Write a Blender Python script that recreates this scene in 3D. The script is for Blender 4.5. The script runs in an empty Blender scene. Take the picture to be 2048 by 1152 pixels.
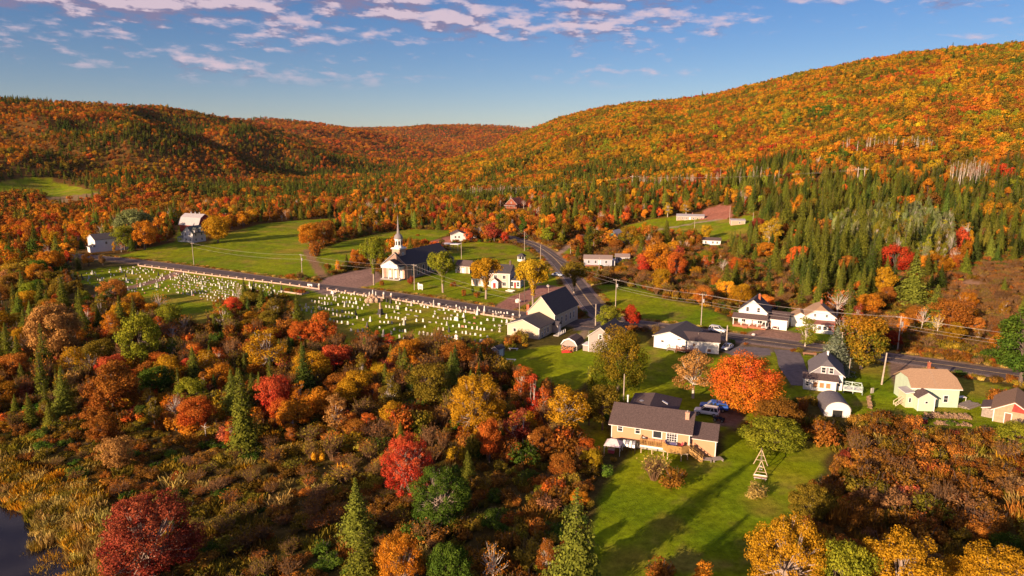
import bpy, math, random
import numpy as np
from mathutils import Vector, Matrix

C = bpy.context.scene.collection
PI = math.pi
F = 1366.0
PT = math.radians(11.5)
H = 50.0

# ------------------------------------------------------------------ camera
cd = bpy.data.cameras.new("camera")
cam = bpy.data.objects.new("camera", cd)
C.objects.link(cam)
cd.sensor_width = 36.0
cd.lens = 36.0 * F / 2048.0
cd.clip_start = 1.0
cd.clip_end = 20000.0
cam.location = (0, 0, H)
cam.rotation_euler = (PI / 2 - PT, 0, 0)
bpy.context.scene.camera = cam

# ------------------------------------------------------------------ light
SUN_AZ = math.radians(223.0)      # clockwise from +Y
SUN_EL = math.radians(15.5)
w = bpy.data.worlds.new("World")
bpy.context.scene.world = w
w.use_nodes = True
nt = w.node_tree
N, L = nt.nodes, nt.links
N.clear()
out = N.new("ShaderNodeOutputWorld")
bg = N.new("ShaderNodeBackground")
bg.inputs["Strength"].default_value = SKY_STRENGTH = 0.050
sky = N.new("ShaderNodeTexSky")
sky.sky_type = 'NISHITA'
sky.sun_disc = False
sky.sun_elevation = SUN_EL
sky.sun_rotation = SUN_AZ
sky.altitude = 50
sky.air_density = 1.0
sky.dust_density = 0.0
sky.ozone_density = 3.0
tc = N.new("ShaderNodeTexCoord")
sep = N.new("ShaderNodeSeparateXYZ")
L.new(tc.outputs["Generated"], sep.inputs[0])


def wm(op, a, b=None, c=None):
    n = N.new("ShaderNodeMath")
    n.operation = op
    for i, v in enumerate((a, b, c)):
        if v is None:
            continue
        if isinstance(v, (int, float)):
            n.inputs[i].default_value = v
        else:
            L.new(v, n.inputs[i])
    return n.outputs[0]


def wramp(v, lo, hi, a=0.0, b=1.0):
    n = N.new("ShaderNodeMapRange")
    n.interpolation_type = 'SMOOTHSTEP'
    L.new(v, n.inputs[0])
    for i, q in enumerate((lo, hi, a, b)):
        n.inputs[i + 1].default_value = q
    return n.outputs[0]


azi = wm('ARCTAN2', sep.outputs[0], sep.outputs[1])
ele = wm('ARCSINE', sep.outputs[2])


def wnoise(az, el, sx, sz, detail, rough=0.55, off=0.0):
    cb = N.new("ShaderNodeCombineXYZ")
    L.new(wm('MULTIPLY', az, sx), cb.inputs[0])
    L.new(wm('MULTIPLY_ADD', el, sz, off), cb.inputs[1])
    t = N.new("ShaderNodeTexNoise")
    t.inputs["Scale"].default_value = 1.0
    t.inputs["Detail"].default_value = detail
    t.inputs["Roughness"].default_value = rough
    L.new(cb.outputs[0], t.inputs["Vector"])
    return t.outputs[0]


def cloud_density(el):
    # slanted streets of small cumulus: the rows drop a little towards the right
    e2 = wm('MULTIPLY_ADD', azi, 0.03, el)
    a = wnoise(azi, e2, 27.0, 80.0, 8, 0.58, 3.7)
    big = wnoise(azi, e2, 4.0, 26.0, 3, 0.55, 11.3)
    return wm('ADD', wm('MULTIPLY', a, 0.56), wm('MULTIPLY', big, 0.53))


d0 = cloud_density(ele)
d1 = cloud_density(wm('ADD', ele, 0.011))
# denser higher up and towards the west (negative azimuth), thinning to nothing low down
cover = wramp(ele, 0.10, 0.21, -0.075, 0.075)
cover = wm('ADD', cover, wm('MULTIPLY', azi, -0.09))
cover = wm('ADD', cover, 0.018)
dens = wm('ADD', d0, cover)
mask = wramp(dens, 0.525, 0.70)
mask = wm('MULTIPLY', mask, wramp(ele, 0.075, 0.11))
mask = wm('MULTIPLY', mask, 0.86)
lit = wramp(wm('SUBTRACT', d0, d1), -0.035, 0.055)
cmix = N.new("ShaderNodeMix")
cmix.data_type = 'RGBA'
cmix.inputs[6].default_value = (2.6, 2.15, 3.5, 1)
cmix.inputs[7].default_value = (7.8, 6.0, 6.7, 1)
L.new(lit, cmix.inputs[0])
hue = N.new("ShaderNodeHueSaturation")
hue.inputs["Saturation"].default_value = 1.22
hue.inputs["Value"].default_value = 0.92
stint = N.new("ShaderNodeVectorMath")
stint.operation = 'MULTIPLY'
stint.inputs[1].default_value = (0.99, 0.945, 1.12)
L.new(sky.outputs[0], stint.inputs[0])
L.new(stint.outputs[0], hue.inputs["Color"])
smix = N.new("ShaderNodeMix")
smix.data_type = 'RGBA'
L.new(mask, smix.inputs[0])
L.new(hue.outputs[0], smix.inputs[6])
L.new(cmix.outputs[2], smix.inputs[7])
L.new(smix.outputs[2], bg.inputs["Color"])
L.new(bg.outputs[0], out.inputs[0])

sd = bpy.data.lights.new("sun", 'SUN')
sd.energy = 5.0
sd.angle = math.radians(0.6)
sd.color = (1.0, 0.705, 0.47)
sun = bpy.data.objects.new("sun", sd)
C.objects.link(sun)
to_sun = Vector((math.sin(SUN_AZ) * math.cos(SUN_EL), math.cos(SUN_AZ) * math.cos(SUN_EL), math.sin(SUN_EL)))
sun.rotation_euler = to_sun.to_track_quat('Z', 'Y').to_euler()
sun.location = (-100, -100, 120)

sc = bpy.context.scene
sc.view_settings.view_transform = 'Standard'
sc.view_settings.look = 'None'
sc.view_settings.gamma = 1.0
sc.view_settings.use_curve_mapping = False
sc.view_settings.exposure = 0.95
sc.cycles.max_bounces = 5
sc.cycles.diffuse_bounces = 2
sc.cycles.transparent_max_bounces = 6

# ------------------------------------------------------------------ noise and terrain


def _hash(i, j, k):
    n = (i * 374761393 + j * 668265263 + k * 1442695041) & 0xFFFFFFFF
    n = ((n ^ (n >> 13)) * 1274126177) & 0xFFFFFFFF
    return ((n ^ (n >> 16)) & 0xFFFFFF) / float(0xFFFFFF)


def vnoise(x, y, k=0):
    x = np.asarray(x, float)
    y = np.asarray(y, float)
    i = np.floor(x).astype(np.int64)
    j = np.floor(y).astype(np.int64)
    u = x - i
    v = y - j
    u = u * u * (3 - 2 * u)
    v = v * v * (3 - 2 * v)
    a = _hash(i, j, k)
    b = _hash(i + 1, j, k)
    c = _hash(i, j + 1, k)
    d = _hash(i + 1, j + 1, k)
    return (a * (1 - u) + b * u) * (1 - v) + (c * (1 - u) + d * u) * v


def fbm(x, y, k=0, o=3):
    s = 0
    a = 0.5
    t = 0
    for q in range(o):
        s = s + a * vnoise(np.asarray(x) * 2 ** q, np.asarray(y) * 2 ** q, k + q)
        t += a
        a *= 0.5
    return s / t


def ray(px, py):
    x = (px - 1024) / F
    y = (576 - py) / F
    return x, math.cos(PT) + y * math.sin(PT), -math.sin(PT) + y * math.cos(PT)


def ridge(pts):
    s = []
    e = []
    yr = []
    ys = []
    for px, py, a, b in pts:
        x, y, z = ray(px, py)
        s.append(x / y)
        e.append(z / y)
        yr.append(a)
        ys.append(b)
    return [np.array(q) for q in (s, e, yr, ys)]


R_HILL = ridge([(640, 385, 950, 620), (700, 374, 1000, 600), (780, 354, 1150, 580), (830, 338, 1350, 570), (900, 322, 1500, 560), (960, 303, 1650, 540),
                (1000, 286, 1800, 520), (1065, 261, 1900, 480), (1120, 238, 1850, 440), (1200, 218, 1800, 420), (1290, 207, 1700, 400),
                (1350, 203, 1650, 380), (1420, 193, 1550, 350), (1500, 175, 1450, 320), (1600, 150, 1350, 280), (1700, 131, 1250, 245),
                (1800, 113, 1180, 225), (1900, 103, 1120, 212), (2048, 88, 1050, 205), (2300, 70, 950, 200), (2900, 50, 850, 190)])
L_HILL = ridge([(-900, 160, 1100, 420), (-300, 178, 1200, 480), (0, 196, 1300, 560), (100, 204, 1350, 590), (250, 211, 1400, 620), (330, 216, 1650, 640), (470, 241, 1950, 700),
                (560, 266, 2050, 740), (640, 289, 2080, 800), (720, 312, 2100, 900), (790, 329, 2110, 1100), (850, 341, 2120, 1300), (930, 356, 2140, 1600)])
M_HILL = ridge([(150, 262, 3000, 1950), (300, 246, 3000, 1950), (400, 240, 3000, 1950), (470, 238, 3000, 1950), (560, 239, 3050, 1950), (620, 245, 3050, 1980), (680, 254, 3050, 2000), (740, 265, 3000, 2020),
                (800, 281, 2900, 2060), (860, 297, 2800, 2300), (930, 318, 2750, 2350), (1000, 338, 2700, 2400)])
B_HILL = ridge([(150, 262, 4400, 3300), (500, 262, 4400, 3300), (640, 256, 4400, 3200), (740, 256, 4500, 3200), (800, 255, 4500, 3100), (860, 252, 4500, 3000), (920, 250, 4500, 2900), (1000, 251, 4400, 2800),
                (1065, 258, 4400, 2700), (1150, 270, 4400, 2700), (1400, 300, 4400, 2700)])


def hill(R, s, Y, ease=1.5):
    S, E, A, B = R
    e = np.interp(s, S, E)
    yr = np.interp(s, S, A)
    ys = np.interp(s, S, B)
    zr = H + yr * e
    t = np.clip((Y - ys) / (yr - ys), 0, 1)
    f = 1.35 * t ** ease - 0.35 * t ** 3
    z = zr * f
    return np.where(Y > yr, zr - (Y - yr) * 0.36 - ((Y - yr) / 90.0) ** 2 * 0.2, z), t


POND_PX = [(-160, 985), (0, 988), (40, 1012), (62, 1018), (70, 1048), (100, 1062), (122, 1085), (170, 1108), (208, 1118), (196, 1140), (120, 1175), (-40, 1230), (-320, 1220)]


def pip(x, y, poly):
    x = np.asarray(x, float)
    y = np.asarray(y, float)
    ins = np.zeros(x.shape, bool)
    n = len(poly)
    for i in range(n):
        x0, y0 = poly[i]
        x1, y1 = poly[(i + 1) % n]
        if y0 == y1:
            continue
        c = ((y0 > y) != (y1 > y)) & (x < (x1 - x0) * (y - y0) / (y1 - y0) + x0)
        ins ^= c
    return ins


def flat(px, py, z=0.0):
    a, b, c = ray(px, py)
    t = (z - H) / c
    return (a * t, b * t)


POND = [flat(*p) for p in POND_PX]


def polydist(x, y, poly):
    """signed distance, negative inside"""
    x = np.asarray(x, float)
    y = np.asarray(y, float)
    d = np.full(x.shape, 1e9)
    n = len(poly)
    for i in range(n):
        x0, y0 = poly[i]
        x1, y1 = poly[(i + 1) % n]
        dx, dy = x1 - x0, y1 - y0
        t = np.clip(((x - x0) * dx + (y - y0) * dy) / (dx * dx + dy * dy + 1e-9), 0, 1)
        d = np.minimum(d, np.hypot(x - x0 - t * dx, y - y0 - t * dy))
    return np.where(pip(x, y, poly), -d, d)


def linedist(x, y, line):
    x = np.asarray(x, float)
    y = np.asarray(y, float)
    d = np.full(x.shape, 1e9)
    for (x0, y0), (x1, y1) in zip(line[:-1], line[1:]):
        dx, dy = x1 - x0, y1 - y0
        t = np.clip(((x - x0) * dx + (y - y0) * dy) / (dx * dx + dy * dy + 1e-9), 0, 1)
        d = np.minimum(d, np.hypot(x - x0 - t * dx, y - y0 - t * dy))
    return d


def hz(x, y):
    x = np.asarray(x, float)
    y = np.asarray(y, float)
    Y = np.maximum(y, 5.0)
    s = x / Y
    z = 0 * Y
    ymax = float(Y.max())
    for k, R in enumerate((R_HILL, L_HILL, M_HILL, B_HILL)):
        if ymax < float(R[3].min()):
            continue
        h, t = hill(R, s, Y)
        S = R[0]
        h = h * np.clip((s - S[0]) / 0.03 + 1, 0, 1) * np.clip((S[-1] - s) / 0.03 + 1, 0, 1)
        amp = np.sin(np.clip(t, 0, 1) * PI)
        wl = (150.0, 170.0, 420.0, 520.0)[k]
        if ymax > 330:
          h = h + amp * (fbm(x / wl, y / wl, 30 + k, 3) - 0.5) * (34, 84, 120, 150)[k] * np.clip((Y - 330) / 500, 0, 1)
        z = np.maximum(z, np.where(h > 0, h, 0))
    z = z + (fbm(x / 45.0, y / 45.0, 5, 2) - 0.5) * 0.7
    near = (y < 140) & (x < -20)
    if np.any(near):
        d = polydist(x, y, POND)
        z = np.where(near & (d < 8), z - np.clip((1.4 - d) / 5.0, 0, 1) * 1.6, z)
    return z


def hz1(x, y):
    return float(hz(np.array([x]), np.array([y]))[0])


def G(px, py):
    """the ground point seen at a pixel of the 2048 px wide photograph"""
    a, b, c = ray(px, py)
    if c >= -0.004:
        c = -0.004
    t = (0 - H) / c
    lo = 0.0
    ts = np.linspace(40, min(t * 1.02 + 5, 5000), 150)
    zz = H + c * ts - hz(a * ts, b * ts)
    k = np.argmax(zz < 0) if np.any(zz < 0) else len(ts) - 1
    lo, hi = ts[max(k - 1, 0)], ts[k]
    for _ in range(2):
        ts = np.linspace(lo, hi, 40)
        zz = H + c * ts - hz(a * ts, b * ts)
        k = np.argmax(zz < 0) if np.any(zz < 0) else len(ts) - 1
        lo, hi = ts[max(k - 1, 0)], ts[k]
    m = 0.5 * (lo + hi)
    return (a * m, b * m, hz1(a * m, b * m))


def GP(pts):
    return [G(*p)[:2] for p in pts]


def proj(x, y, z):
    d = z - H
    c = y * math.cos(PT) - d * math.sin(PT)
    u = y * math.sin(PT) + d * math.cos(PT)
    return 1024 + F * x / c, 576 - F * u / c


# ------------------------------------------------------------------ materials
MATS = {}


def mat(name, col, rough=0.8, var=0.12, scale=3.0, bump=0.0, metal=0.0, lines=None, emit=None, spec=0.3, col2=None):
    if name in MATS:
        return MATS[name]
    m = bpy.data.materials.new(name)
    m.use_nodes = True
    n, l = m.node_tree.nodes, m.node_tree.links
    b = n["Principled BSDF"]
    b.inputs["Roughness"].default_value = rough
    b.inputs["Metallic"].default_value = metal
    b.inputs["Specular IOR Level"].default_value = spec
    tcn = n.new("ShaderNodeTexCoord")
    no = n.new("ShaderNodeTexNoise")
    no.inputs["Scale"].default_value = scale
    no.inputs["Detail"].default_value = 6
    no.inputs["Roughness"].default_value = 0.65
    l.new(tcn.outputs["Object"], no.inputs["Vector"])
    mr = n.new("ShaderNodeMapRange")
    mr.inputs[1].default_value = 0.28
    mr.inputs[2].default_value = 0.72
    l.new(no.outputs[0], mr.inputs[0])
    mx = n.new("ShaderNodeMix")
    mx.data_type = 'RGBA'
    c2 = col2 if col2 else tuple(c * (1 - 2 * var) for c in col)
    mx.inputs[6].default_value = (*c2, 1)
    mx.inputs[7].default_value = (*[min(1, c * (1 + (0 if col2 else var))) for c in col], 1)
    l.new(mr.outputs[0], mx.inputs[0])
    l.new(mx.outputs[2], b.inputs["Base Color"])
    if bump or lines:
        bp = n.new("ShaderNodeBump")
        bp.inputs["Strength"].default_value = bump if bump else 0.5
        bp.inputs["Distance"].default_value = 0.03
        if lines:
            wv = n.new("ShaderNodeTexWave")
            wv.bands_direction = lines[0]
            wv.wave_profile = 'SAW'
            wv.inputs["Scale"].default_value = lines[1]
            l.new(tcn.outputs["Object"], wv.inputs["Vector"])
            l.new(wv.outputs[1], bp.inputs["Height"])
        else:
            l.new(no.outputs[0], bp.inputs["Height"])
        l.new(bp.outputs[0], b.inputs["Normal"])
    if emit:
        b.inputs["Emission Color"].default_value = (*emit, 1)
        b.inputs["Emission Strength"].default_value = 1.0
    MATS[name] = m
    return m


WHITE = mat("white_painted_clapboard", (.78, .77, .74), .6, .04, 1.2, lines=('Z', 1.4), bump=.35)
TRIM = mat("white_trim_paint", (.80, .79, .77), .5, .03)
TAN = mat("tan_vinyl_siding", (.57, .315, .18), .65, .05, 1.0, lines=('Z', 1.5), bump=.35)
BEIGE = mat("beige_clapboard", (.60, .50, .36), .65, .05, 1.0, lines=('Z', 1.5), bump=.35)
TAUPE = mat("taupe_clapboard", (.36, .31, .29), .65, .05, 1.0, lines=('Z', 1.5), bump=.35)
MINT = mat("mint_siding", (.50, .62, .47), .65, .05, 1.0, lines=('Z', 1.5), bump=.35)
GREENW = mat("sea_green_siding", (.16, .48, .34), .65, .05, 1.0, lines=('Z', 1.5), bump=.35)
BLUEG = mat("blue_grey_siding", (.40, .43, .50), .65, .05, 1.0, lines=('Z', 1.5), bump=.35)
GREYS = mat("grey_gable_shingles", (.27, .26, .29), .8, .10, 4.0, bump=.2)
CREAM = mat("cream_siding", (.68, .60, .40), .65, .05, 1.0, lines=('Z', 1.5), bump=.35)
REDW = mat("red_barn_board", (.33, .05, .04), .75, .12, 2.0, lines=('X', 1.2), bump=.3)
BRICK = mat("red_brown_brick", (.36, .24, .19), .85, .22, 7.0, bump=.25)
BRICKL = mat("sunny_orange_brick", (.56, .37, .27), .85, .18, 7.0, bump=.25)
CHIM = mat("chimney_brick", (.42, .13, .07), .85, .25, 6.0, bump=.3)
CONC = mat("weathered_concrete", (.42, .39, .35), .9, .15, 2.0, bump=.2)
ROOFB = mat("brown_asphalt_shingles", (.125, .088, .082), .9, .28, 5.0, bump=.4)
ROOFD = mat("charcoal_asphalt_shingles", (.080, .072, .080), .88, .28, 4.0, bump=.35)
ROOFG = mat("grey_asphalt_shingles", (.17, .155, .165), .9, .22, 5.0, bump=.35)
ROOFT = mat("tan_asphalt_shingles", (.40, .26, .16), .9, .15, 5.0, bump=.35)
ROOFR = mat("dark_red_shingles", (.13, .035, .03), .9, .25, 5.0, bump=.35)
TIN = mat("pale_metal_roof", (.40, .375, .385), .5, .08, 1.0, lines=('X', .8), bump=.3)
SPIRE = mat("weathered_spire_metal", (.30, .27, .28), .6, .2, 2.0, col2=(.17, .16, .15))
GLASS = mat("dark_window_glass", (.035, .04, .05), .12, .2, 1.0, spec=.6)
DOORR = mat("red_door_paint", (.40, .03, .03), .5, .05)
DOORB = mat("brown_door_paint", (.25, .13, .08), .6, .1)
WOOD = mat("yellow_deck_wood", (.46, .27, .09), .75, .18, 3.0, lines=('X', 2.2), bump=.3)
WOODR = mat("red_stained_deck_wood", (.38, .15, .09), .75, .18, 3.0)
WOODG = mat("grey_weathered_wood", (.33, .28, .24), .85, .2, 4.0, bump=.3)
PALEW = mat("bare_pale_timber", (.55, .42, .27), .8, .15, 4.0, bump=.2)
POLEM = mat("weathered_pole_wood", (.48, .40, .32), .85, .2, 3.0, bump=.2)
DARKM = mat("black_metal", (.03, .03, .03), .5, .1)
GREYM = mat("grey_galvanised_metal", (.5, .5, .5), .45, .05, metal=.6)
WIREM = mat("weathered_cable", (.34, .30, .28), .5, .1)
STONEW = mat("white_marble", (.74, .72, .68), .7, .12, 2.0, bump=.1)
STONEG = mat("grey_granite", (.36, .34, .33), .75, .2, 6.0, bump=.1)
STONED = mat("dark_granite", (.07, .065, .07), .4, .3, 6.0)
STONER = mat("reddish_granite", (.42, .20, .13), .7, .2, 6.0)
SANDS = mat("buff_sandstone", (.52, .36, .24), .85, .2, 1.5, bump=.5)
WALLM = mat("cream_painted_wall", (.52, .38, .30), .85, .12, 1.0, bump=.2)
LOGM = mat("split_firewood", (.42, .27, .15), .85, .35, 5.0, bump=.4, col2=(.16, .10, .06))
ASPH = mat("asphalt", (.115, .088, .084), .92, .30, .45, bump=.3)
SHOU = mat("gravel_shoulder", (.30, .21, .17), .95, .3, 2.5, bump=.4)
LINEM = mat("yellow_road_paint", (.62, .44, .20), .8, .25, .7)
PAVE = mat("old_pale_asphalt", (.16, .135, .14), .95, .2, .8, bump=.3)
TYRE = mat("tyre_rubber", (.02, .02, .02), .9, .1)
RIM = mat("alloy_rim", (.45, .45, .45), .35, .05, metal=.7)
LAMPW = mat("headlamp_glass", (.75, .75, .72), .15, .05, spec=.6)
LAMPR = mat("tail_lamp_plastic", (.45, .02, .02), .25, .05, spec=.6)
SNOWW = mat("white_car_paint", (.78, .78, .78), .22, .01, spec=.6)
BLUEC = mat("blue_car_paint", (.02, .09, .42), .22, .02, spec=.6)
NAVYC = mat("navy_car_paint", (.03, .03, .07), .22, .05, spec=.6)
REDC = mat("red_car_paint", (.35, .02, .02), .22, .02, spec=.6)
CANVAS = mat("pale_pink_canvas", (.72, .60, .60), .8, .08)
PINK = mat("pink_plastic", (.55, .08, .10), .5, .1)
CLOTHB = mat("violet_cushion_cloth", (.24, .20, .42), .9, .25, 4.0)
BLACKP = mat("black_sign_paint", (.04, .04, .05), .6, .1)


def leafmat():
    m = bpy.data.materials.new("leaves")
    m.use_nodes = True
    n, l = m.node_tree.nodes, m.node_tree.links
    n.clear()
    o = n.new("ShaderNodeOutputMaterial")
    t1 = n.new("ShaderNodeAttribute")
    t1.attribute_type = 'INSTANCER'
    t1.attribute_name = "tint"
    t2 = n.new("ShaderNodeAttribute")
    t2.attribute_type = 'INSTANCER'
    t2.attribute_name = "tint2"
    v = n.new("ShaderNodeAttribute")
    v.attribute_name = "leafvar"
    sp = n.new("ShaderNodeSeparateXYZ")
    l.new(v.outputs["Vector"], sp.inputs[0])
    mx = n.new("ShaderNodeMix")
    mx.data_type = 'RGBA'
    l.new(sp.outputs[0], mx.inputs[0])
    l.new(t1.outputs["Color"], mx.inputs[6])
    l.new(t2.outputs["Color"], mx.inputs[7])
    vm = n.new("ShaderNodeVectorMath")
    vm.operation = 'SCALE'
    l.new(mx.outputs[2], vm.inputs[0])
    mr = n.new("ShaderNodeMapRange")
    mr.inputs[3].default_value = 0.62
    mr.inputs[4].default_value = 1.38
    l.new(sp.outputs[1], mr.inputs[0])
    l.new(mr.outputs[0], vm.inputs["Scale"])
    b = n.new("ShaderNodeBsdfDiffuse")
    l.new(vm.outputs[0], b.inputs["Color"])
    tr = n.new("ShaderNodeBsdfTranslucent")
    l.new(vm.outputs[0], tr.inputs["Color"])
    ms = n.new("ShaderNodeMixShader")
    ms.inputs[0].default_value = 0.22
    l.new(b.outputs[0], ms.inputs[1])
    l.new(tr.outputs[0], ms.inputs[2])
    l.new(ms.outputs[0], o.inputs[0])
    return m


LEAF = leafmat()
BARK = mat("grey_brown_bark", (.16, .12, .10), .9, .3, 4.0, bump=.4)
BIRCH = mat("pale_birch_bark", (.62, .55, .47), .8, .2, 3.0)

# ------------------------------------------------------------------ mesh helpers


def me_from(name, V, Fc, m=None, smooth=False):
    me = bpy.data.meshes.new(name)
    me.from_pydata([tuple(v) for v in V], [], [tuple(f) for f in Fc])
    if m:
        me.materials.append(m)
    if smooth:
        me.polygons.foreach_set("use_smooth", [True] * len(me.polygons))
    me.update()
    return me


class MB:
    def __init__(s):
        s.V = []
        s.F = []

    def add(s, V, Fc):
        o = len(s.V)
        s.V += [tuple(v) for v in V]
        s.F += [tuple(i + o for i in f) for f in Fc]
        return s

    def box(s, x0, y0, z0, x1, y1, z1):
        V = [(x, y, z) for z in (z0, z1) for y in (y0, y1) for x in (x0, x1)]
        return s.add(V, [(0, 2, 3, 1), (4, 5, 7, 6), (0, 1, 5, 4), (2, 6, 7, 3), (0, 4, 6, 2), (1, 3, 7, 5)])

    def beam(s, a, b, w, h=None):
        h = h or w
        a = Vector(a)
        b = Vector(b)
        d = (b - a).normalized()
        u = d.cross(Vector((0, 0, 1)))
        if u.length < .01:
            u = Vector((1, 0, 0))
        u.normalize()
        v = u.cross(d)
        V = [p + u * (i * w / 2) + v * (j * h / 2) for p in (a, b) for j in (-1, 1) for i in (-1, 1)]
        return s.add(V, [(0, 1, 3, 2), (4, 6, 7, 5), (0, 4, 5, 1), (2, 3, 7, 6), (0, 2, 6, 4), (1, 5, 7, 3)])

    def prism(s, poly, y0, y1, axis='y'):
        """polygon in (x,z) extruded along y (or (y,z) along x)"""
        n = len(poly)
        if axis == 'y':
            V = [(p[0], y0, p[1]) for p in poly] + [(p[0], y1, p[1]) for p in poly]
        elif axis == 'x':
            V = [(y0, p[0], p[1]) for p in poly] + [(y1, p[0], p[1]) for p in poly]
        else:
            V = [(p[0], p[1], y0) for p in poly] + [(p[0], p[1], y1) for p in poly]
        Fc = [tuple(range(n)), tuple(range(2 * n - 1, n - 1, -1))] + [(i, i + n, (i + 1) % n + n, (i + 1) % n) for i in range(n)]
        return s.add(V, Fc)

    def cyl(s, a, b, r0, r1=None, n=8):
        r1 = r0 if r1 is None else r1
        a = Vector(a)
        b = Vector(b)
        d = (b - a).normalized()
        u = d.orthogonal().normalized()
        v = d.cross(u)
        V = []
        for p, r in ((a, r0), (b, r1)):
            for i in range(n):
                t = 2 * PI * i / n
                V.append(p + u * (r * math.cos(t)) + v * (r * math.sin(t)))
        Fc = [(i, (i + 1) % n, (i + 1) % n + n, i + n) for i in range(n)] + [tuple(range(n - 1, -1, -1)), tuple(range(n, 2 * n))]
        return s.add(V, Fc)

    def lathe(s, prof, cx, cy, n=12, ph=0.0):
        V = []
        for r, z in prof:
            for i in range(n):
                t = 2 * PI * i / n + ph
                V.append((cx + r * math.cos(t), cy + r * math.sin(t), z))
        Fc = []
        for k in range(len(prof) - 1):
            for i in range(n):
                a = k * n + i
                b = k * n + (i + 1) % n
                Fc.append((a, b, b + n, a + n))
        Fc.append(tuple(range(n - 1, -1, -1)))
        Fc.append(tuple(range((len(prof) - 1) * n, len(prof) * n)))
        return s.add(V, Fc)

    def obj(s, name, m, parent=None, smooth=False, label=None):
        me = me_from(name, s.V, s.F, m, smooth)
        o = bpy.data.objects.new(name, me)
        C.objects.link(o)
        if parent:
            o.parent = parent
        if label:
            o["label"] = label
        return o


def tag(o, label=None, cat=None, group=None, kind=None):
    if label:
        o["label"] = label
    if cat:
        o["category"] = cat
    if group:
        o["group"] = group
    if kind:
        o["kind"] = kind
    return o


def thing(name, label, cat, loc, rz=0.0, group=None, sc_=None):
    o = bpy.data.objects.new(name, None)
    C.objects.link(o)
    o.location = loc
    o.rotation_euler = (0, 0, rz)
    o.empty_display_size = 0.5
    if sc_:
        o.scale = sc_
    return tag(o, label, cat, group)


def copy_tree(o, parent=None):
    c = o.copy()
    C.objects.link(c)
    c.parent = parent
    for ch in list(o.children):
        copy_tree(ch, c)
    return c


# ------------------------------------------------------------------ map of the place (outlines read on the ground)
LAWNS = [
    [(1262, 905), (1225, 960), (1195, 1000), (1180, 1080), (1185, 1190), (1500, 1190), (1550, 1060), (1600, 1000), (1640, 940), (1665, 890), (1620, 885), (1520, 885), (1490, 862), (1452, 868), (1440, 915), (1380, 912), (1300, 895)],
    [(1150, 800), (1215, 858), (1222, 905), (1190, 905), (1160, 880), (1140, 850)],
    [(990, 722), (1000, 705), (1110, 690), (1160, 695), (1185, 740), (1165, 775), (1110, 790), (1070, 770), (1010, 745)],
    [(1120, 690), (1150, 672), (1172, 650), (1215, 655), (1290, 672), (1300, 700), (1290, 760), (1240, 800), (1180, 790), (1160, 700)],
    [(1240, 745), (1290, 690), (1320, 700), (1440, 712), (1500, 692), (1555, 705), (1560, 740), (1580, 770), (1600, 790), (1500, 850), (1440, 862), (1225, 800)],
    [(1555, 700), (1650, 716), (1790, 735), (1920, 755), (2060, 785), (2200, 800), (2200, 900), (2020, 870), (1960, 858), (1840, 852), (1760, 828), (1700, 835), (1590, 785)],
    [(1190, 572), (1225, 568), (1290, 580), (1330, 598), (1400, 612), (1450, 632), (1462, 646), (1560, 660), (1590, 652), (1575, 640), (1600, 640), (1680, 680), (1640, 688), (1500, 672), (1410, 655), (1300, 641), (1240, 625), (1200, 598)],
    [(120, 548), (200, 536), (278, 530), (600, 572), (1048, 640), (1015, 668), (1000, 690), (900, 695), (760, 690), (700, 692), (650, 668), (600, 640), (580, 605), (500, 600), (430, 605), (425, 640), (405, 665), (390, 640), (330, 622), (210, 602), (190, 572), (130, 560)],
    [(225, 516), (300, 495), (350, 484), (412, 484), (450, 468), (520, 448), (600, 440), (690, 436), (640, 470), (625, 500), (655, 545), (640, 556), (560, 552), (400, 534), (300, 520)],
    [(640, 520), (638, 498), (690, 482), (760, 466), (830, 458), (905, 461), (895, 470), (830, 492), (820, 500), (700, 525), (660, 545)],
    [(640, 562), (740, 566), (765, 560), (900, 500), (900, 488), (960, 484), (1020, 488), (1052, 500), (1080, 520), (1100, 545), (1130, 560), (1150, 590), (1160, 618), (1140, 625), (960, 604), (720, 578)],
    [(1195, 478), (1240, 455), (1300, 438), (1360, 431), (1420, 436), (1470, 440), (1490, 430), (1510, 432), (1512, 455), (1490, 470), (1460, 478), (1442, 490), (1510, 500), (1440, 497), (1400, 470), (1330, 472), (1260, 482)],
    [(-40, 372), (20, 360), (60, 354), (100, 357), (150, 372), (190, 382), (204, 387), (185, 392), (110, 398), (70, 390), (-40, 398)],
    [(352, 470), (362, 444), (400, 438), (415, 470), (400, 486), (350, 486)],
    [(980, 425), (1008, 412), (1015, 425), (985, 435)],
    [(1120, 505), (1165, 480), (1200, 478), (1165, 505), (1135, 512)],
    [(1600, 700), (1640, 640), (1660, 640), (1670, 665), (1700, 680), (1690, 690)],
]
LAWNS = [GP(p) for p in LAWNS]
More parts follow.
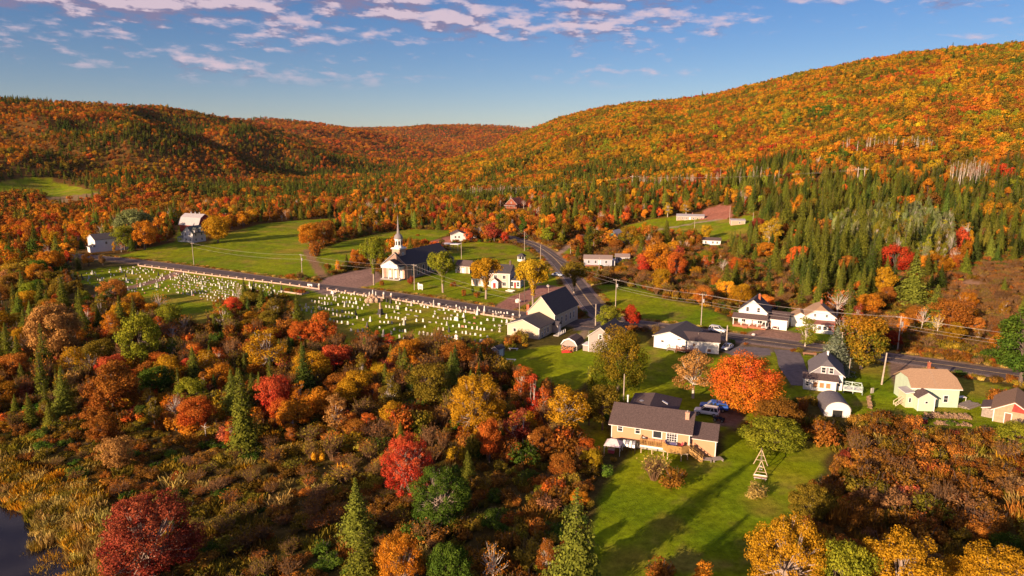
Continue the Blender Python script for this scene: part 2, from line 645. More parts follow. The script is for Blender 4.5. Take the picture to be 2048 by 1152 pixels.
DIRT = [   # outline, linear colour
    ([(650, 556), (700, 543), (745, 536), (768, 558), (740, 572), (700, 577), (640, 568)], (.30, .19, .15)),
    ([(815, 502), (830, 490), (903, 471), (910, 482), (870, 500)], (.36, .15, .10)),
    ([(990, 612), (1015, 596), (1048, 583), (1075, 570), (1140, 574), (1145, 585), (1085, 590), (1055, 606), (1020, 622)], (.34, .17, .13)),
    ([(1398, 440), (1410, 418), (1440, 410), (1462, 412), (1465, 436), (1430, 440)], (.42, .17, .11)),
    ([(1468, 686), (1496, 664), (1530, 655), (1602, 666), (1618, 688), (1600, 694)], (.30, .18, .13)),
    ([(1455, 706), (1480, 690), (1552, 700), (1530, 715), (1500, 716)], (.20, .16, .14)),
    ([(1780, 724), (1845, 735), (1840, 752), (1822, 775), (1790, 772), (1778, 750)], (.27, .18, .13)),
    ([(1432, 816), (1470, 806), (1492, 838), (1470, 856), (1430, 850)], (.17, .12, .09)),
    ([(1150, 640), (1205, 634), (1215, 652), (1172, 664), (1148, 660)], (.10, .09, .095)),
    ([(1910, 566), (1940, 560), (1975, 566), (1970, 575), (1920, 574)], (.34, .20, .12)),
    ([(90, 395), (190, 386), (205, 386), (170, 402), (100, 408)], (.30, .20, .09)),
]
DIRT = [(GP(p), c) for p, c in DIRT]
LANES = [   # line, half width, colour
    ([(1265, 466), (1330, 457), (1395, 445), (1440, 438)], 1.6, (.42, .31, .22)),
    ([(372, 538), (330, 556), (290, 568), (200, 590)], 2.4, (.26, .16, .12)),
    ([(660, 588), (628, 576)], 2.6, (.28, .2, .17)),
    ([(1150, 478), (1190, 472), (1225, 470)], 1.5, (.35, .25, .18)),
    ([(1112, 512), (1150, 482), (1162, 470)], 1.5, (.38, .26, .18)),
    ([(1170, 664), (1160, 680), (1150, 695)], 1.2, (.30, .22, .14)),
    ([(645, 553), (625, 520), (612, 500)], 2.0, (.30, .18, .09)),
]
LANES = [(GP(p), r, c) for p, r, c in LANES]
MAIN_ROAD = GP([(2330, 800), (2150, 768), (1997, 746), (1894, 731), (1782, 716), (1698, 705), (1641, 697), (1550, 685), (1460, 674), (1380, 662), (1300, 651), (1240, 643), (1205, 630), (1185, 612), (1168, 590), (1150, 565), (1130, 540), (1112, 520), (1092, 503), (1068, 490), (1035, 479), (995, 470), (962, 463), (930, 456)])
SIDE_ROAD = GP([(120, 508), (180, 513), (245, 520), (300, 526), (450, 546), (600, 567), (750, 585), (900, 607), (1040, 629), (1120, 641), (1196, 650)])
MARSH = GP([(-200, 925), (0, 925), (50, 940), (110, 962), (165, 985), (205, 1015), (222, 1060), (215, 1130), (225, 1190), (-300, 1190)])
ROUGHG = GP([(560, 830), (640, 800), (740, 830), (700, 900), (640, 960), (560, 1010), (470, 1060), (400, 1060), (420, 960), (480, 900)])
BROWNR = GP([(1860, 560), (1980, 530), (2150, 520), (2150, 700), (2000, 690), (1870, 620)])


def smooth_line(pts, step=2.5):
    P = [Vector((p[0], p[1], 0)) for p in pts]
    out_ = []
    for i in range(len(P) - 1):
        p0 = P[max(i - 1, 0)]
        p1, p2 = P[i], P[i + 1]
        p3 = P[min(i + 2, len(P) - 1)]
        n = max(2, int((p2 - p1).length / step))
        for k in range(n):
            t = k / n
            q = 0.5 * ((2 * p1) + (p2 - p0) * t + (2 * p0 - 5 * p1 + 4 * p2 - p3) * t * t + (3 * p1 - p0 - 3 * p2 + p3) * t ** 3)
            out_.append((q.x, q.y))
    out_.append((P[-1].x, P[-1].y))
    return out_


MAIN_ROAD = smooth_line(MAIN_ROAD)
SIDE_ROAD = smooth_line(SIDE_ROAD)


def sheet(name, line, half, lift, m, label, off=0.0, cross=6, kind='structure', dash=None):
    V = []
    Fc = []
    P = [Vector(p) for p in line]
    for i, p in enumerate(P):
        d = (P[min(i + 1, len(P) - 1)] - P[max(i - 1, 0)]).normalized()
        nrm = Vector((-d.y, d.x))
        for k in range(cross + 1):
            q = p + nrm * (off + half * (2 * k / cross - 1))
            V.append([q.x, q.y, 0])
    V = np.array(V)
    # a road bed is graded: it takes the ground height of its centre line
    cz = hz(np.array([p.x for p in P]), np.array([p.y for p in P]))
    V[:, 2] = np.repeat(cz, cross + 1) + lift
    n = cross + 1
    for i in range(len(P) - 1):
        for k in range(cross):
            a = i * n + k
            Fc.append((a, a + n, a + n + 1, a + 1))
    o = MB().add(V, Fc).obj(name, m)
    return tag(o, label, kind=kind)


# ---- ground sheet
def build_ground():
    ns, ny = 620, 560
    S = np.linspace(-1.15, 1.15, ns)
    Yv = 18.0 * (5600.0 / 18.0) ** (np.arange(ny) / (ny - 1.0))
    s, Y = np.meshgrid(S, Yv)
    x = s * Y
    z = hz(x, Y)
    nb = Y < 540
    dr = np.full(x.shape, 99.0)
    dr[nb] = np.minimum(linedist(x[nb], Y[nb], MAIN_ROAD[::5] + MAIN_ROAD[-1:]), linedist(x[nb], Y[nb], SIDE_ROAD[::12] + SIDE_ROAD[-1:]))
    n1 = fbm(x / 9, Y / 9, 61, 3)
    n2 = fbm(x / 28, Y / 28, 71, 3)
    wob = (fbm(x / 4, Y / 4, 81, 2) - .5) * 2.2
    col = np.zeros(x.shape + (3,))
    # forest floor / brush
    a = np.array([.105, .062, .020])
    b = np.array([.080, .080, .016])
    col[:] = a + (b - a) * n1[..., None]
    hillm = (Y > 330)
    c = np.array([.17, .075, .018])
    col = np.where(hillm[..., None], col * .4 + c * (.4 + .5 * n2[..., None]), col)
    def pd(P):
        A = np.array(P)
        bb = (x > A[:, 0].min() - 8) & (x < A[:, 0].max() + 8) & (Y > A[:, 1].min() - 8) & (Y < A[:, 1].max() + 8)
        d_ = np.full(x.shape, 99.0)
        d_[bb] = polydist(x[bb], Y[bb], P)
        return d_

    d = pd(ROUGHG) + wob * 2
    k = np.clip(.5 - d / 3, 0, 1)[..., None]
    col = col * (1 - k) + np.array([.14, .105, .025]) * (.6 + .8 * n1[..., None]) * k
    d = pd(BROWNR) + wob * 2
    k = np.clip(.5 - d / 6, 0, 1)[..., None]
    col = col * (1 - k) + np.array([.17, .085, .022]) * (.6 + .8 * n1[..., None]) * k
    d = pd(MARSH) + wob * 2
    k = np.clip(.5 - d / 3, 0, 1)[..., None]
    col = col * (1 - k) + np.array([.17, .13, .03]) * (.6 + .8 * n1[..., None]) * k
    g1 = np.array([.115, .205, .005])
    g2 = np.array([.285, .305, .006])
    g3 = np.array([.32, .24, .035])
    gcol = g1 + (g2 - g1) * np.clip((n2 * .6 + n1 * .5 - .25) * 1.7, 0, 1)[..., None]
    pt = np.clip((fbm(x / 14, Y / 14, 95, 4) - .56) * 6, 0, 1)[..., None]
    gcol = gcol * (1 - .75 * pt) + g3 * .75 * pt
    uu = x * .86 - Y * .5
    vv = x * .5 + Y * .86
    streak = fbm(uu / 40, vv / 1.6, 111, 3)[..., None]
    mow = (np.sin(vv * 2.6 + n2 * 6) * .5 + .5)[..., None] * np.clip((fbm(x / 50, Y / 50, 121, 2) - .42) * 5, 0, 1)[..., None]
    gcol = gcol * (.60 + .80 * streak) * (1 - .16 * mow)
    worn = np.clip((fbm(x / 5, Y / 5, 131, 4) - .62) * 7, 0, 1)[..., None]
    gcol = gcol * (1 - .55 * worn) + np.array([.26, .17, .05]) * .55 * worn
    for P in LAWNS:
        d = pd(P) + wob * .6
        k = np.clip(.5 - d / 1.2, 0, 1)[..., None]
        col = col * (1 - k) + gcol * k
    k = np.clip((6.6 - dr + wob * .5) / 1.5, 0, 1)[..., None] * (Y < 520)[..., None]
    col = col * (1 - k) + np.array([.25, .17, .10]) * (.7 + .6 * n1[..., None]) * k
    for P, c in DIRT:
        d = pd(P) + wob * .5
        k = np.clip(.5 - d / 1.0, 0, 1)[..., None]
        col = col * (1 - k) + np.array(c) * (.75 + .5 * n1[..., None]) * k
    for P, r, c in LANES:
        d = np.full(x.shape, 99.0)
        d[nb] = linedist(x[nb], Y[nb], P)
        d = d - r + wob * .3
        k = np.clip(.5 - d / .9, 0, 1)[..., None]
        col = col * (1 - k) + np.array(c) * (.8 + .4 * n1[..., None]) * k
    V = np.stack([x, Y, z], -1).reshape(-1, 3)
    idx = np.arange(ns * ny).reshape(ny, ns)
    q = np.stack([idx[:-1, :-1], idx[:-1, 1:], idx[1:, 1:], idx[1:, :-1]], -1).reshape(-1, 4)
    me = bpy.data.meshes.new("ground")
    me.vertices.add(len(V))
    me.vertices.foreach_set("co", V.astype(np.float32).ravel())
    me.loops.add(q.size)
    me.loops.foreach_set("vertex_index", q.astype(np.int32).ravel())
    me.polygons.add(len(q))
    me.polygons.foreach_set("loop_start", np.arange(0, q.size, 4, dtype=np.int32))
    me.polygons.foreach_set("loop_total", np.full(len(q), 4, np.int32))
    me.polygons.foreach_set("use_smooth", np.ones(len(q), bool))
    at = me.attributes.new("soil", 'FLOAT_COLOR', 'POINT')
    cc = np.concatenate([col.reshape(-1, 3), np.ones((len(V), 1))], 1).astype(np.float32)
    at.data.foreach_set("color", cc.ravel())
    me.update(calc_edges=True)
    m = bpy.data.materials.new("ground_cover")
    m.use_nodes = True
    n, l = m.node_tree.nodes, m.node_tree.links
    bs = n["Principled BSDF"]
    bs.inputs["Roughness"].default_value = 1.0
    bs.inputs["Specular IOR Level"].default_value = 0.05
    av = n.new("ShaderNodeAttribute")
    av.attribute_name = "soil"
    t = n.new("ShaderNodeTexCoord")
    no = n.new("ShaderNodeTexNoise")
    no.inputs["Scale"].default_value = 0.9
    no.inputs["Detail"].default_value = 9
    no.inputs["Roughness"].default_value = 0.75
    l.new(t.outputs["Object"], no.inputs["Vector"])
    mr = n.new("ShaderNodeMapRange")
    mr.inputs[1].default_value = 0.3
    mr.inputs[2].default_value = 0.7
    mr.inputs[3].default_value = 0.52
    mr.inputs[4].default_value = 1.45
    l.new(no.outputs[0], mr.inputs[0])
    vm = n.new("ShaderNodeVectorMath")
    vm.operation = 'SCALE'
    l.new(av.outputs["Color"], vm.inputs[0])
    l.new(mr.outputs[0], vm.inputs["Scale"])
    l.new(vm.outputs[0], bs.inputs["Base Color"])
    no2 = n.new("ShaderNodeTexNoise")
    no2.inputs["Scale"].default_value = 2.2
    no2.inputs["Detail"].default_value = 8
    no2.inputs["Roughness"].default_value = 0.8
    l.new(t.outputs["Object"], no2.inputs["Vector"])
    bp = n.new("ShaderNodeBump")
    bp.inputs["Strength"].default_value = 0.55
    bp.inputs["Distance"].default_value = 0.35
    l.new(no2.outputs[0], bp.inputs["Height"])
    l.new(bp.outputs[0], bs.inputs["Normal"])
    me.materials.append(m)
    o = bpy.data.objects.new("ground", me)
    C.objects.link(o)
    tag(o, "valley floor with mown lawns, fields, brush and the slopes of the wooded hills", kind='structure')


build_ground()
o = MB().add([(-7000, -7000, -6), (7000, -7000, -6), (7000, 7000, -6), (-7000, 7000, -6)], [(0, 1, 2, 3)]).obj("land", mat("distant_land", (.10, .07, .02), 1, .2, .01))
tag(o, "low land around and beyond the valley", kind='structure')
hzm = bpy.data.materials.new("valley_haze")
hzm.use_nodes = True
hzm.node_tree.nodes.remove(hzm.node_tree.nodes["Principled BSDF"])
pv = hzm.node_tree.nodes.new("ShaderNodeVolumePrincipled")
pv.inputs["Density"].default_value = 0.000010
pv.inputs["Color"].default_value = (.93, .90, .95, 1)
hzm.node_tree.links.new(pv.outputs[0], hzm.node_tree.nodes["Material Output"].inputs["Volume"])
tag(MB().box(-7100, -7100, -8, 7100, 7100, 520).obj("haze", hzm), "thin evening haze lying in the valley", kind='stuff')
SHOULDER = sheet("road_shoulder", MAIN_ROAD, 4.6, .02, SHOU, "pale gravel shoulder along the curving main road")
sheet("road", MAIN_ROAD, 3.4, .06, ASPH, "two-lane asphalt main road curving up the valley", cross=8)
sheet("road_marking", MAIN_ROAD, .085, .066, LINEM, "faded yellow centre line of the main road", off=.12, cross=1)
sheet("road_marking", MAIN_ROAD, .085, .066, LINEM, "faded yellow centre line of the main road, second stripe", off=-.12, cross=1)
sheet("road_marking", MAIN_ROAD, .06, .066, mat("white_road_paint", (.5, .48, .45), .8, .3), "worn white edge line on the field side of the main road", off=3.1, cross=1)
sheet("road_shoulder", SIDE_ROAD, 3.6, .014, SHOU, "gravel edge of the straight cemetery road")
sheet("road", SIDE_ROAD, 2.9, .05, ASPH, "straight asphalt road running past the cemetery wall", cross=8)
sheet("driveway", smooth_line(GP([(1572, 700), (1580, 716), (1585, 735), (1600, 755), (1612, 772)])), 3.0, .035, PAVE, "cracked grey asphalt driveway leading to the grey gabled house")
sheet("driveway", smooth_line(GP([(1452, 706), (1490, 701), (1540, 704)])), 3.2, .03, PAVE, "asphalt parking strip beside the white hall")
pm = mat("dark_pond_water", (.008, .009, .016), .06, .1, .4, bump=.04, spec=.22)
o = MB().add([(p[0], p[1], -.62) for p in [flat(*q) for q in [(-500, 960), (60, 960), (150, 1030), (260, 1100), (230, 1260), (-500, 1300)]]], [tuple(range(6))]).obj("pond", pm)
tag(o, "still dark marsh pond edged by golden grass", kind='structure')

# ------------------------------------------------------------------ buildings
_WC = {}
KEEP = []      # (x, y, radius) kept free of trees


def win_mesh(w, h, nx, ny, tw):
    k = (round(w, 2), round(h, 2), nx, ny, tw)
    if k in _WC:
        return _WC[k]
    f = MB()
    for x0, x1, z0, z1 in ((-w / 2 - tw, -w / 2, -tw, h + tw), (w / 2, w / 2 + tw, -tw, h + tw), (-w / 2, w / 2, -tw, 0), (-w / 2, w / 2, h, h + tw)):
        f.box(x0, -.07, z0, x1, 0.01, z1)
    for i in range(1, nx):
        x = -w / 2 + w * i / nx
        f.box(x - .03, -.05, 0.001, x + .03, 0, h - .001)
    for i in range(1, ny):
        z = h * i / ny
        f.box(-w / 2 + .001, -.046, z - .03, w / 2 - .001, .002, z + .03)
    p = MB().box(-w / 2 + .002, -.022, .002, w / 2 - .002, .004, h - .002)
    _WC[k] = (me_from("window", f.V, f.F, TRIM), me_from("pane", p.V, p.F, GLASS))
    return _WC[k]


RZ = {'F': 0, 'R': PI / 2, 'B': PI, 'L': -PI / 2}


def win(par, side, u, plane, z, w=.9, h=1.2, nx=1, ny=2, tw=.12, frame=None, pane=None, name="window"):
    fm, pm_ = win_mesh(w, h, nx, ny, tw)
    o = bpy.data.objects.new(name, fm if not frame else fm.copy())
    if frame:
        o.data.materials[0] = frame
    C.objects.link(o)
    o.parent = par
    o.location = (u, plane, z) if side in 'FB' else (plane, u, z)
    o.rotation_euler = (0, 0, RZ[side])
    q = bpy.data.objects.new("pane", pm_ if not pane else pm_.copy())
    if pane:
        q.data.materials[0] = pane
    C.objects.link(q)
    q.parent = o
    return o


def door(par, side, u, plane, z, w=.95, h=2.05, m=None):
    o = MB().box(-w / 2 - .12, -.07, 0, -w / 2, .01, h + .12).box(w / 2, -.07, 0, w / 2 + .12, .01, h + .12).box(-w / 2, -.07, h, w / 2, .01, h + .12).obj("door_frame", TRIM, par)
    o.location = (u, plane, z) if side in 'FB' else (plane, u, z)
    o.rotation_euler = (0, 0, RZ[side])
    d = MB().box(-w / 2, -.035, 0, w / 2, .004, h).obj("door", m or TRIM, o)
    return d


def gable(par, x0, y0, x1, y1, z0, z1, zr, axis, wm_, rm, over=.4, tm=None, names=("wall", "roof"), th=.16, off=0.5):
    """block with a pitched roof; ridge along axis; off = where the ridge stands across the block"""
    tm = tm or TRIM
    a0, a1 = (y0, y1) if axis == 'x' else (x0, x1)
    e0, e1 = (x0, x1) if axis == 'x' else (y0, y1)
    am = a0 + (a1 - a0) * off
    wl = MB().prism([(a0, z0), (a1, z0), (a1, z1), (am, zr), (a0, z1)], e0, e1, 'x' if axis == 'x' else 'y').obj(names[0], wm_, par)
    s0 = (zr - z1) / (am - a0)
    s1 = (zr - z1) / (a1 - am)
    lo = [(a0 - over, z1 - over * s0), (am, zr), (a1 + over, z1 - over * s1)]
    t1 = .14
    prof = [(lo[0][0], lo[0][1] + .004), (lo[1][0], lo[1][1] + .004), (lo[2][0], lo[2][1] + .004), (lo[2][0], lo[2][1] + t1), (lo[1][0], lo[1][1] + t1), (lo[0][0], lo[0][1] + t1)]
    rf_in = over * .999
    tr = MB().prism(prof, e0 - rf_in, e1 + rf_in, 'x' if axis == 'x' else 'y')
    prof2 = [(lo[0][0] - .05, lo[0][1] + t1 + .003 - .05 * s0), (am, lo[1][1] + t1 + .003), (lo[2][0] + .05, lo[2][1] + t1 + .003 - .05 * s1),
             (lo[2][0] + .05, lo[2][1] + t1 + th - .05 * s1), (am, lo[1][1] + t1 + th), (lo[0][0] - .05, lo[0][1] + t1 + th - .05 * s0)]
    rf = MB().prism(prof2, e0 - over - .04, e1 + over + .04, 'x' if axis == 'x' else 'y').obj(names[1], rm, par)
    tr.obj("fascia", tm, rf)
    for ex in (e0, e1):          # corner boards
        for ay in (a0, a1):
            bb = MB()
            if axis == 'x':
                bb.box(ex - .07, ay - .07, z0, ex + .07, ay + .07, z1 - .02)
            else:
                bb.box(ay - .07, ex - .07, z0, ay + .07, ex + .07, z1 - .02)
            if tm is TRIM and over > .2:
                bb.obj("corner_board", tm, wl)
    return wl, rf


def shell(V, Fc, th):
    n = len(V)
    V2 = [tuple(v) for v in V] + [(v[0], v[1], v[2] - th) for v in V]
    F2 = [tuple(f) for f in Fc] + [tuple(i + n for i in reversed(f)) for f in Fc]
    ed = {}
    for f in Fc:
        for i in range(len(f)):
            a, b = f[i], f[(i + 1) % len(f)]
            ed[(a, b)] = 1
    for (a, b) in ed:
        if (b, a) not in ed:
            F2.append((b, a, a + n, b + n))
    return MB().add(V2, F2)


def hip(par, x0, y0, x1, y1, z1, zr, rm, over=.4, axis='x', ra=None, rb=None, th=.2, name="roof"):
    x0 -= over
    x1 += over
    y0 -= over
    y1 += over
    if axis == 'x':
        m = (y0 + y1) / 2
        h_ = (y1 - y0) / 2
        ra = x0 + h_ if ra is None else ra
        rb = x1 - h_ if rb is None else rb
        if rb - ra < .1:
            ra = rb = (x0 + x1) / 2
            rb += .1
        R = [(ra, m, zr), (rb, m, zr)]
        Fc = [(0, 1, 5, 4), (2, 3, 4, 5), (1, 2, 5), (3, 0, 4)]
    else:
        m = (x0 + x1) / 2
        h_ = (x1 - x0) / 2
        ra = y0 + h_ if ra is None else ra
        rb = y1 - h_ if rb is None else rb
        R = [(m, ra, zr), (m, rb, zr)]
        Fc = [(0, 1, 4), (1, 2, 5, 4), (2, 3, 5), (3, 0, 4, 5)]
    V = [(x0, y0, z1), (x1, y0, z1), (x1, y1, z1), (x0, y1, z1)] + R
    o = shell(V, Fc, th).obj(name, rm, par)
    MB().box(x0 + .03, y0 + .03, z1 - th - .03, x1 - .03, y1 - .03, z1 - th + .12).obj("fascia", TRIM, o)
    return o


def jerk(par, x0, y0, x1, y1, z0, z1, zr, wm_, gm, rm, clip=.35, over=.4, back=True):
    """ridge along y, gables clipped by small hips"""
    xm = (x0 + x1) / 2
    s = (zr - z1) / (xm - x0)
    zc = zr - clip * (zr - z1)
    hw = (zr - zc) / s
    MB().box(x0, y0, z0, x1, y1, z1).obj("wall", wm_, par)
    MB().prism([(x0 + .02, z1), (x1 - .02, z1), (xm + hw, zc - .02), (xm - hw, zc - .02)], y0 - .025, y1 + .025).obj("gable", gm, par)
    a = x0 - over
    b = x1 + over
    za = z1 - over * s
    p = y0 - over
    q = y1 + over
    k = hw * 1.0
    V = [(a, p, za), (xm - hw, p, zc), (xm, p + k + .5, zr), (xm, q - k - .5, zr), (xm - hw, q, zc), (a, q, za), (b, p, za), (xm + hw, p, zc), (xm + hw, q, zc), (b, q, za)]
    V = [(v[0], v[1], v[2] + .28) for v in V]
    r = shell(V, [(0, 1, 2, 3, 4, 5)[::-1], (6, 9, 8, 3, 2, 7)[::-1], (1, 7, 2), (8, 4, 3)], .13).obj("roof", rm, par)
    V = [(v[0], v[1], v[2] - .135) for v in V]
    shell(V, [(0, 1, 2, 3, 4, 5)[::-1], (6, 9, 8, 3, 2, 7)[::-1], (1, 7, 2), (8, 4, 3)], .13).obj("fascia", TRIM, r)
    return r


def leanto(par, x0, y0, x1, y1, zf, zb, rm, over=.3, name="porch_roof", slope='y'):
    """single slope, low at y0 (zf) and high at y1 (zb); or along x when slope='x'"""
    if slope == 'y':
        V = [(x0 - over, y0 - over, zf), (x1 + over, y0 - over, zf), (x1 + over, y1, zb), (x0 - over, y1, zb)]
    else:
        V = [(x0 - over, y0 - over, zf), (x1, y0 - over, zb), (x1, y1 + over, zb), (x0 - over, y1 + over, zf)]
    o = shell(V, [(0, 1, 2, 3)], .1).obj(name, rm, par)
    V = [(v[0], v[1], v[2] - .105) for v in V]
    shell(V, [(0, 1, 2, 3)], .12).obj("fascia", TRIM, o)
    return o


def chimney(par, x, y, z0, z1, w=.6, m=None):
    o = MB().box(x - w / 2, y - w / 2, z0, x + w / 2, y + w / 2, z1 - .15).box(x - w / 2 - .06, y - w / 2 - .06, z1 - .15, x + w / 2 + .06, y + w / 2 + .06, z1).obj("chimney", m or CHIM, par)
    MB().cyl((x, y, z1 + .001), (x, y, z1 + .25), w * .22).obj("flue", WOODG, o)
    return o


def bld(name, label, px, py, ang, cat='house', loc=None, size=10, group=None):
    g = loc if loc else G(px, py)
    a = math.radians(ang)
    cx = g[0] + size / 2 * math.cos(a) - size / 3 * math.sin(a)
    cy = g[1] + size / 2 * math.sin(a) + size / 3 * math.cos(a)
    zz = min(hz1(cx, cy), hz1(g[0], g[1])) if len(g) < 3 or loc else g[2]
    KEEP.append((cx, cy, size * .8))
    return thing(name, label, cat, (g[0], g[1], zz), a, group)


def steps(par, x0, x1, y0, n, z, run=.28, m=None, dirn=-1):
    for i in range(n):
        zt = z * (n - i) / (n + 1)
        ya, yb = y0 + dirn * run * i, y0 + dirn * run * (i + 1)
        MB().box(x0, min(ya, yb) + .002, -.4, x1, max(ya, yb), zt).obj("step", m or WOODG, par)


def rail(par, pts, h=.95, m=None, gap=.9, name="railing", bal=False):
    r = MB()
    for a, b in zip(pts[:-1], pts[1:]):
        a = Vector(a)
        b = Vector(b)
        n = max(1, int((b - a).length / gap))
        for i in range(n + 1):
            p = a.lerp(b, i / n)
            r.box(p.x - .05, p.y - .05, p.z, p.x + .05, p.y + .05, p.z + h)
        r.beam(a + Vector((0, 0, h)), b + Vector((0, 0, h)), .09, .06)
        r.beam(a + Vector((0, 0, .15)), b + Vector((0, 0, .15)), .05, .05)
        if bal:
            k = max(1, int((b - a).length / .28))
            for i in range(k):
                p = a.lerp(b, (i + .5) / k)
                r.box(p.x - .025, p.y - .025, p.z + .15, p.x + .025, p.y + .025, p.z + h)
    return r.obj(name, m or TRIM, par)


# --- tan bungalow with deck
h1 = bld("bungalow", "long tan bungalow with brown shingle roof, yellow deck and brick chimney", 0, 0, -20, loc=(17.2, 110.5), size=14)
MB().box(.03, .03, -.6, 12.97, 8.27, 1.25).obj("foundation", CONC, h1)
gable(h1, 0, 0, 13, 8.3, 1.25, 4.0, 6.0, 'x', TAN, ROOFB, .5)
MB().box(1.6, 8.3, -.5, 9.6, 15.6, 3.7).obj("wing_wall", TAN, h1)
wr = hip(h1, 1.6, 7.0, 9.6, 15.6, 4.0, 6.15, ROOFB, .45, 'y', ra=4.2, rb=11.6, name="wing_roof")
o = MB().box(-.55, -.3, 0, .55, .3, .12).obj("skylight", LAMPW, wr)
o.location = (7.6, 9.8, 5.12)
o.rotation_euler = (0, math.radians(25), 0)
gable(h1, 13.12, .9, 17.2, 5.8, -.4, 2.9, 4.2, 'x', TAN, ROOFB, .3, names=("annex_wall", "annex_roof"), off=.72)
win(h1, 'F', 1.45, 0, 2.75, .75, 1.0)
win(h1, 'F', 4.45, 0, 2.75, .75, 1.0)
win(h1, 'F', 7.75, 0, 2.45, 1.35, 1.35, 1, 1, .16)
win(h1, 'F', 10.15, 0, 1.72, 1.6, 2.1, 4, 5, .16, name="french_door")
win(h1, 'R', 5.0, 17.2, 1.4, .8, 1.0)
chimney(h1, 12.3, 2.6, 4.6, 6.7, .65, mat("pale_chimney_brick", (.55, .33, .24), .85, .2, 6.0, bump=.3))
fl = MB().cyl((1.4, 6.9, 4.4), (1.4, 6.9, 6.6), .13).cyl((1.4, 6.9, 6.55), (1.4, 6.9, 6.8), .2).obj("stove_pipe", TRIM, h1)
MB().cyl((3.6, 8.6, 4.0), (3.6, 8.6, 5.4), .03).lathe([(.02, 5.2), (.3, 5.3), (.42, 5.45)], 3.6, 8.6, 12).obj("satellite_dish", GREYM, h1)
sdh = MB().cyl((5.6, -.05, 2.3), (5.6, -.5, 2.4), .04).cyl((5.6, -.5, 2.35), (5.6, -.62, 2.2), .42, .36, 12).obj("satellite_dish", GREYM, h1)
dk = MB().prism([(5.2, -1.9), (9.0, -1.9), (9.9, -2.9), (12.1, -2.9), (13.1, -1.9), (13.1, -.02), (5.2, -.02)], 1.50, 1.66, 'z').obj("deck", WOOD, h1)
DP = [(9.0, -1.9, 1.66), (9.9, -2.9, 1.66), (12.1, -2.9, 1.66), (13.1, -1.9, 1.66)]
for a, b in zip(DP[:-1], DP[1:]):
    a = Vector(a)
    b = Vector(b)
    n = int((b - a).length / .145)
    pk = MB()
    for i in range(n):
        p = a.lerp(b, i / n)
        q = a.lerp(b, (i + .86) / n)
        nm = Vector((b.y - a.y, -(b.x - a.x), 0)).normalized()
        u0, u1, u2, u3 = p, q, q + nm * .03, p + nm * .03
        pk.prism([(u0.x, u0.y), (u3.x, u3.y), (u2.x, u2.y), (u1.x, u1.y)], 1.35, 2.62, 'z')
    pk.beam(a + Vector((0, 0, 1.0)), b + Vector((0, 0, 1.0)), .16, .05)
    pk.obj("railing", WOOD, dk)
rail(dk, [(5.25, -.1, 1.66), (5.25, -1.85, 1.66), (8.95, -1.85, 1.66)], .95, WOOD, 1.2, bal=True)
MB().box(5.2, -1.96, 1.30, 9.0, -1.91, 1.60).obj("rim_board", TRIM, dk)
for x, y in ((5.4, -1.7), (7.2, -1.7), (9.9, -2.7), (12.1, -2.7), (9.1, -1.7), (13.0, -1.7)):
    MB().box(x - .07, y - .07, -.5, x + .07, y + .07, 1.50).obj("post", PALEW, dk)
st = MB()
for i in range(8):
    st.box(13.25 + i * .27, -1.75 + 0, 1.50 - i * .19, 13.55 + i * .27, -.75, 1.54 - i * .19)
st.obj("stair_treads", WOOD, dk)
sg = MB()
for y in (-1.8, -.7):
    sg.beam((13.15, y, 1.45), (15.45, y, -.1), .06, .28)
    for k in range(5):
        x = 13.2 + k * .55
        sg.box(x - .04, y - .04, 1.45 - (x - 13.15) * .67, x + .04, y + .04, 2.55 - (x - 13.15) * .67)
    sg.beam((13.15, y, 2.55), (15.45, y, 1.0), .09, .06)
    sg.beam((13.15, y, 2.0), (15.45, y, .45), .03, .4)
sg.obj("stair_rails", WOOD, dk)


def local(par, x, y, z=0):
    c, s = math.cos(par.rotation_euler.z), math.sin(par.rotation_euler.z)
    return (par.location.x + c * x - s * y, par.location.y + s * x + c * y, par.location.z + z)


tb = thing("patio_table", "round patio table under a violet cloth on the octagonal deck end", "table", local(h1, 10.6, -1.4, 1.66), 0)
MB().cyl((0, 0, .68), (0, 0, .72), .62, n=14).obj("tabletop", LAMPW, tb)
MB().lathe([(.64, .55), (.65, .70), (.5, .725)], 0, 0, 14).obj("cloth", CLOTHB, tb)
MB().cyl((0, 0, 0), (0, 0, .68), .04).cyl((0, 0, 0), (0, 0, .05), .28).obj("pedestal", DARKM, tb)


def patio_chair(loc, rz, m, label):
    c = thing("patio_chair", label, "chair", loc, rz, "chairs on the bungalow deck")
    MB().box(-.27, -.27, .40, .27, .27, .45).obj("seat", m, c)
    MB().add([(-.27, .27, .4), (.27, .27, .4), (.27, .42, 1.0), (-.27, .42, 1.0), (-.27, .31, .4), (.27, .31, .4), (.27, .46, 1.0), (-.27, .46, 1.0)],
             [(0, 1, 2, 3), (4, 7, 6, 5), (0, 3, 7, 4), (1, 5, 6, 2), (2, 6, 7, 3), (0, 4, 5, 1)]).obj("backrest", m, c)
    for x in (-.24, .24):
        for y in (-.24, .24):
            MB().box(x - .025, y - .025, 0, x + .025, y + .025, .4).obj("leg", m, c)
    for x in (-.3, .3):
        MB().box(x - .03, -.25, .60, x + .03, .32, .64).obj("armrest", m, c)


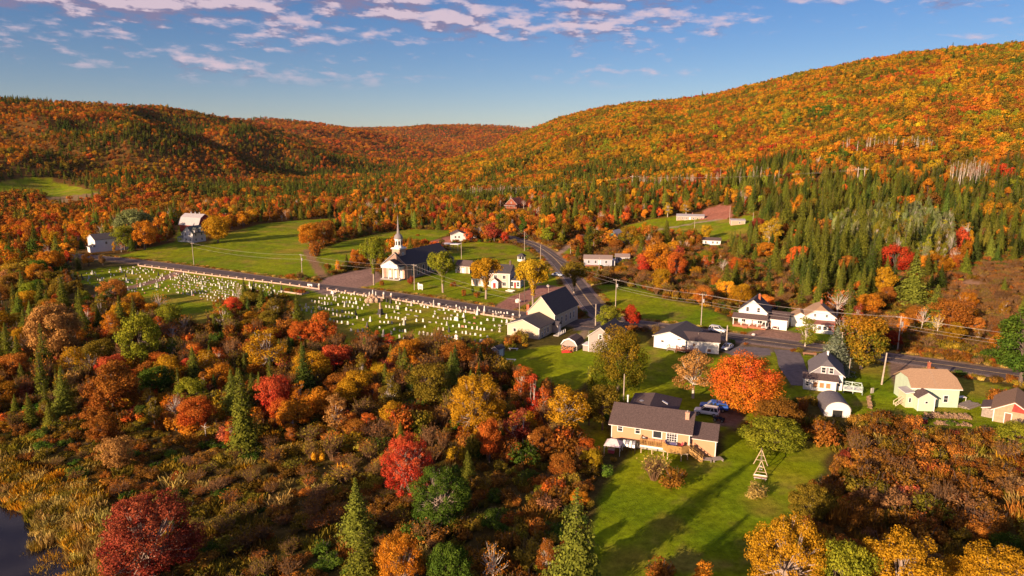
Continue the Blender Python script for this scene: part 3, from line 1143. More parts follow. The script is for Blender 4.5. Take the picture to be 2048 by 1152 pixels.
patio_chair(local(h1, 11.7, -1.2, 1.66), -1.4, PINK, "red patio chair beside the cloth covered deck table")
patio_chair(local(h1, 9.7, -1.0, 1.66), .9, CLOTHB, "violet patio chair between the french door and deck table")
for i, (x, y, r, lb) in enumerate(((15.9, -1.1, .1, "grey wooden platform under the annex wall, nearer the deck stairs"), (17.6, -.4, .6, "grey wooden platform sticking out past the annex corner"))):
    p = thing("platform", lb, "platform", local(h1, x, y, 0), h1.rotation_euler.z + r, "grey wooden platforms by the annex")
    for k in range(7):
        MB().box(-.9, -.6 + k * .18, .42, .9, -.45 + k * .18, .47).obj("plank", WOODG, p)
    for x_ in (-.8, .8):
        MB().box(x_ - .05, -.58, -.3, x_ + .05, .6, .418).obj("bearer", WOODG, p)
# canopy tent and small greenhouse by the left end
cp = thing("garden_canopy", "pale pink pop-up canopy with open sides beside the bungalow", "canopy", local(h1, 1.0, -3.1, 0), h1.rotation_euler.z)
for x in (-1.3, 1.3):
    for y in (-1.3, 1.3):
        MB().cyl((x, y, -.2), (x, y, 1.7), .035).obj("leg", TRIM, cp)
shell([(-1.4, -1.4, 1.68), (1.4, -1.4, 1.68), (1.4, 1.4, 1.68), (-1.4, 1.4, 1.68), (-.5, 0, 2.5), (.5, 0, 2.5)], [(0, 1, 5, 4), (2, 3, 4, 5), (1, 2, 5), (3, 0, 4)], .03).obj("canopy_cloth", CANVAS, cp)
MB().beam((-1.35, -1.35, 1.0), (-1.35, 1.35, 1.0), .04).beam((1.35, -1.35, 1.0), (1.35, 1.35, 1.0), .04).beam((-1.35, 1.35, 1.3), (1.35, 1.35, 1.3), .04).obj("side_rails", TRIM, cp)
pb = thing("storage_box", "pink plastic box standing under the pale canopy", "box", local(h1, .7, -3.4, 0), h1.rotation_euler.z)
MB().box(-.5, -.35, -.2, .5, .35, .7).obj("tub", PINK, pb)
MB().box(-.54, -.39, .702, .54, .39, .78).obj("lid", CANVAS, pb)
gh = thing("greenhouse", "small hoop-framed greenhouse between the canopy and the deck", "greenhouse", local(h1, 3.4, -1.6, 0), h1.rotation_euler.z)
hp = MB()
for k in range(5):
    x = -1.1 + k * .55
    pts = [(x, 1.0 * math.cos(t), .9 + 1.1 * math.sin(t)) for t in np.linspace(0, PI, 9)]
    pts = [(x, 1.0, -.2)] + pts + [(x, -1.0, -.2)]
    for a, b in zip(pts[:-1], pts[1:]):
        hp.beam(a, b, .05)
hp.obj("hoop_frame", DARKM, gh)
for k in range(4):
    for t0 in (0.15, 1.72):
        x = -1.1 + k * .55
        t = np.linspace(t0, t0 + 1.2, 4)
        V = [(xx, 1.02 * math.cos(q), .9 + 1.12 * math.sin(q)) for q in t for xx in (x + .06, x + .49)]
        MB().add(V, [(i * 2, i * 2 + 1, i * 2 + 3, i * 2 + 2) for i in range(3)]).obj("panel", LAMPW if (k + int(t0)) % 2 else GREYM, gh)

# --- white L-shaped hall
h3 = bld("white_hall", "low white L-shaped hall with dark gable roof by the main road", 1308, 694, -33, cat='hall', size=14)
gable(h3, 0, 0, 8.2, 12, -.4, 3.1, 4.6, 'y', WHITE, ROOFD, .45)
h3b = thing("hall_wing_frame", None, None, (0, 0, 0))
bpy.data.objects.remove(h3b)
g3 = bld("white_annex", "white flat-fronted wing with brown low roof joined to the dark-roofed hall", 1357, 702, -17, cat='hall', size=10)
gable(g3, 0, .2, 9.6, 8.4, -.4, 2.9, 3.9, 'x', WHITE, ROOFB, .35)
win(h3, 'F', 2.2, 0, 1.7, .7, .45, 1, 1, .06)
door(h3, 'F', 4.9, 0, .6)
for x in (3.6, 4.6):
    MB().lathe([(.02, 3.05), (.1, 3.1), (.1, 3.2)], x, -.15, 8).obj("floodlight", LAMPW, h3)
dh = MB().box(4.0, -1.7, .45, 6.2, -.02, .58).obj("stoop", WOODG, h3)
rail(dh, [(4.05, -.1, .58), (4.05, -1.65, .58), (5.6, -1.65, .58)], .85, WOODG)
for x in (4.1, 6.1):
    MB().box(x - .06, -1.6, -.4, x + .06, -1.48, .448).obj("post", WOODG, dh)
win(g3, 'F', 3.7, .2, 1.45, .55, .8, 1, 1, .06, pane=DOORB)
win(g3, 'F', 7.4, .2, .35, .9, .75, 1, 1, .06, pane=DOORB)
win(g3, 'R', 3.2, 9.6, 1.2, .8, 1.0)
win(g3, 'R', 6.3, 9.6, 1.2, .8, 1.0)
dg = MB().box(-.6, -1.7, .5, 4.6, .18, .62).obj("deck", WOODR, g3)
rail(dg, [(-.55, -.1, .62), (-.55, -1.65, .62), (4.55, -1.65, .62), (4.55, -.9, .62)], .9, WOODR, 1.0, bal=True)
for x in (-.5, 2, 4.5):
    MB().box(x - .06, -1.62, -.4, x + .06, -1.5, .498).obj("post", WOODR, dg)
MB().cyl((4.6, 3.2, 3.2), (4.6, 3.2, 4.3), .07).obj("vent_pipe", WOODG, g3)
MB().cyl((7.5, 4.0, 3.3), (7.5, 4.0, 4.1), .12).obj("vent_pipe", WOODG, g3)
pg = thing("propane_grill", "dark barbecue grill standing on the hall's reddish deck", "grill", local(g3, 1.1, -.9, .62), g3.rotation_euler.z)
MB().box(-.5, -.25, .7, .5, .25, .78).obj("side_shelf", DARKM, pg)
MB().cyl((-.3, 0, .95), (.3, 0, .95), .24, n=10).obj("hood", DARKM, pg)
for x in (-.3, .3):
    MB().box(x - .03, -.2, 0, x + .03, .2, .698).obj("leg", DARKM, pg)

# --- white farmhouse with red porch
h5 = bld("white_house", "white gabled house with red-railed porch and attached garage", 1462, 652, -28, size=14)
gable(h5, 1.6, 2.2, 9.2, 10.5, -.3, 4.5, 7.7, 'y', WHITE, ROOFD, .35)
leanto(h5, .4, .1, 9.4, 2.2, 2.75, 3.75, ROOFB, .3)
MB().box(.4, .1, -.4, 9.4, 2.19, .55).obj("porch_floor", WOODR, h5)
for x in (.5, 2.7, 4.9, 7.1, 9.3):
    MB().box(x - .09, .15, .55, x + .09, .33, 2.62).obj("porch_post", TRIM, h5)
rail(h5, [(.5, 2.1, .55), (.5, .24, .55), (3.2, .24, .55)], .8, WOODR, 1.1, bal=True)
rail(h5, [(4.7, .24, .55), (9.3, .24, .55), (9.3, 2.1, .55)], .8, WOODR, 1.1, bal=True)
steps(h5, 3.3, 4.6, .1, 3, .55, .3, WOODR)
win(h5, 'F', 1.0 + 2.9, 2.2, 4.4, .7, 1.2)
win(h5, 'F', 1.0 + 5.9, 2.2, 4.4, .7, 1.2)
win(h5, 'F', 2.9, 2.2, 1.2, 1.2, 1.2, 2, 1)
win(h5, 'F', 7.4, 2.2, 1.2, 1.4, 1.2, 2, 1)
door(h5, 'F', 5.0, 2.2, .56)
win(h5, 'L', 5.5, 1.6, 1.2)
win(h5, 'L', 8.0, 1.6, 1.2)
gable(h5, 9.28, 2.6, 14.6, 9.5, -.3, 2.7, 3.9, 'x', WHITE, ROOFB, .3, names=("garage_wall", "garage_roof"), off=.7)
MB().box(10.9, 2.54, -.2, 13.9, 2.59, 2.1).obj("garage_door", TRIM, h5)
door(h5, 'F', 10.0, 2.6, 0, m=DOORB)
chimney(h5, 6.3, 7.0, 6.9, 8.7, .6)
# --- white house with tan hip-ended roof
h6 = bld("white_house", "white house with tan clipped-gable roof behind the thin red tree", 1611, 664, -20, size=9)
jerk(h6, 0, 1.8, 7.4, 10, -.3, 4.3, 7.0, WHITE, WHITE, ROOFT, .4)
leanto(h6, .3, 0, 7.2, 1.8, 2.6, 3.3, mat("faded_red_brown_shingles", (.24, .10, .08), .9, .15, 4.0), .3)
MB().box(2.6, .05, -.4, 7.1, 1.79, 2.4).obj("sunporch_wall", WHITE, h6)
MB().box(.3, .05, -.4, 2.58, 1.79, .5).obj("porch_floor", WOODR, h6)
for x in (.4, 2.0):
    MB().box(x - .08, .1, .5, x + .08, .26, 2.48).obj("porch_post", TRIM, h6)
rail(h6, [(.4, .2, .5), (2.0, .2, .5)], .8, WOODR, 1.0, bal=True)
win(h6, 'F', 2.2, 1.775, 4.25, .55, .7)
win(h6, 'F', 5.2, 1.775, 4.25, .55, .7)
for x in (3.5, 4.8, 6.1):
    win(h6, 'F', x, .05, 1.0, .8, 1.0)
chimney(h6, 3.9, 6.5, 6.6, 8.2, .5)
g6 = bld("white_garage", "small white garage with tan roof left of the clipped-gable house", 1582, 652, -20, cat='garage', size=5)
gable(g6, 0, 0, 4.6, 5.5, -.3, 2.6, 4.0, 'y', WHITE, ROOFT, .3)
MB().box(.8, -.04, 0, 3.8, .0, 2.1).obj("garage_door", TRIM, g6)
# --- grey gabled house
h7 = bld("grey_gabled_house", "white house with grey clipped gable and brown porch roof beside the blue spruce", 1606, 778, -22, size=8)
jerk(h7, 1.3, 1.9, 7.6, 10.6, -.3, 3.3, 5.9, WHITE, GREYS, ROOFG, .4)
leanto(h7, 0, 0, 6.4, 1.9, 2.5, 3.3, ROOFB, .3)
MB().box(0, .02, -.4, 6.3, 1.89, 2.3).obj("sunporch_wall", WHITE, h7)
win(h7, 'F', .75, .02, .9, .5, .9)
for x in (2.3, 3.55, 4.8):
    win(h7, 'F', x, .02, .75, .85, 1.1, 1, 1, pane=mat("amber_window_blind", (.45, .22, .10), .5, .2, 2.0))
win(h7, 'F', 3.75, 1.875, 3.55, .75, 1.15)
win(h7, 'F', 5.25, 1.875, 3.55, .75, 1.15)
win(h7, 'F', 6.95, 1.9, .9, .5, 1.1)
chimney(h7, 4.6, 7.2, 5.5, 6.9, .35, TRIM)
dq = MB().box(7.75, .6, .55, 11.4, 3.6, .68).obj("deck", TRIM, h7)
for a, b in (((7.8, .65), (11.35, .65)), ((11.35, .65), (11.35, 3.55)), ((7.8, 3.55), (11.35, 3.55))):
    rr = MB()
    a = Vector((a[0], a[1], .68))
    b = Vector((b[0], b[1], .68))
    n = 2
    for i in range(n + 1):
        p = a.lerp(b, i / n)
        rr.box(p.x - .07, p.y - .07, -.4, p.x + .07, p.y + .07, 1.75)
    for hh in (.12, .95):
        rr.beam(a + Vector((0, 0, hh)), b + Vector((0, 0, hh)), .06, .1)
    for i in range(n):
        p, q = a.lerp(b, i / n), a.lerp(b, (i + 1) / n)
        rr.beam(p + Vector((0, 0, .12)), q + Vector((0, 0, .95)), .05)
        rr.beam(p + Vector((0, 0, .95)), q + Vector((0, 0, .12)), .05)
    rr.obj("railing", mat("pale_green_paint", (.55, .68, .60), .6), dq)
# --- quonset shed
q8 = bld("arched_shed", "white-fronted shed with rounded grey arched roof", 1648, 832, -12, cat='shed', size=5)
W8 = 4.6
arc = [(W8 / 2 - (W8 / 2) * math.cos(t), 1.3 + 1.75 * math.sin(t)) for t in np.linspace(0, PI, 13)]
MB().prism([(0, -.3), (W8, -.3)] + arc[::-1], 0, .12).obj("front_wall", WHITE, q8)
MB().prism([(.03, -.3), (W8 - .03, -.3)] + [(W8 / 2 + (p[0] - W8 / 2) * .97, p[1] * .98) for p in arc[::-1]], .125, 6).obj("body", ROOFG, q8)
ro = MB()
n = len(arc)
outer = [(W8 / 2 + (p[0] - W8 / 2) * 1.05, p[1] + .1) for p in arc]
ro.prism(arc + outer[::-1], -.25, 6.2)
ro.obj("roof", ROOFG, q8)
MB().box(1.45, -.05, -.1, 3.2, -.002, 1.35).obj("door_opening", DARKM, q8)
MB().box(1.33, -.08, -.1, 1.44, -.003, 1.47).box(3.21, -.08, -.1, 3.32, -.003, 1.47).box(1.44, -.08, 1.36, 3.21, -.003, 1.47).obj("door_frame", TRIM, q8)
# --- mint house
h8 = bld("mint_green_house", "mint green house with tan shingle roof and small white chimney-side annex", 1820, 812, -6, size=10)
MB().box(0, 0, -.3, 8.9, 7.4, 3.9).obj("wall", MINT, h8)
# clipped hip-ended tan roof, ridge along x
V = [(-.35, -.35, 3.85), (9.25, -.35, 3.85), (9.25, 7.75, 3.85), (-.35, 7.75, 3.85), (.9, 3.7, 6.5), (8.0, 3.7, 6.5), (-.2, 1.9, 5.3), (-.2, 5.5, 5.3), (9.1, 1.9, 5.3), (9.1, 5.5, 5.3)]
r8 = shell([(v[0], v[1], v[2] + .2) for v in V], [(0, 1, 8, 5, 4, 6), (2, 3, 7, 4, 5, 9), (6, 4, 7), (8, 9, 5)], .16).obj("roof", ROOFT, h8)
MB().prism([(0.05, 3.905), (7.35, 3.905), (5.5, 5.2), (1.9, 5.2)], .02, 8.88, 'x').obj("gable", MINT, h8)
MB().box(-.37, -.40, 3.72, 9.27, -.30, 3.885).obj("fascia", TRIM, r8)
win(h8, 'F', 6.5, 0, 1.1, .75, 1.3, 1, 2, .12)
win(h8, 'R', 3.5, 8.9, 1.2)
chimney(h8, 5.1, 5.0, 6.0, 7.7, .45)
la = MB()
for k in range(9):
    la.box(4.3, -.2 + k * .42, 4.12 + k * .28, 4.75, -.14 + k * .42, 4.18 + k * .28)
la.obj("roof_ladder", WOODG, h8)
gable(h8, .2, -2.6, 3.2, -.02, -.3, 2.7, 3.7, 'y', MINT, ROOFB, .25, names=("annex_wall", "annex_roof"))
win(h8, 'F', 1.7, -2.6, 1.6, .45, .4, 1, 1, .08)
MB().box(-1.35, -.9, -.3, .16, 2.2, 2.9).obj("porch_wall", CREAM, h8)
leanto(h8, -1.4, -.9, .1, 2.2, 3.1, 3.4, TIN, .2, slope='x')
win(h8, 'F', -.6, -.9, 1.1, .4, .9, 1, 1, .08)
s8 = MB()
for y in (-.4, .6):
    s8.beam((-2.9, y, .1), (-1.4, y, 1.3), .07)
    s8.beam((-2.9, y, .8), (-1.4, y, 2.0), .07)
    s8.box(-2.95, y - .05, -.3, -2.85, y + .05, .85)
for k in range(5):
    s8.box(-2.9 + k * .3, -.4, .15 + k * .22, -2.6 + k * .3, .6, .2 + k * .22)
s8.obj("porch_stairs", CREAM, h8)
# --- shed at the east edge
h9 = bld("red_gabled_shed", "tan-roofed shed with red gable and cream wall beside bright green tree", 1985, 842, -38, cat='shed', size=8)
gable(h9, 0, 0, 5.8, 9, -.4, 2.5, 4.3, 'y', mat('tan_board_siding', (.44, .31, .20), .8, .15, 2.0, lines=('X', 1.2), bump=.3), mat('brown_tan_shingles', (.27, .17, .11), .9, .2, 5.0), .5)
MB().prism([(2.6, 2.52), (5.7, 2.52), (2.9, 4.2)], -.04, -.005).obj("gable_panel", REDW, h9)
door(h9, 'F', 2.2, 0, 0, m=DOORB)
leanto(h9, -2.0, 1.5, 0, 6, 1.9, 2.5, ROOFB, .1, name="side_roof", slope='x')
MB().box(-1.9, 1.6, -.4, -.02, 5.9, 1.75).obj("side_bay", WOODG, h9)

# --- long beige hall (two volumes)
b0 = P0 = flat(1078, 688)
h10 = bld("beige_hall", "long beige hall with steep dark roof and lower front wing beside the cemetery", 0, 0, -30, cat='hall', loc=flat(1070, 676), size=15)
gable(h10, -8.5, 0, 1.2, 9.2, -.5, 3.1, 4.9, 'y', BEIGE, ROOFD, .45)
gable(h10, -7.2, 9.32, 1.2, 24.5, -.5, 5.0, 9.6, 'y', BEIGE, ROOFD, .35, names=("hall_wall", "hall_roof"))
win(h10, 'F', -6.3, 0, 1.3, .8, .85, 1, 1)
for y in (3.4, 5.2):
    win(h10, 'R', y, 1.2, .8, .75, 1.5)
win(h10, 'R', 1.8, 1.2, .3, .7, 1.2)
for y in (11.2, 13.9, 16.7, 19.6, 22.0):
    win(h10, 'R', y, 1.2, 1.5, .8, 1.9)
chimney(h10, -7.7, 10.4, 0, 6.6, .85)
MB().box(-8.6, 9.4, 2.2, -7.25, 16.5, 2.6).obj("side_roof", TRIM, h10)
MB().box(-8.5, 9.5, -.5, -7.25, 16.4, 2.18).obj("side_wall", BEIGE, h10)
en = MB().box(1.24, 7.9, -.4, 3.0, 9.8, 2.3).obj("entry_wall", TAUPE, h10)
sh = shell([(1.2, 7.6, 2.4), (3.2, 7.6, 2.4), (3.2, 8.85, 3.3), (1.2, 8.85, 3.3), (3.2, 10.1, 2.4), (1.2, 10.1, 2.4)], [(0, 1, 2, 3), (3, 2, 4, 5)], .1).obj("entry_roof", ROOFD, h10)
door(h10, 'R', 8.85, 3.0, .3)
rp = MB().box(3.04, 5.0, -.3, 4.6, 9.6, .28).obj("ramp", CONC, h10)
rail(rp, [(4.5, 5.1, .28), (4.5, 9.5, .28)], .9, TRIM)
lp = MB().cyl((1.25, 21.0, 3.6), (1.7, 21.0, 3.6), .04).lathe([(.25, 3.35), (.1, 3.6)], 1.7, 21.0, 8).obj("wall_lamp", GREYM, h10)
# --- grey house by the big green tree
h11 = bld("taupe_house", "narrow taupe house with white trim half hidden by the green-orange tree", 1177, 703, -28, size=8)
gable(h11, 0, 0, 6.2, 10, -.4, 4.2, 6.6, 'y', TAUPE, ROOFD, .35)
win(h11, 'F', 3.1, 0, 3.6, .7, 1.1)
MB().box(-1.6, .1, -.4, -.02, 3, 1.5).obj("side_bay", TAUPE, h11)
MB().box(-1.8, -.1, 1.502, 0, 3.2, 1.65).obj("bay_roof", TRIM, h11)
MB().cyl((-.1, .2, 3.6), (-.1, .2, 5.2), .06).obj("vent_pipe", GREYM, h11)
# --- barn-shaped shed with wood pile
h12 = bld("gambrel_shed", "small gambrel-roofed white shed with firewood stacked in front", 1123, 698, -26, cat='shed', size=5)
gp = [(0, -.3), (4.2, -.3), (4.2, 1.4), (3.5, 2.4), (2.1, 3.0), (.7, 2.4), (0, 1.4)]
MB().prism(gp, 0, 5).obj("wall", TAUPE, h12)
ou = [(4.35, 1.35), (3.6, 2.5), (2.1, 3.15), (.6, 2.5), (-.15, 1.35)]
inn = [(4.22, 1.38), (3.5, 2.41), (2.1, 3.01), (.7, 2.41), (-.02, 1.38)]
MB().prism(inn + ou[::-1], -.2, 5.3).obj("roof", ROOFB, h12)
ou2 = [(4.42, 1.28), (3.65, 2.56), (2.1, 3.24), (.55, 2.56), (-.22, 1.28)]
in2 = [(4.15, 1.4), (3.4, 2.3), (2.1, 2.85), (.8, 2.3), (.05, 1.4)]
MB().prism(in2 + ou2[::-1], -.32, -.21).obj("barge_board", TRIM, h12)


def log_stack(name, label, loc, rz, L, Hh, D, m, seed=1, r=.11, cat='firewood', group=None):
    """rows of round logs; the ends face -y; every log at the front is a log, those behind are a core"""
    t = thing(name, label, cat, loc, rz, group)
    rg = random.Random(seed)
    rows = max(1, int(Hh / (2 * r * .9)))
    cols = max(1, int(L / (2 * r)))
    base = MB().cyl((0, 0, 0), (0, D, 0), r, n=6)
    me = me_from("log", base.V, base.F, m)
    me2 = me_from("log", base.V, base.F, mat("dark_old_log", (.20, .13, .09), .9, .3, 5.0))
    k = 0
    for j in range(rows):
        for i in range(cols - (j % 2)):
            if k > 250:
                break
            if j == rows - 1 and rg.random() < .45:
                continue
            o_ = bpy.data.objects.new("log", me if rg.random() < .6 else me2)
            C.objects.link(o_)
            o_.parent = t
            o_.location = (-L / 2 + (i + .5 + .5 * (j % 2)) * 2 * r, rg.uniform(-.22, .22), r + j * 2 * r * .88 + rg.uniform(-.03, .03))
            s = rg.uniform(.7, 1.15)
            o_.scale = (s, rg.uniform(.75, 1.1), s)
            o_.rotation_euler = (rg.uniform(-.08, .08), rg.uniform(0, 1), rg.uniform(-.16, .16))
            k += 1
    return t


log_stack("firewood_pile", "orange firewood stacked against the front of the gambrel shed", local(h12, 2.1, -1.0, 0), h12.rotation_euler.z, 3.8, 1.5, .6, mat("fresh_orange_log", (.62, .27, .12), .85, .3, 4.0), 3, .14)
tp = thing("red_tarpaulin", "crumpled red tarpaulin on the grass before the gambrel shed", "tarpaulin", local(h12, 2.3, -2.2, 0), 0)
rg = random.Random(4)
V = [(-1.3 + 2.6 * i / 8, -.8 + 1.6 * j / 6, .08 + .45 * max(0, 1 - ((i - 4) / 4.3) ** 2) * max(0, 1 - ((j - 3) / 3.4) ** 2) + rg.uniform(-.07, .12)) for j in range(7) for i in range(9)]
shell(V, [(j * 9 + i, j * 9 + i + 1, j * 9 + i + 10, j * 9 + i + 9) for j in range(6) for i in range(8)], .03).obj("sheet", mat("red_tarp", (.62, .05, .03), .6, .15, 3.0), tp)
# --- small dark garden shed
h13 = bld("garden_shed", "tiny dark-roofed garden shed at the edge of the mown yard", 984, 712, -38, cat='shed', size=3)
gable(h13, 0, 0, 2.0, 2.4, -.2, 1.9, 2.5, 'y', GREYS, ROOFD, .12)
MB().box(2.003, .4, 0, 2.03, 1.9, 1.75).obj("door", WHITE, h13)

# --- church
cb = flat(763, 557)
ch = bld("church", "red brick church with white portico, clock tower and tall thin spire", 0, 0, -27, cat='church', loc=cb, size=26)
gable(ch, -1.6, 3.4, 10.2, 34.5, -.5, 5.6, 10.2, 'y', BRICK, ROOFD, .45, names=("nave_wall", "nave_roof"))
MB().box(-1.7, 3.25, -.4, -.9, 3.39, 5.3).box(9.5, 3.25, -.4, 10.3, 3.39, 5.3).obj("corner_pilaster", BRICKL, ch)
MB().box(-.2, .2, -.4, 8.8, 3.2, .35).obj("portico_floor", CONC, ch)
for i in range(3):
    MB().box(-.3 - i * .12, -.1 - i * .32, -.5, 8.9 + i * .12, .19 - i * .32, .24 - i * .11).obj("step", CONC, ch)
for x in (.3, 3.0, 5.6, 8.3):
    c = MB().lathe([(.34, .351), (.34, .55), (.26, .62), (.22, 4.25), (.32, 4.35), (.32, 4.5)], x, .75, 12).obj("column", TRIM, ch, True)
MB().box(-.3, .25, 4.502, 8.9, 3.2, 5.35).obj("entablature", TRIM, ch)
gable(ch, -.25, .3, 8.85, 5.6, 5.352, 5.4, 7.7, 'y', TRIM, ROOFD, .22, names=("pediment", "portico_roof"))
o = MB()
for k in range(16):
    t0, t1 = 2 * PI * k / 16, 2 * PI * (k + 1) / 16
    o.beam((4.3 + .52 * math.cos(t0), .22, 6.35 + .52 * math.sin(t0)), (4.3 + .52 * math.cos(t1), .22, 6.35 + .52 * math.sin(t1)), .08)
o.obj("round_ornament", GREYS, ch)
for x in (1.6, 4.3, 7.0):
    door(ch, 'F', x, 3.29, .36, 1.4, 2.6, TRIM)
    win(ch, 'F', x, 3.29, 3.35, 1.4, .6, 2, 1, .14)
MB().box(-.1, 3.3, .3, 8.7, 3.37, 4.5).obj("porch_back_wall", BRICKL, ch)
# tower
tw = MB().box(2.4, 4.2, 5.0, 6.2, 8.0, 11.6).obj("tower", BRICKL, ch)
MB().box(2.05, 3.85, 11.6, 6.55, 8.35, 11.95).box(2.25, 4.05, 11.95, 6.35, 8.15, 12.15).obj("cornice", TRIM, tw)


def ring(par, side, u, plane, z, r, m, name, fill=None):
    o_ = MB()
    for k in range(18):
        t0, t1 = 2 * PI * k / 18, 2 * PI * (k + 1) / 18
        o_.beam((r * math.cos(t0), -.05, r * math.sin(t0)), (r * math.cos(t1), -.05, r * math.sin(t1)), .14, .12)
    q = o_.obj(name, m, par)
    q.location = (u, plane, z) if side in 'FB' else (plane, u, z)
    q.rotation_euler = (0, 0, RZ[side])
    if fill:
        MB().cyl((0, .0, 0), (0, -.03, 0), r * .98, n=18).obj("clock_dial", fill, q)
        MB().box(-.03, -.06, 0, .03, -.035, r * .8).beam((0, -.05, 0), (r * .5, -.05, r * .25), .06).obj("clock_hands", TRIM, q)
    return q


ring(tw, 'F', 4.3, 4.2, 9.7, .62, TRIM, "clock", GREYS)
ring(tw, 'R', 6.1, 6.2, 9.7, .62, TRIM, "clock", GREYS)
ring(tw, 'L', 6.1, 2.4, 9.7, .62, TRIM, "clock", GREYS)
bf = MB().lathe([(1.72, 12.15), (1.72, 12.7), (1.5, 12.75), (1.5, 15.3), (1.75, 15.35), (1.75, 15.6)], 4.3, 6.1, 8, PI / 8).obj("belfry", TRIM, ch)
for k in range(8):
    t = PI / 4 * k
    o_ = MB().prism([(-.32, 0), (.32, 0), (.32, 1.3), (.2, 1.6), (0, 1.72), (-.2, 1.6), (-.32, 1.3)], -.06, .03).obj("louvre_opening", GLASS, bf)
    rr = 1.5 * math.cos(PI / 8)
    o_.location = (4.3 + rr * math.cos(t), 6.1 + rr * math.sin(t), 13.1)
    o_.rotation_euler = (0, 0, t + PI / 2)
dm = MB().lathe([(1.8, 15.605), (1.78, 15.9), (1.6, 16.5), (1.25, 17.05), (.8, 17.5), (.62, 17.65)], 4.3, 6.1, 16).obj("dome", SPIRE, ch, True)
sp = MB().lathe([(.62, 17.651), (.45, 19.2), (.28, 21.6), (.12, 23.8), (.03, 24.9)], 4.3, 6.1, 8, PI / 8).obj("spire", SPIRE, ch)
for y in (7.0, 10.6, 14.2, 17.8, 21.4):
    fw = MB()
    fw.box(10.2, y - .75, 1.0, 10.26, y - .62, 4.0).box(10.2, y + .62, 1.0, 10.26, y + .75, 4.0).box(10.2, y - .8, .86, 10.30, y + .8, .999)
    pts = [(y - .68 * math.cos(t), 4.0 + .68 * math.sin(t)) for t in np.linspace(0, PI, 7)]
    for a, b in zip(pts[:-1], pts[1:]):
        fw.beam((10.23, a[0], a[1]), (10.23, b[0], b[1]), .12)
    f_ = fw.obj("arched_window", TRIM, ch)
    MB().prism([(y - .62, 1.0), (y + .62, 1.0), (y + .62, 4.0)] + [(y + .62 * math.cos(t), 4.0 + .62 * math.sin(t)) for t in np.linspace(.3, PI - .3, 5)] + [(y - .62, 4.0)], 10.2, 10.225, 'x').obj("pane", GLASS, f_)
door(ch, 'R', 25.2, 10.2, 0, 1.2, 2.4)
gable(ch, -3.5, 34.6, 8.5, 40, -.5, 3.2, 4.6, 'x', BRICK, ROOFD, .3, names=("rear_wall", "rear_roof"))
MB().box(3.0, 35.8, 4.75, 8.0, 38.4, 4.95).obj("roof_skylight", GREYM, ch)
cpy = thing("open_carport", "open white-roofed carport on posts behind the church", "carport", (*flat(884, 500), hz1(*flat(880, 506))), math.radians(-20))
MB().box(0, 0, 2.9, 9, 4.5, 3.1).obj("roof", TRIM, cpy)
for x in (.3, 4.5, 8.7):
    for y in (.3, 4.2):
        MB().box(x - .1, y - .1, -.4, x + .1, y + .1, 2.898).obj("post", WOODG, cpy)
# breezeway annex
h14 = bld("brick_annex", "small brick annex with white columns between church and brick rectory", 912, 545, -25, cat='annex', size=7)
gable(h14, 0, 0, 6.4, 5, -.4, 3.0, 4.8, 'x', BRICKL, ROOFB, .35)
MB().prism([(.1, 3.02), (4.9, 3.02), (2.5, 4.7)], 6.41, 6.44, 'x').obj("gable_panel", GREYS, h14)
for x in (.1, 2.3, 4.4, 6.3):
    MB().box(x - .2, -.16, -.3, x + .2, -.01, 2.9).obj("pilaster", TRIM, h14)
door(h14, 'F', 3.35, 0, 0)
win(h14, 'F', 1.2, 0, 1, .8, 1.2)
# rectory
r0 = flat(964, 573)
h15 = bld("brick_rectory", "two-storey orange brick rectory with white porch and sunrooms either side", 0, 0, -14, loc=r0, size=14)
gable(h15, 0, 0, 10.6, 8.2, -.4, 5.4, 7.8, 'x', mat('pale_pink_brick', (.68, .50, .42), .85, .12, 6.0, bump=.2), ROOFD, .35)
MB().prism([(.1, 5.42), (8.1, 5.42), (4.1, 7.6)], 10.61, 10.64, 'x').obj("gable_panel", GREYS, h15)
MB().box(-.05, -.12, 5.0, 10.65, -.01, 5.4).obj("frieze", TRIM, h15)
for x in (.15, 10.45):
    MB().box(x - .2, -.07, -.3, x + .2, -.01, 5.0).obj("corner_pilaster", TRIM, h15)
for x in (2.0, 5.2, 8.5):
    win(h15, 'F', x, 0, 3.3, 1.1, 1.25, 2, 1, .17)
for x in (2.2, 8.5):
    win(h15, 'F', x, 0, .7, 1.3, 1.35, 2, 1, .17)
gable(h15, 4.0, -1.9, 6.6, -.02, -.4, 2.5, 3.5, 'y', TRIM, ROOFR, .2, names=("porch", "porch_roof"))
door(h15, 'F', 5.3, -1.9, 0, 1.0, 2.0, DOORR)
steps(h15, 4.6, 6.0, -1.9, 2, .3, .35, CONC)
chimney(h15, 9.8, 4.1, 6.9, 9.3, .7, mat("dark_chimney_brick", (.15, .10, .09), .85, .2, 5.0))
MB().box(-4.3, .9, -.4, -.02, 5.8, 2.9).obj("sunroom_wall", TRIM, h15)
hip(h15, -4.3, .9, -.5, 5.8, 3.1, 4.0, ROOFR, .3, name="sunroom_roof")
for x in (-3.6, -2.3, -1.0):
    win(h15, 'F', x, .9, .5, .7, 1.8, 1, 1, .1, pane=BRICKL)
MB().box(10.65, .6, -.4, 14.4, 6, 2.8).obj("sunroom_wall", TRIM, h15)
hip(h15, 10.9, .6, 14.4, 6, 3.0, 3.9, ROOFD, .3, name="sunroom_roof", axis='y')
win(h15, 'F', 11.4, .6, .6, .8, 1.6, 1, 2, .1)
door(h15, 'F', 12.5, .6, 0, .8, 2.1, DOORR)
win(h15, 'F', 13.6, .6, .6, .8, 1.6, 1, 2, .1)
for y in (1.4, 2.5, 3.6, 4.7):
    win(h15, 'R', y, 14.4, .6, .7, 1.6, 1, 1, .1)
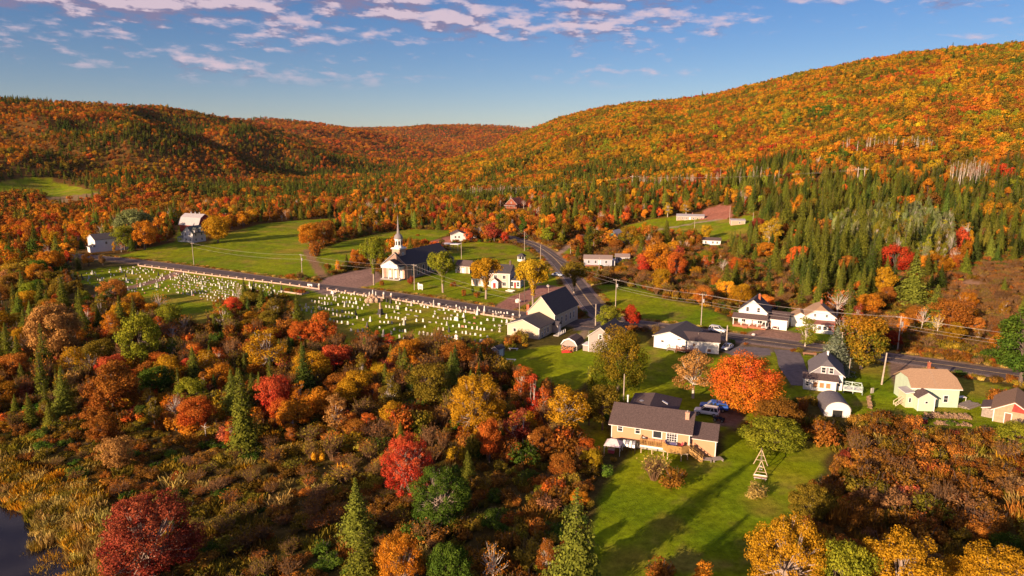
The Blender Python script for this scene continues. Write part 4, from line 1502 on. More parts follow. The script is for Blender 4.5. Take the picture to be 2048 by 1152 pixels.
# kiosk
kz = G(1043, 522)
h16 = thing("garden_kiosk", "small white windowed kiosk with dark pyramid roof on the lawn", "kiosk", kz, math.radians(-20))
KEEP.append((kz[0], kz[1], 6))
MB().lathe([(1.9, -.3), (1.9, 1.0)], 0, 0, 8, PI / 8).obj("base_wall", TRIM, h16)
for k in range(8):
    t = PI / 4 * k + PI / 8
    MB().box(1.72 * math.cos(t) - .09, 1.72 * math.sin(t) - .09, 1.0, 1.72 * math.cos(t) + .09, 1.72 * math.sin(t) + .09, 2.3).obj("post", TRIM, h16)
MB().lathe([(1.5, 1.0), (1.5, 2.3)], 0, 0, 8, PI / 8).obj("glazing", GLASS, h16)
MB().lathe([(2.6, 2.3), (2.5, 2.45), (1.3, 3.2), (.05, 3.7)], 0, 0, 4, PI / 4).obj("roof", ROOFD, h16)


# --- houses farther up the valley
def far_house(name, label, pa, ang, Lx, Dy, zw, zr, axis, wm_, rm, wins=(), cat='house', rw=(), chim=None, size=None, over=.35, extra=None):
    o_ = bld(name, label, pa[0], pa[1], ang, cat=cat, size=size or max(Lx, Dy))
    gable(o_, 0, 0, Lx, Dy, -1.0, zw, zr, axis, wm_, rm, over)
    for x, z in wins:
        win(o_, 'F', x, 0, z, .85, 1.1)
    for y, z in rw:
        win(o_, 'R', y, Lx, z, .85, 1.1)
    if chim:
        chimney(o_, chim[0], chim[1], zw, zr + .9, .6)
    return o_


u1 = far_house("white_house", "white one-storey house with brown roof above the red dirt bank", (903, 483), 8, 8, 9, 3.6, 5.3, 'y', WHITE, ROOFB, ((2.2, 1.9), (4.2, 1.9)), rw=((3, 2), (6, 2)))
door(u1, 'F', 6.2, 0, .9)
gable(u1, 8.1, 3.5, 14, 9, -1, 3.4, 4.6, 'x', WHITE, ROOFB, .3, names=("wing_wall", "wing_roof"))
win(u1, 'F', 11, 3.5, 1.7, 1.0, 1.0)
u2 = far_house("grey_bungalow", "grey-blue bungalow with pale brown roof beside the bend of the road", (1168, 531), -8, 12, 6.5, 2.9, 4.1, 'x', BLUEG, ROOFT if False else mat("faded_brown_shingles", (.30, .23, .20), .9, .12, 4.0), ((2.0, 1.2), (5.0, 1.2), (9.6, 1.2)))
door(u2, 'F', 6.8, 0, .3)
MB().box(12.1, 1.5, -.6, 13.4, 5.5, 2.5).obj("side_porch", TRIM, u2)
MB().box(.6, -1.6, -.6, 8, -.02, .35).obj("deck", WOODR, u2)
u3 = far_house("grey_outbuilding", "small grey outbuilding with large white window beside the grey-blue bungalow", (1231, 526), -8, 6, 5, 2.7, 3.7, 'x', BLUEG, mat("faded_brown_shingles", (.30, .23, .20)), ((1.4, 1.0),), cat='outbuilding')
win(u3, 'F', 3.8, 0, .9, 1.4, 1.2, 2, 1)
u4 = far_house("sea_green_house", "sea green house with pale shingled roof beside the orange-topped maple", (1212, 491), -35, 7, 8, 4.6, 8.0, 'y', GREENW, mat("pale_shingles", (.50, .47, .46), .9, .1, 4.0), ((2.2, 1.2), (4.8, 1.2), (3.5, 4.5)), rw=((3, 1.2), (5.5, 1.2)))
MB().box(-2.6, .5, -.8, -.02, 5, 2.4).obj("side_porch", TRIM, u4)
leanto(u4, -2.7, .4, -.02, 5, 2.5, 3.3, TRIM, .2, slope='x')
u5 = far_house("sea_green_shed", "small pale green shed standing uphill beside the sea green house", (1194, 487), -35, 4, 5, 2.7, 4.2, 'y', mat("pale_green_siding", (.45, .60, .54)), TIN, ((2, 1.0),), cat='shed')
u6 = far_house("long_bungalow", "long low pink-brick bungalow with grey roof on the hillside lawn", (1353, 441), -16, 17.5, 7, 2.9, 4.0, 'x', mat("pink_brick", (.50, .30, .24), .85, .12, 3.0), mat("pale_grey_shingles", (.36, .34, .36), .9, .12, 4.0), ((1.5, 1.2), (4, 1.2), (6.2, 1.2), (11, 1.2), (13.5, 1.2), (15.8, 1.2)), chim=(10, 4))
door(u6, 'F', 8.6, 0, .3)
rail(u6, [(5, -1.6, .4), (13, -1.6, .4)], .8, TRIM)
MB().box(4.9, -1.7, -.8, 13.1, -.02, .38).obj("deck", WOODR, u6)
u7 = far_house("hillside_garage", "grey-roofed garage beside the long hillside bungalow", (1462, 451), -10, 8, 7, 2.9, 3.6, 'x', BRICKL, TIN, ((5, 1.2),), cat='garage')
u8 = far_house("white_shed", "low white shed with brown roof in the small hillside clearing", (1405, 490), -18, 9, 5, 2.6, 3.7, 'x', WHITE, ROOFB, ((1.6, 1.0), (5.2, 1.0), (7.4, 1.0)), cat='shed')
u9 = far_house("red_brown_house", "red-brown wooden house alone on the small clearing below the forest", (1012, 417), -35, 11, 12, 4.2, 8.8, 'y', mat("red_brown_logs", (.26, .08, .04), .8, .15, 2.0), mat("red_brown_roof", (.20, .06, .045), .9, .15, 3.0), ((3, 1.5), (8, 1.5), (5.5, 4.6)), rw=((4, 1.5), (8, 1.5)))
leanto(u9, 0, -2.5, 11, 0, 3.0, 3.8, mat("red_brown_roof", (.2, .06, .045)), .3)
for x in (.3, 4, 7.5, 10.7):
    MB().box(x - .12, -2.4, -.8, x + .12, -2.2, 2.8).obj("porch_post", mat("red_brown_logs", (.26, .08, .04)), u9)
# farmhouse and barn
u10 = far_house("farmhouse", "white two-storey farmhouse with green-grey dormered roof in front of the barn", (368, 484), -27, 7.4, 8.2, 5.2, 8.6, 'y', mat("cool_white_clapboard", (.76, .75, .75)), mat("green_grey_shingles", (.14, .17, .15), .9, .2, 4.0), ((2, 1.0), (5.4, 1.0), (2, 3.8), (5.4, 3.8)), rw=((2.0, 1.0), (5.8, 1.0), (2.0, 3.7), (5.8, 3.7)), size=14)
gable(u10, -4.0, 2.0, -.1, 7.0, -.8, 4.4, 6.2, 'x', mat("cool_white_clapboard", (.76, .75, .75)), mat("green_grey_shingles", (.14, .17, .15)), .3, names=("wing_wall", "wing_roof"))
for x in (-3.2, -1.2):
    win(u10, 'F', x, 2.0, 3.4, .8, 1.1)
leanto(u10, -4.4, -.4, -.2, 2.0, 2.5, 3.2, mat("green_grey_shingles", (.14, .17, .15)), .2)
MB().box(-4.4, -.4, -.8, -.2, 1.98, .3).obj("porch_floor", TRIM, u10)
for x in (-4.3, -3.0, -1.7, -.4):
    MB().box(x - .09, -.35, .3, x + .09, -.17, 2.4).obj("porch_post", TRIM, u10)
for y in (2.2, 5.8):
    gable(u10, 5.6, y - .9, 7.7, y + .9, 5.5, 6.9, 7.7, 'x', mat("cool_white_clapboard", (.76, .75, .75)), mat("green_grey_shingles", (.14, .17, .15)), .12, names=("dormer", "dormer_roof"))
u11 = bld("barn", "big red barn with pale gambrel roof behind the white farmhouse", 360, 463, -24, cat='barn', size=18)
bw = 10.5
gpf = [(0, -1), (bw, -1), (bw, 4.5), (bw * .82, 8.6), (bw / 2, 10.6), (bw * .18, 8.6), (0, 4.5)]
MB().prism(gpf, 0, 16, 'x').obj("wall", REDW, u11)
ou = [(bw + .5, 4.2), (bw * .83, 8.85), (bw / 2, 10.95), (bw * .17, 8.85), (-.5, 4.2)]
inn = [(bw + .3, 4.35), (bw * .82, 8.62), (bw / 2, 10.65), (bw * .18, 8.62), (-.3, 4.35)]
MB().prism(inn + ou[::-1], -.5, 16.5, 'x').obj("roof", TIN, u11)
for x in (5, 8.5, 12):
    MB().lathe([(.35, 10.9), (.35, 11.6), (.5, 11.65), (.05, 12.1)], x, bw / 2, 8).obj("roof_vent", GREYM, u11)
u12 = far_house("white_house", "white two-storey house with dark roof at the west end of the cemetery road", (178, 500), -8, 10.5, 17, 6.0, 8.2, 'y', WHITE, ROOFD, ((6, 3.5),), rw=((5, 3.6), (11, 3.6)), size=16)
u12.rotation_euler.z = math.radians(-42)
MB().box(7, -2.6, -1, 10.6, -.02, 2.6).obj("front_bay", TRIM, u12)
leanto(u12, 6.9, -2.7, 10.7, -.02, 2.8, 3.8, ROOFD, .2)


# ------------------------------------------------------------------ vehicles
def wheel(par, x, y, r, w_):
    t = MB().cyl((0, -w_ / 2, 0), (0, w_ / 2, 0), r, n=16).obj("wheel", TYRE, par)
    t.location = (x, y, r)
    MB().cyl((0, -w_ / 2 - .012, 0), (0, w_ / 2 + .012, 0), r * .62, n=12).obj("rim", RIM, t)
    return t


def loft(par, name, secs, m, bev=True):
    """secs: list of (x, halfwidth, z0, z1) along x with rounded shoulders"""
    V = []
    Fc = []
    k = 8
    for x, hw, z0, z1 in secs:
        hh = z1 - z0
        prof = [(-hw * .93, z0), (-hw, z0 + hh * .25), (-hw, z0 + hh * .7), (-hw * .93, z1), (hw * .93, z1), (hw, z0 + hh * .7), (hw, z0 + hh * .25), (hw * .93, z0)]
        V += [(x, p[0], p[1]) for p in prof]
    n = len(secs)
    for i in range(n - 1):
        for j in range(k):
            a = i * k + j
            b = i * k + (j + 1) % k
            Fc.append((a, b, b + k, a + k))
    Fc.append(tuple(range(k - 1, -1, -1)))
    Fc.append(tuple(range((n - 1) * k, n * k)))
    return MB().add(V, Fc).obj(name, m, par)


def car(label, pn, pt, paint, style='suv', L_=None, cat='car', name=None, group=None):
    """nose pixel, tail pixel on the ground"""
    a = Vector(G(*pn))
    b = Vector(G(*pt))
    d = (a - b)
    ang = math.atan2(d.y, d.x)
    c = (a + b) / 2
    t = thing(name or {"suv": "suv", "sedan": "parked_car", "pickup": "pickup_truck"}[style], label, cat, (c.x, c.y, hz1(c.x, c.y) + .04), ang, group)
    KEEP.append((c.x, c.y, 4))
    if style == 'suv':
        Lh, W_, zb, zs, zt = 2.35, .93, .42, 1.05, 1.74
        body = loft(t, "body", [(-Lh, .80, .5, .98), (-Lh + .12, .9, zb, zs), (-1.0, W_, .38, zs + .02), (.9, W_, .38, zs), (1.3, W_ * .99, .38, 1.02), (2.1, .88, .42, .93), (Lh, .72, .5, .78)], paint)
        cab = [(-2.2, .78), (-1.9, .70), (.35, .70), (1.15, .80)]
        zt0, front, rear = zt, 1.15, -2.2
        tf, tr_ = .35, -1.95
    elif style == 'sedan':
        Lh, W_, zb, zs, zt = 2.2, .88, .38, .92, 1.42
        body = loft(t, "body", [(-Lh, .72, .5, .86), (-Lh + .15, .84, zb, zs), (-1.0, W_, .34, zs + .02), (.8, W_, .34, zs), (1.9, .84, .38, .82), (Lh, .68, .46, .7)], paint)
        front, rear, tf, tr_ = .95, -1.7, .15, -1.1
    else:
        Lh, W_, zb, zs, zt = 2.7, .96, .5, 1.12, 1.8
        body = loft(t, "body", [(-Lh, .92, .55, 1.12), (-Lh + .05, .95, .5, 1.14), (-.6, W_, .46, 1.14), (1.3, W_, .46, 1.1), (2.4, .92, .5, 1.02), (Lh, .78, .58, .9)], paint)
        front, rear, tf, tr_ = 1.3, -.55, .55, -.5
    hw0, hw1 = W_ * .93, W_ * .76
    V = [(rear, -hw0, zs), (front, -hw0, zs), (front, hw0, zs), (rear, hw0, zs), (tr_, -hw1, zt), (tf, -hw1, zt), (tf, hw1, zt), (tr_, hw1, zt)]
    MB().add(V, [(0, 1, 5, 4), (1, 2, 6, 5), (2, 3, 7, 6), (3, 0, 4, 7), (4, 5, 6, 7)]).obj("glasshouse", GLASS, t)
    rf = MB().prism([(tr_ - .05, zt - .03), (tf + .05, zt - .03), (tf - .1, zt + .05), (tr_ + .1, zt + .05)], -hw1 - .03, hw1 + .03).obj("roof_panel", paint, t)
    pil = MB()
    for s in (-1, 1):
        for xb, xt in ((rear + .02, tr_), (front - .02, tf), ((rear + front) / 2 - .1, (tr_ + tf) / 2 - .1), (rear + .75, tr_ + .65)):
            pil.beam((xb, s * hw0 * 1.005, zs), (xt, s * hw1 * 1.01, zt), .09, .07)
    pil.obj("pillar", paint, t)
    if style == 'suv':
        MB().beam((tr_ + .2, -hw1 * .85, zt + .11), (tf - .2, -hw1 * .85, zt + .11), .04).beam((tr_ + .2, hw1 * .85, zt + .11), (tf - .2, hw1 * .85, zt + .11), .04).obj("roof_rack", DARKM, t)
    if style == 'pickup':
        MB().prism([(-Lh + .05, 1.145), (-.62, 1.145), (-.62, 1.75), (-Lh + .25, 1.75)], -.88, .88).obj("bed_cap", paint, t)
        MB().prism([(-Lh + .4, 1.3), (-.85, 1.3), (-.85, 1.62), (-Lh + .5, 1.62)], -.89, .89).obj("cap_window", GLASS, t)
    r = .36 if style != 'sedan' else .32
    for x in (-Lh * .62, Lh * .6):
        for s in (-1, 1):
            wheel(t, x, s * (W_ - .09), r, .24)
    for s in (-1, 1):
        MB().box(Lh - .12, s * .6 - .16, .68, Lh + .01, s * .6 + .16, .82).obj("headlight", LAMPW, t)
        MB().box(-Lh - .01, s * .72 - .12, .72, -Lh + .1, s * .72 + .12, .95).obj("taillight", LAMPR, t)
    MB().box(Lh - .05, -.4, .45, Lh + .015, .4, .62).obj("grille", DARKM, t)
    MB().box(-Lh - .03, -.7, .40, -Lh + .05, .7, .52).obj("bumper", DARKM, t)
    return t


car("white suv with black roof rack parked behind the tan bungalow", (1391, 826), (1436, 833), SNOWW)
car("blue pickup with matching bed cap parked beside the white suv", (1404, 817), (1452, 823), BLUEC, 'pickup', cat='truck')
car("white suv driving on the main road above the white hall", (1451, 667), (1418, 662), SNOWW)
car("small white car parked at the corner of the hall beside the red maple", (1447, 703), (1461, 695), SNOWW, 'sedan')
car("silver car in front of the white house garage, nearer the porch", (1526, 662), (1536, 652), mat("silver_car_paint", (.45, .42, .40), .25, .02), 'suv')
car("dark red car in front of the white house garage, farther from the porch", (1549, 661), (1556, 652), mat("maroon_car_paint", (.12, .015, .02), .25, .02), 'sedan')
car("dark vehicle half hidden among the trees behind the white farmhouse garage", (1535, 622), (1552, 618), NAVYC, 'sedan')
car("pale blue car parked in front of the orange tree on the cross road", (1121, 553), (1108, 552), mat("pale_blue_car_paint", (.45, .52, .62), .25, .02), 'sedan')
# quad bike
qd = Vector(G(1438, 842))
at_ = thing("quad_bike", "dark quad bike parked on the dirt beside the annex roof", "quad bike", qd, 2.6)
loft(at_, "body", [(-1.0, .25, .5, .8), (-.5, .42, .5, .95), (.1, .22, .45, .85), (.6, .42, .5, .95), (1.0, .3, .55, .8)], NAVYC)
for x in (-.65, .65):
    for s in (-1, 1):
        wheel(at_, x, s * .45, .29, .24)
MB().beam((.35, -.4, 1.15), (.35, .4, 1.15), .05).beam((.35, 0, .8), (.35, 0, 1.15), .05).obj("handlebar", DARKM, at_)
MB().box(-.55, -.18, .93, .15, .18, 1.03).obj("seat", DARKM, at_)
MB().box(-1.05, -.4, .93, -.6, .4, .98).obj("rear_rack", DARKM, at_)

# ------------------------------------------------------------------ cemetery
WL = smooth_line(GP([(278, 531), (450, 552), (600, 573), (655, 580)]), 1.0)
gate1 = [G(656, 581)[:2], G(770, 596.5)[:2]]


def wall_run(label, line_px, posts, tall_end=()):
    P = GP(line_px)
    a = Vector(P[0])
    b = Vector(P[1])
    t = thing("cemetery_wall", label, "wall", (a.x, a.y, hz1(a.x, a.y)), math.atan2((b - a).y, (b - a).x), "painted walls round the cemetery")
    Ln = (b - a).length
    nseg = max(1, posts)
    z0 = t.location.z
    zs = [hz1(*(a.lerp(b, i / nseg))) - z0 for i in range(nseg + 1)]
    pm_ = MB().box(-.30, -.30, -.3, .30, .30, .92).box(-.38, -.38, .92, .38, .38, 1.04)
    pme = me_from("post", pm_.V, pm_.F, WALLM)
    for i in range(nseg):
        x0 = Ln * i / nseg + .305
        x1 = Ln * (i + 1) / nseg - .305
        V = []
        for x, zz in ((x0, zs[i]), (x1, zs[i + 1])):
            V += [(x, -.14, zz - .4), (x, .14, zz - .4), (x, .14, zz + .42), (x, -.14, zz + .42)]
        MB().add(V, [(0, 1, 2, 3)[::-1], (4, 5, 6, 7), (0, 1, 5, 4), (1, 2, 6, 5), (2, 3, 7, 6), (3, 0, 4, 7)]).obj("wall_panel", WALLM, t)
    for i in range(nseg + 1):
        o_ = bpy.data.objects.new("post", pme)
        C.objects.link(o_)
        o_.parent = t
        o_.location = (Ln * i / nseg, 0, zs[i])
        if i in tall_end:
            o_.scale = (1.1, 1.1, 1.5)
            MB().lathe([(.28, 0), (.34, .2), (.22, .42), (.04, .5)], 0, 0, 10).obj("post_finial", STONEW, o_).location = (0, 0, 1.04)


wall_run("long low cream wall with posts along the far half of the cemetery", [(278, 532), (639, 579)], 22, (22,))
wall_run("low cream wall with posts between the driveway and the paired gate pillars", [(656, 581), (768, 597)], 6, (6,))
wall_run("low cream wall with posts running from the gate pillars to the beige hall", [(783, 599), (1046, 643)], 15, (0,))

sg_ = {}


def stone_mesh(kind, m):
    k = (kind, m.name)
    if k in sg_:
        return sg_[k]
    b = MB()
    if kind == 'round':
        b.prism([(-.28, -.2), (.28, -.2), (.28, .75), (.2, .92), (0, 1.0), (-.2, .92), (-.28, .75)], -.08, .08)
        b.box(-.38, -.16, -.2, .38, -.081, .14).box(-.38, .081, -.2, .38, .16, .14)
    elif kind == 'square':
        b.box(-.30, -.09, -.2, .30, .09, .85)
        b.box(-.40, -.18, -.2, .40, -.091, .16).box(-.4, .091, -.2, .4, .18, .16)
    elif kind == 'low':
        b.box(-.45, -.14, -.2, .45, .14, .5).box(-.55, -.24, -.2, .55, .24, .12)
    elif kind == 'wide':
        b.prism([(-.75, .25), (.75, .25), (.75, 1.0), (.4, 1.25), (-.4, 1.25), (-.75, 1.0)], -.14, .14)
        b.box(-.9, -.28, -.2, .9, .28, .249)
    elif kind == 'obelisk':
        b.box(-.42, -.42, -.2, .42, .42, .4).box(-.31, -.31, .4, .31, .31, 1.0)
        b.add([(-.24, -.24, 1.0), (.24, -.24, 1.0), (.24, .24, 1.0), (-.24, .24, 1.0), (-.14, -.14, 2.2), (.14, -.14, 2.2), (.14, .14, 2.2), (-.14, .14, 2.2), (0, 0, 2.42)],
              [(0, 1, 5, 4), (1, 2, 6, 5), (2, 3, 7, 6), (3, 0, 4, 7), (4, 5, 8), (5, 6, 8), (6, 7, 8), (7, 4, 8)])
    elif kind == 'cross':
        b.box(-.32, -.28, -.2, .32, .28, .5).box(-.10, -.09, .5, .10, .09, 1.7).box(-.38, -.088, 1.15, -.101, .088, 1.34).box(.101, -.088, 1.15, .38, .088, 1.34)
    elif kind == 'flat':
        b.box(-.75, -.35, -.2, .75, .35, .22)
    elif kind == 'statue':
        b.box(-.5, -.5, -.2, .5, .5, .9).lathe([(.34, .9), (.3, 1.3), (.34, 1.9), (.2, 2.2), (.09, 2.3), (.15, 2.45), (.13, 2.6), (.03, 2.68)], 0, 0, 10)
    sg_[k] = me_from("headstone", b.V, b.F, m)
    return sg_[k]


ORD = "first second third fourth fifth sixth seventh eighth ninth tenth eleventh twelfth thirteenth fourteenth fifteenth sixteenth seventeenth eighteenth nineteenth twentieth".split()
ORD += ["twenty-" + q for q in ORD[:9]] + ["thirtieth"] + ["thirty-" + q for q in ORD[:9]]
WORDS = {'round': 'white round-topped headstone', 'square': 'white square headstone', 'low': 'low grey headstone', 'wide': 'large pale family headstone',
         'obelisk': 'tall pale obelisk headstone', 'cross': 'pale stone cross', 'flat': 'flat grey grave slab', 'statue': 'white statue on a plinth', 'brown': 'reddish granite headstone', 'dark': 'dark polished headstone',
         'grey': 'grey square headstone'}
KM = {'round': STONEW, 'square': STONEW, 'low': STONEG, 'wide': STONEW, 'obelisk': STONEW, 'cross': STONEW, 'flat': STONEG, 'statue': STONEW, 'brown': STONER, 'dark': STONED, 'grey': STONEG}
WHITES = [STONEW, mat('white_marble_stained', (.58, .55, .49), .75, .25, 1.6, bump=.1), mat('pale_grey_marble', (.50, .49, .47), .7, .2, 2.0, bump=.1), STONEW]
KG = {'brown': 'low', 'dark': 'obelisk', 'grey': 'square'}
rs = random.Random(11)
STONES = []


def headstone(x, y, kind, label, s=1.0, group="headstones in the cemetery"):
    me = stone_mesh(KG.get(kind, kind), rs.choice(WHITES) if KM[kind] is STONEW else KM[kind])
    o_ = bpy.data.objects.new("headstone", me)
    C.objects.link(o_)
    o_.location = (x, y, hz1(x, y))
    o_.rotation_euler = (rs.uniform(-.10, .10), rs.uniform(-.06, .06), math.radians(-30 + rs.uniform(-10, 10)))
    o_.scale = (s * rs.uniform(.85, 1.15), s, s * rs.uniform(.6, 1.25))
    tag(o_, label, "headstone", group)
    STONES.append((x, y))
    return o_


ROWS = [
    ("the wall-side row beyond the boulder monument", [(430, 105, 'wide'), (452, 97), (480, 98), (503, 103), (530, 105), (562, 110), (583, 118), (608, 115), (640, 118), (680, 128), (705, 130)]),
    ("the second row beyond the boulder monument", [(385, 127), (435, 128), (457, 138), (487, 133), (520, 143), (547, 148), (585, 152), (618, 155), (658, 162)]),
    ("the third row beyond the boulder monument", [(325, 146), (345, 150), (370, 152), (402, 155), (440, 158), (457, 167), (515, 177), (545, 182), (572, 182), (605, 187), (625, 190)]),
    ("the fourth row beyond the boulder monument", [(262, 172), (288, 182), (320, 182), (345, 190), (368, 195), (393, 197), (422, 197), (477, 203), (532, 203, 'obelisk'), (562, 212), (595, 217), (638, 230), (673, 233), (688, 205), (722, 203)]),
    ("the shaded fifth row nearest the red thicket", [(130, 203), (160, 207), (212, 208, 'obelisk'), (235, 225), (270, 228), (322, 233, 'wide'), (350, 235), (375, 238), (402, 240), (432, 247), (467, 258), (510, 257, 'grey'), (538, 265), (567, 268), (592, 272), (622, 270, 'dark')]),
    ("the shaded sixth row nearest the red thicket", [(112, 230), (143, 240), (178, 243), (218, 250), (258, 262), (285, 265), (310, 265), (138, 277), (275, 300), (437, 283), (468, 288), (495, 297), (527, 297), (562, 300), (592, 307), (632, 312), (683, 325), (740, 323, 'obelisk')]),
    ("the shaded row closest to the red thicket", [(373, 318), (411, 322), (442, 338), (470, 343), (507, 348), (555, 357), (597, 360), (460, 387), (583, 412), (640, 420), (675, 415)]),
    ("the row beside the dark statue monument", [(870, 218), (897, 222), (925, 225), (963, 230, 'wide'), (938, 260), (973, 268), (1035, 242), (1075, 247), (1117, 255), (1150, 260)]),
    ("the middle row behind the lone obelisk", [(820, 298, 'grey'), (875, 297, 'obelisk'), (914, 308, 'grey'), (947, 308), (970, 317), (1003, 320), (1028, 315, 'cross'), (1050, 278, 'flat'), (1118, 290, 'flat'), (1118, 335)]),
    ("the middle row in the shaded hollow", [(822, 342), (855, 345), (889, 348), (917, 352), (982, 365), (1017, 352, 'obelisk'), (714, 372, 'dark')]),
    ("the row of leaning stones above the red maple saplings", [(817, 388), (936, 405), (980, 413), (1005, 418), (1027, 422), (912, 438, 'grey'), (845, 450, 'obelisk')]),
    ("the last row above the orange bushes", [(980, 470), (1013, 478), (1090, 483, 'grey'), (1142, 440), (1178, 437, 'cross'), (1208, 447), (1245, 452), (1282, 462, 'low'), (1323, 460), (1353, 463), (1385, 470, 'grey'), (1407, 470, 'grey'), (1443, 477, 'wide'), (1495, 487), (1598, 497), (1656, 503, 'wide'), (1442, 530)]),
    ("the first row along the road wall", [(877, 165, 'dark'), (907, 175, 'dark'), (953, 187), (982, 193), (1008, 160, 'grey'), (1048, 165, 'square'), (1095, 172), (1133, 175), (1173, 180), (1197, 187, 'flat'), (1227, 188), (1260, 190, 'obelisk'), (1303, 202, 'wide'), (1362, 208), (1394, 212), (1444, 213), (1495, 227), (1523, 228), (1560, 235), (1592, 240), (1631, 245), (1675, 247, 'obelisk'), (1715, 255), (1745, 258), (1767, 262), (1791, 265), (1810, 267, 'square'), (1837, 270, 'square'), (1863, 272), (1908, 283), (1965, 290)]),
    ("the second row from the road wall", [(1047, 203, 'low'), (1078, 195, 'obelisk'), (1157, 208), (1183, 220), (1210, 223), (1260, 215, 'square'), (1308, 240, 'flat'), (1342, 243), (1383, 245), (1433, 257), (1477, 258), (1470, 232), (1522, 260), (1568, 268, 'flat'), (1617, 270, 'obelisk'), (1668, 277), (1771, 290, 'cross'), (1809, 300), (1856, 312, 'low'), (1908, 313)]),
    ("the third row from the road wall", [(1270, 270, 'cross'), (1353, 270), (1257, 298), (1295, 310), (1347, 315), (1373, 317), (1401, 322), (1406, 287), (1445, 325, 'wide'), (1455, 290), (1505, 288, 'obelisk'), (1595, 308, 'brown'), (1699, 325), (1749, 328), (1817, 340), (1858, 345), (1893, 353)]),
    ("the fourth row from the road wall", [(1173, 337), (1229, 343), (1280, 347), (1325, 358), (1369, 355, 'obelisk'), (1418, 377, 'square'), (1513, 340), (1552, 347), (1592, 352, 'brown'), (1648, 355), (1758, 372), (1800, 372, 'low')]),
    ("the fifth row from the road wall", [(1187, 383), (1298, 402), (1337, 407), (1385, 410, 'dark'), (1468, 380), (1498, 380, 'brown'), (1524, 383), (1575, 395), (1615, 400), (1644, 405), (1673, 407), (1736, 410), (1800, 415, 'cross')]),
    ("the sixth row from the road wall", [(1443, 427), (1495, 430), (1525, 437), (1560, 443), (1600, 447), (1643, 455), (1700, 463)]),
]
for where, lst in ROWS:
    lst = sorted(lst, key=lambda q: q[0])
    for i, q in enumerate(lst):
        kind = q[2] if len(q) > 2 else rs.choice(['round', 'round', 'square', 'round', 'round', 'low' if rs.random() < .25 else 'square'])
        hh = {'obelisk': 16, 'dark': 16, 'wide': 7, 'cross': 10}.get(kind, 6)
        x, y, z = G(560 + q[0] / 4.096, 560 + (q[1] + hh) / 4.096)
        headstone(x, y, kind, "%s, %s in %s" % (WORDS[kind], ORD[i], where), rs.uniform(.72, .95))

# monuments
bm = thing("boulder_monument", "monument of piled buff boulders with small white figures on top by the wall", "monument", G(746, 605), .3)
rb = random.Random(5)


def rock(cx, cy, cz, r, m, par, name="boulder", seed=0, sz=.75):
    rr = random.Random(seed)
    V = []
    nn, mm = 9, 6
    for j in range(mm + 1):
        ph = PI * j / mm
        for i in range(nn):
            t = 2 * PI * i / nn
            q = r * (1 + rr.uniform(-.18, .18))
            V.append((cx + q * math.sin(ph) * math.cos(t), cy + q * math.sin(ph) * math.sin(t), cz + q * math.cos(ph) * sz))
    Fc = []
    for j in range(mm):
        for i in range(nn):
            a = j * nn + i
            b = j * nn + (i + 1) % nn
            Fc.append((a, a + nn, b + nn, b))
    return MB().add(V, Fc).obj(name, m, par)


for i, (x, y, z, r) in enumerate(((-1.7, 0, .6, 1.0), (-.4, -.3, .7, 1.1), (1.2, 0, .6, 1.1), (2.4, .3, .5, .9), (-.9, .5, 1.7, .8), (.6, .4, 1.6, .9), (0, .4, 2.4, .6))):
    rock(x, y, z, r, SANDS, bm, seed=i, sz=.95)
for i, (x, z) in enumerate(((-1.0, 2.3), (.1, 2.9), (1.1, 2.3))):
    MB().lathe([(.24, z), (.2, z + .5), (.25, z + .9), (.1, z + 1.1), (.14, z + 1.25), (.02, z + 1.4)], x, .4, 8).obj("figure", STONEW, bm)
dmn = thing("statue_monument", "dark stone monument with pale urn in the middle of the cemetery", "monument", G(761, 629), -.5)
MB().box(-.8, -.8, -.2, .8, .8, .5).box(-.55, -.55, .5, .55, .55, 1.8).obj("plinth", STONED, dmn)
MB().lathe([(.4, 1.801), (.3, 2.4), (.38, 2.9), (.2, 3.2), (.3, 3.5), (.05, 3.8)], 0, 0, 10).obj("urn", SANDS, dmn)
pl = thing("planter_bed", "low white-edged planting box of dark shrubs beside the cemetery lane", "planter", G(590, 585), math.radians(-30))
MB().box(-5.2, -1.8, -.2, 5.2, -1.6, .5).box(-5.2, 1.6, -.2, 5.2, 1.8, .5).box(-5.2, -1.599, -.2, -5.0, 1.599, .5).box(5.0, -1.599, -.2, 5.2, 1.599, .5).obj("kerb", WALLM, pl)
sgn = thing("cemetery_sign", "small white sign board on posts beside the planter", "sign", G(620, 576), math.radians(-25))
MB().box(-1.1, -.04, .7, 1.1, .04, 1.5).obj("board", WHITE, sgn)
for x in (-.9, .9):
    MB().box(x - .05, .041, -.2, x + .05, .12, 1.6).obj("post", WOODG, sgn)
csn = thing("church_sign", "white notice sign with arched top on the church lawn", "sign", G(841, 580), math.radians(-20))
MB().prism([(-1.0, .35), (1.0, .35), (1.0, 1.9), (.8, 2.2), (-.4, 2.2), (-.6, 2.6), (-1.0, 2.6)], -.12, .12).obj("board", TRIM, csn)
MB().box(-.8, -.15, .5, .8, -.121, 1.7).obj("notice_panel", mat("pale_blue_grey_panel", (.36, .42, .46), .5), csn)
for x in (-.75, .75):
    MB().box(x - .08, -.08, -.2, x + .08, .08, .349).obj("post", TRIM, csn)
for i, (px, py, r, lb) in enumerate(((1036, 605, 1.05, "pale rounded boulder on the grass beside the dirt drive"), (1440, 662, .0, ""), (1507, 671, .5, "small white boulder at the edge of the white house lawn"))):
    if r:
        g = G(px, py)
        o_ = thing("boulder", lb, "boulder", (g[0], g[1], g[2]), 0)
        rock(0, 0, r * .5, r, STONEW, o_, name="stone", seed=i + 40)
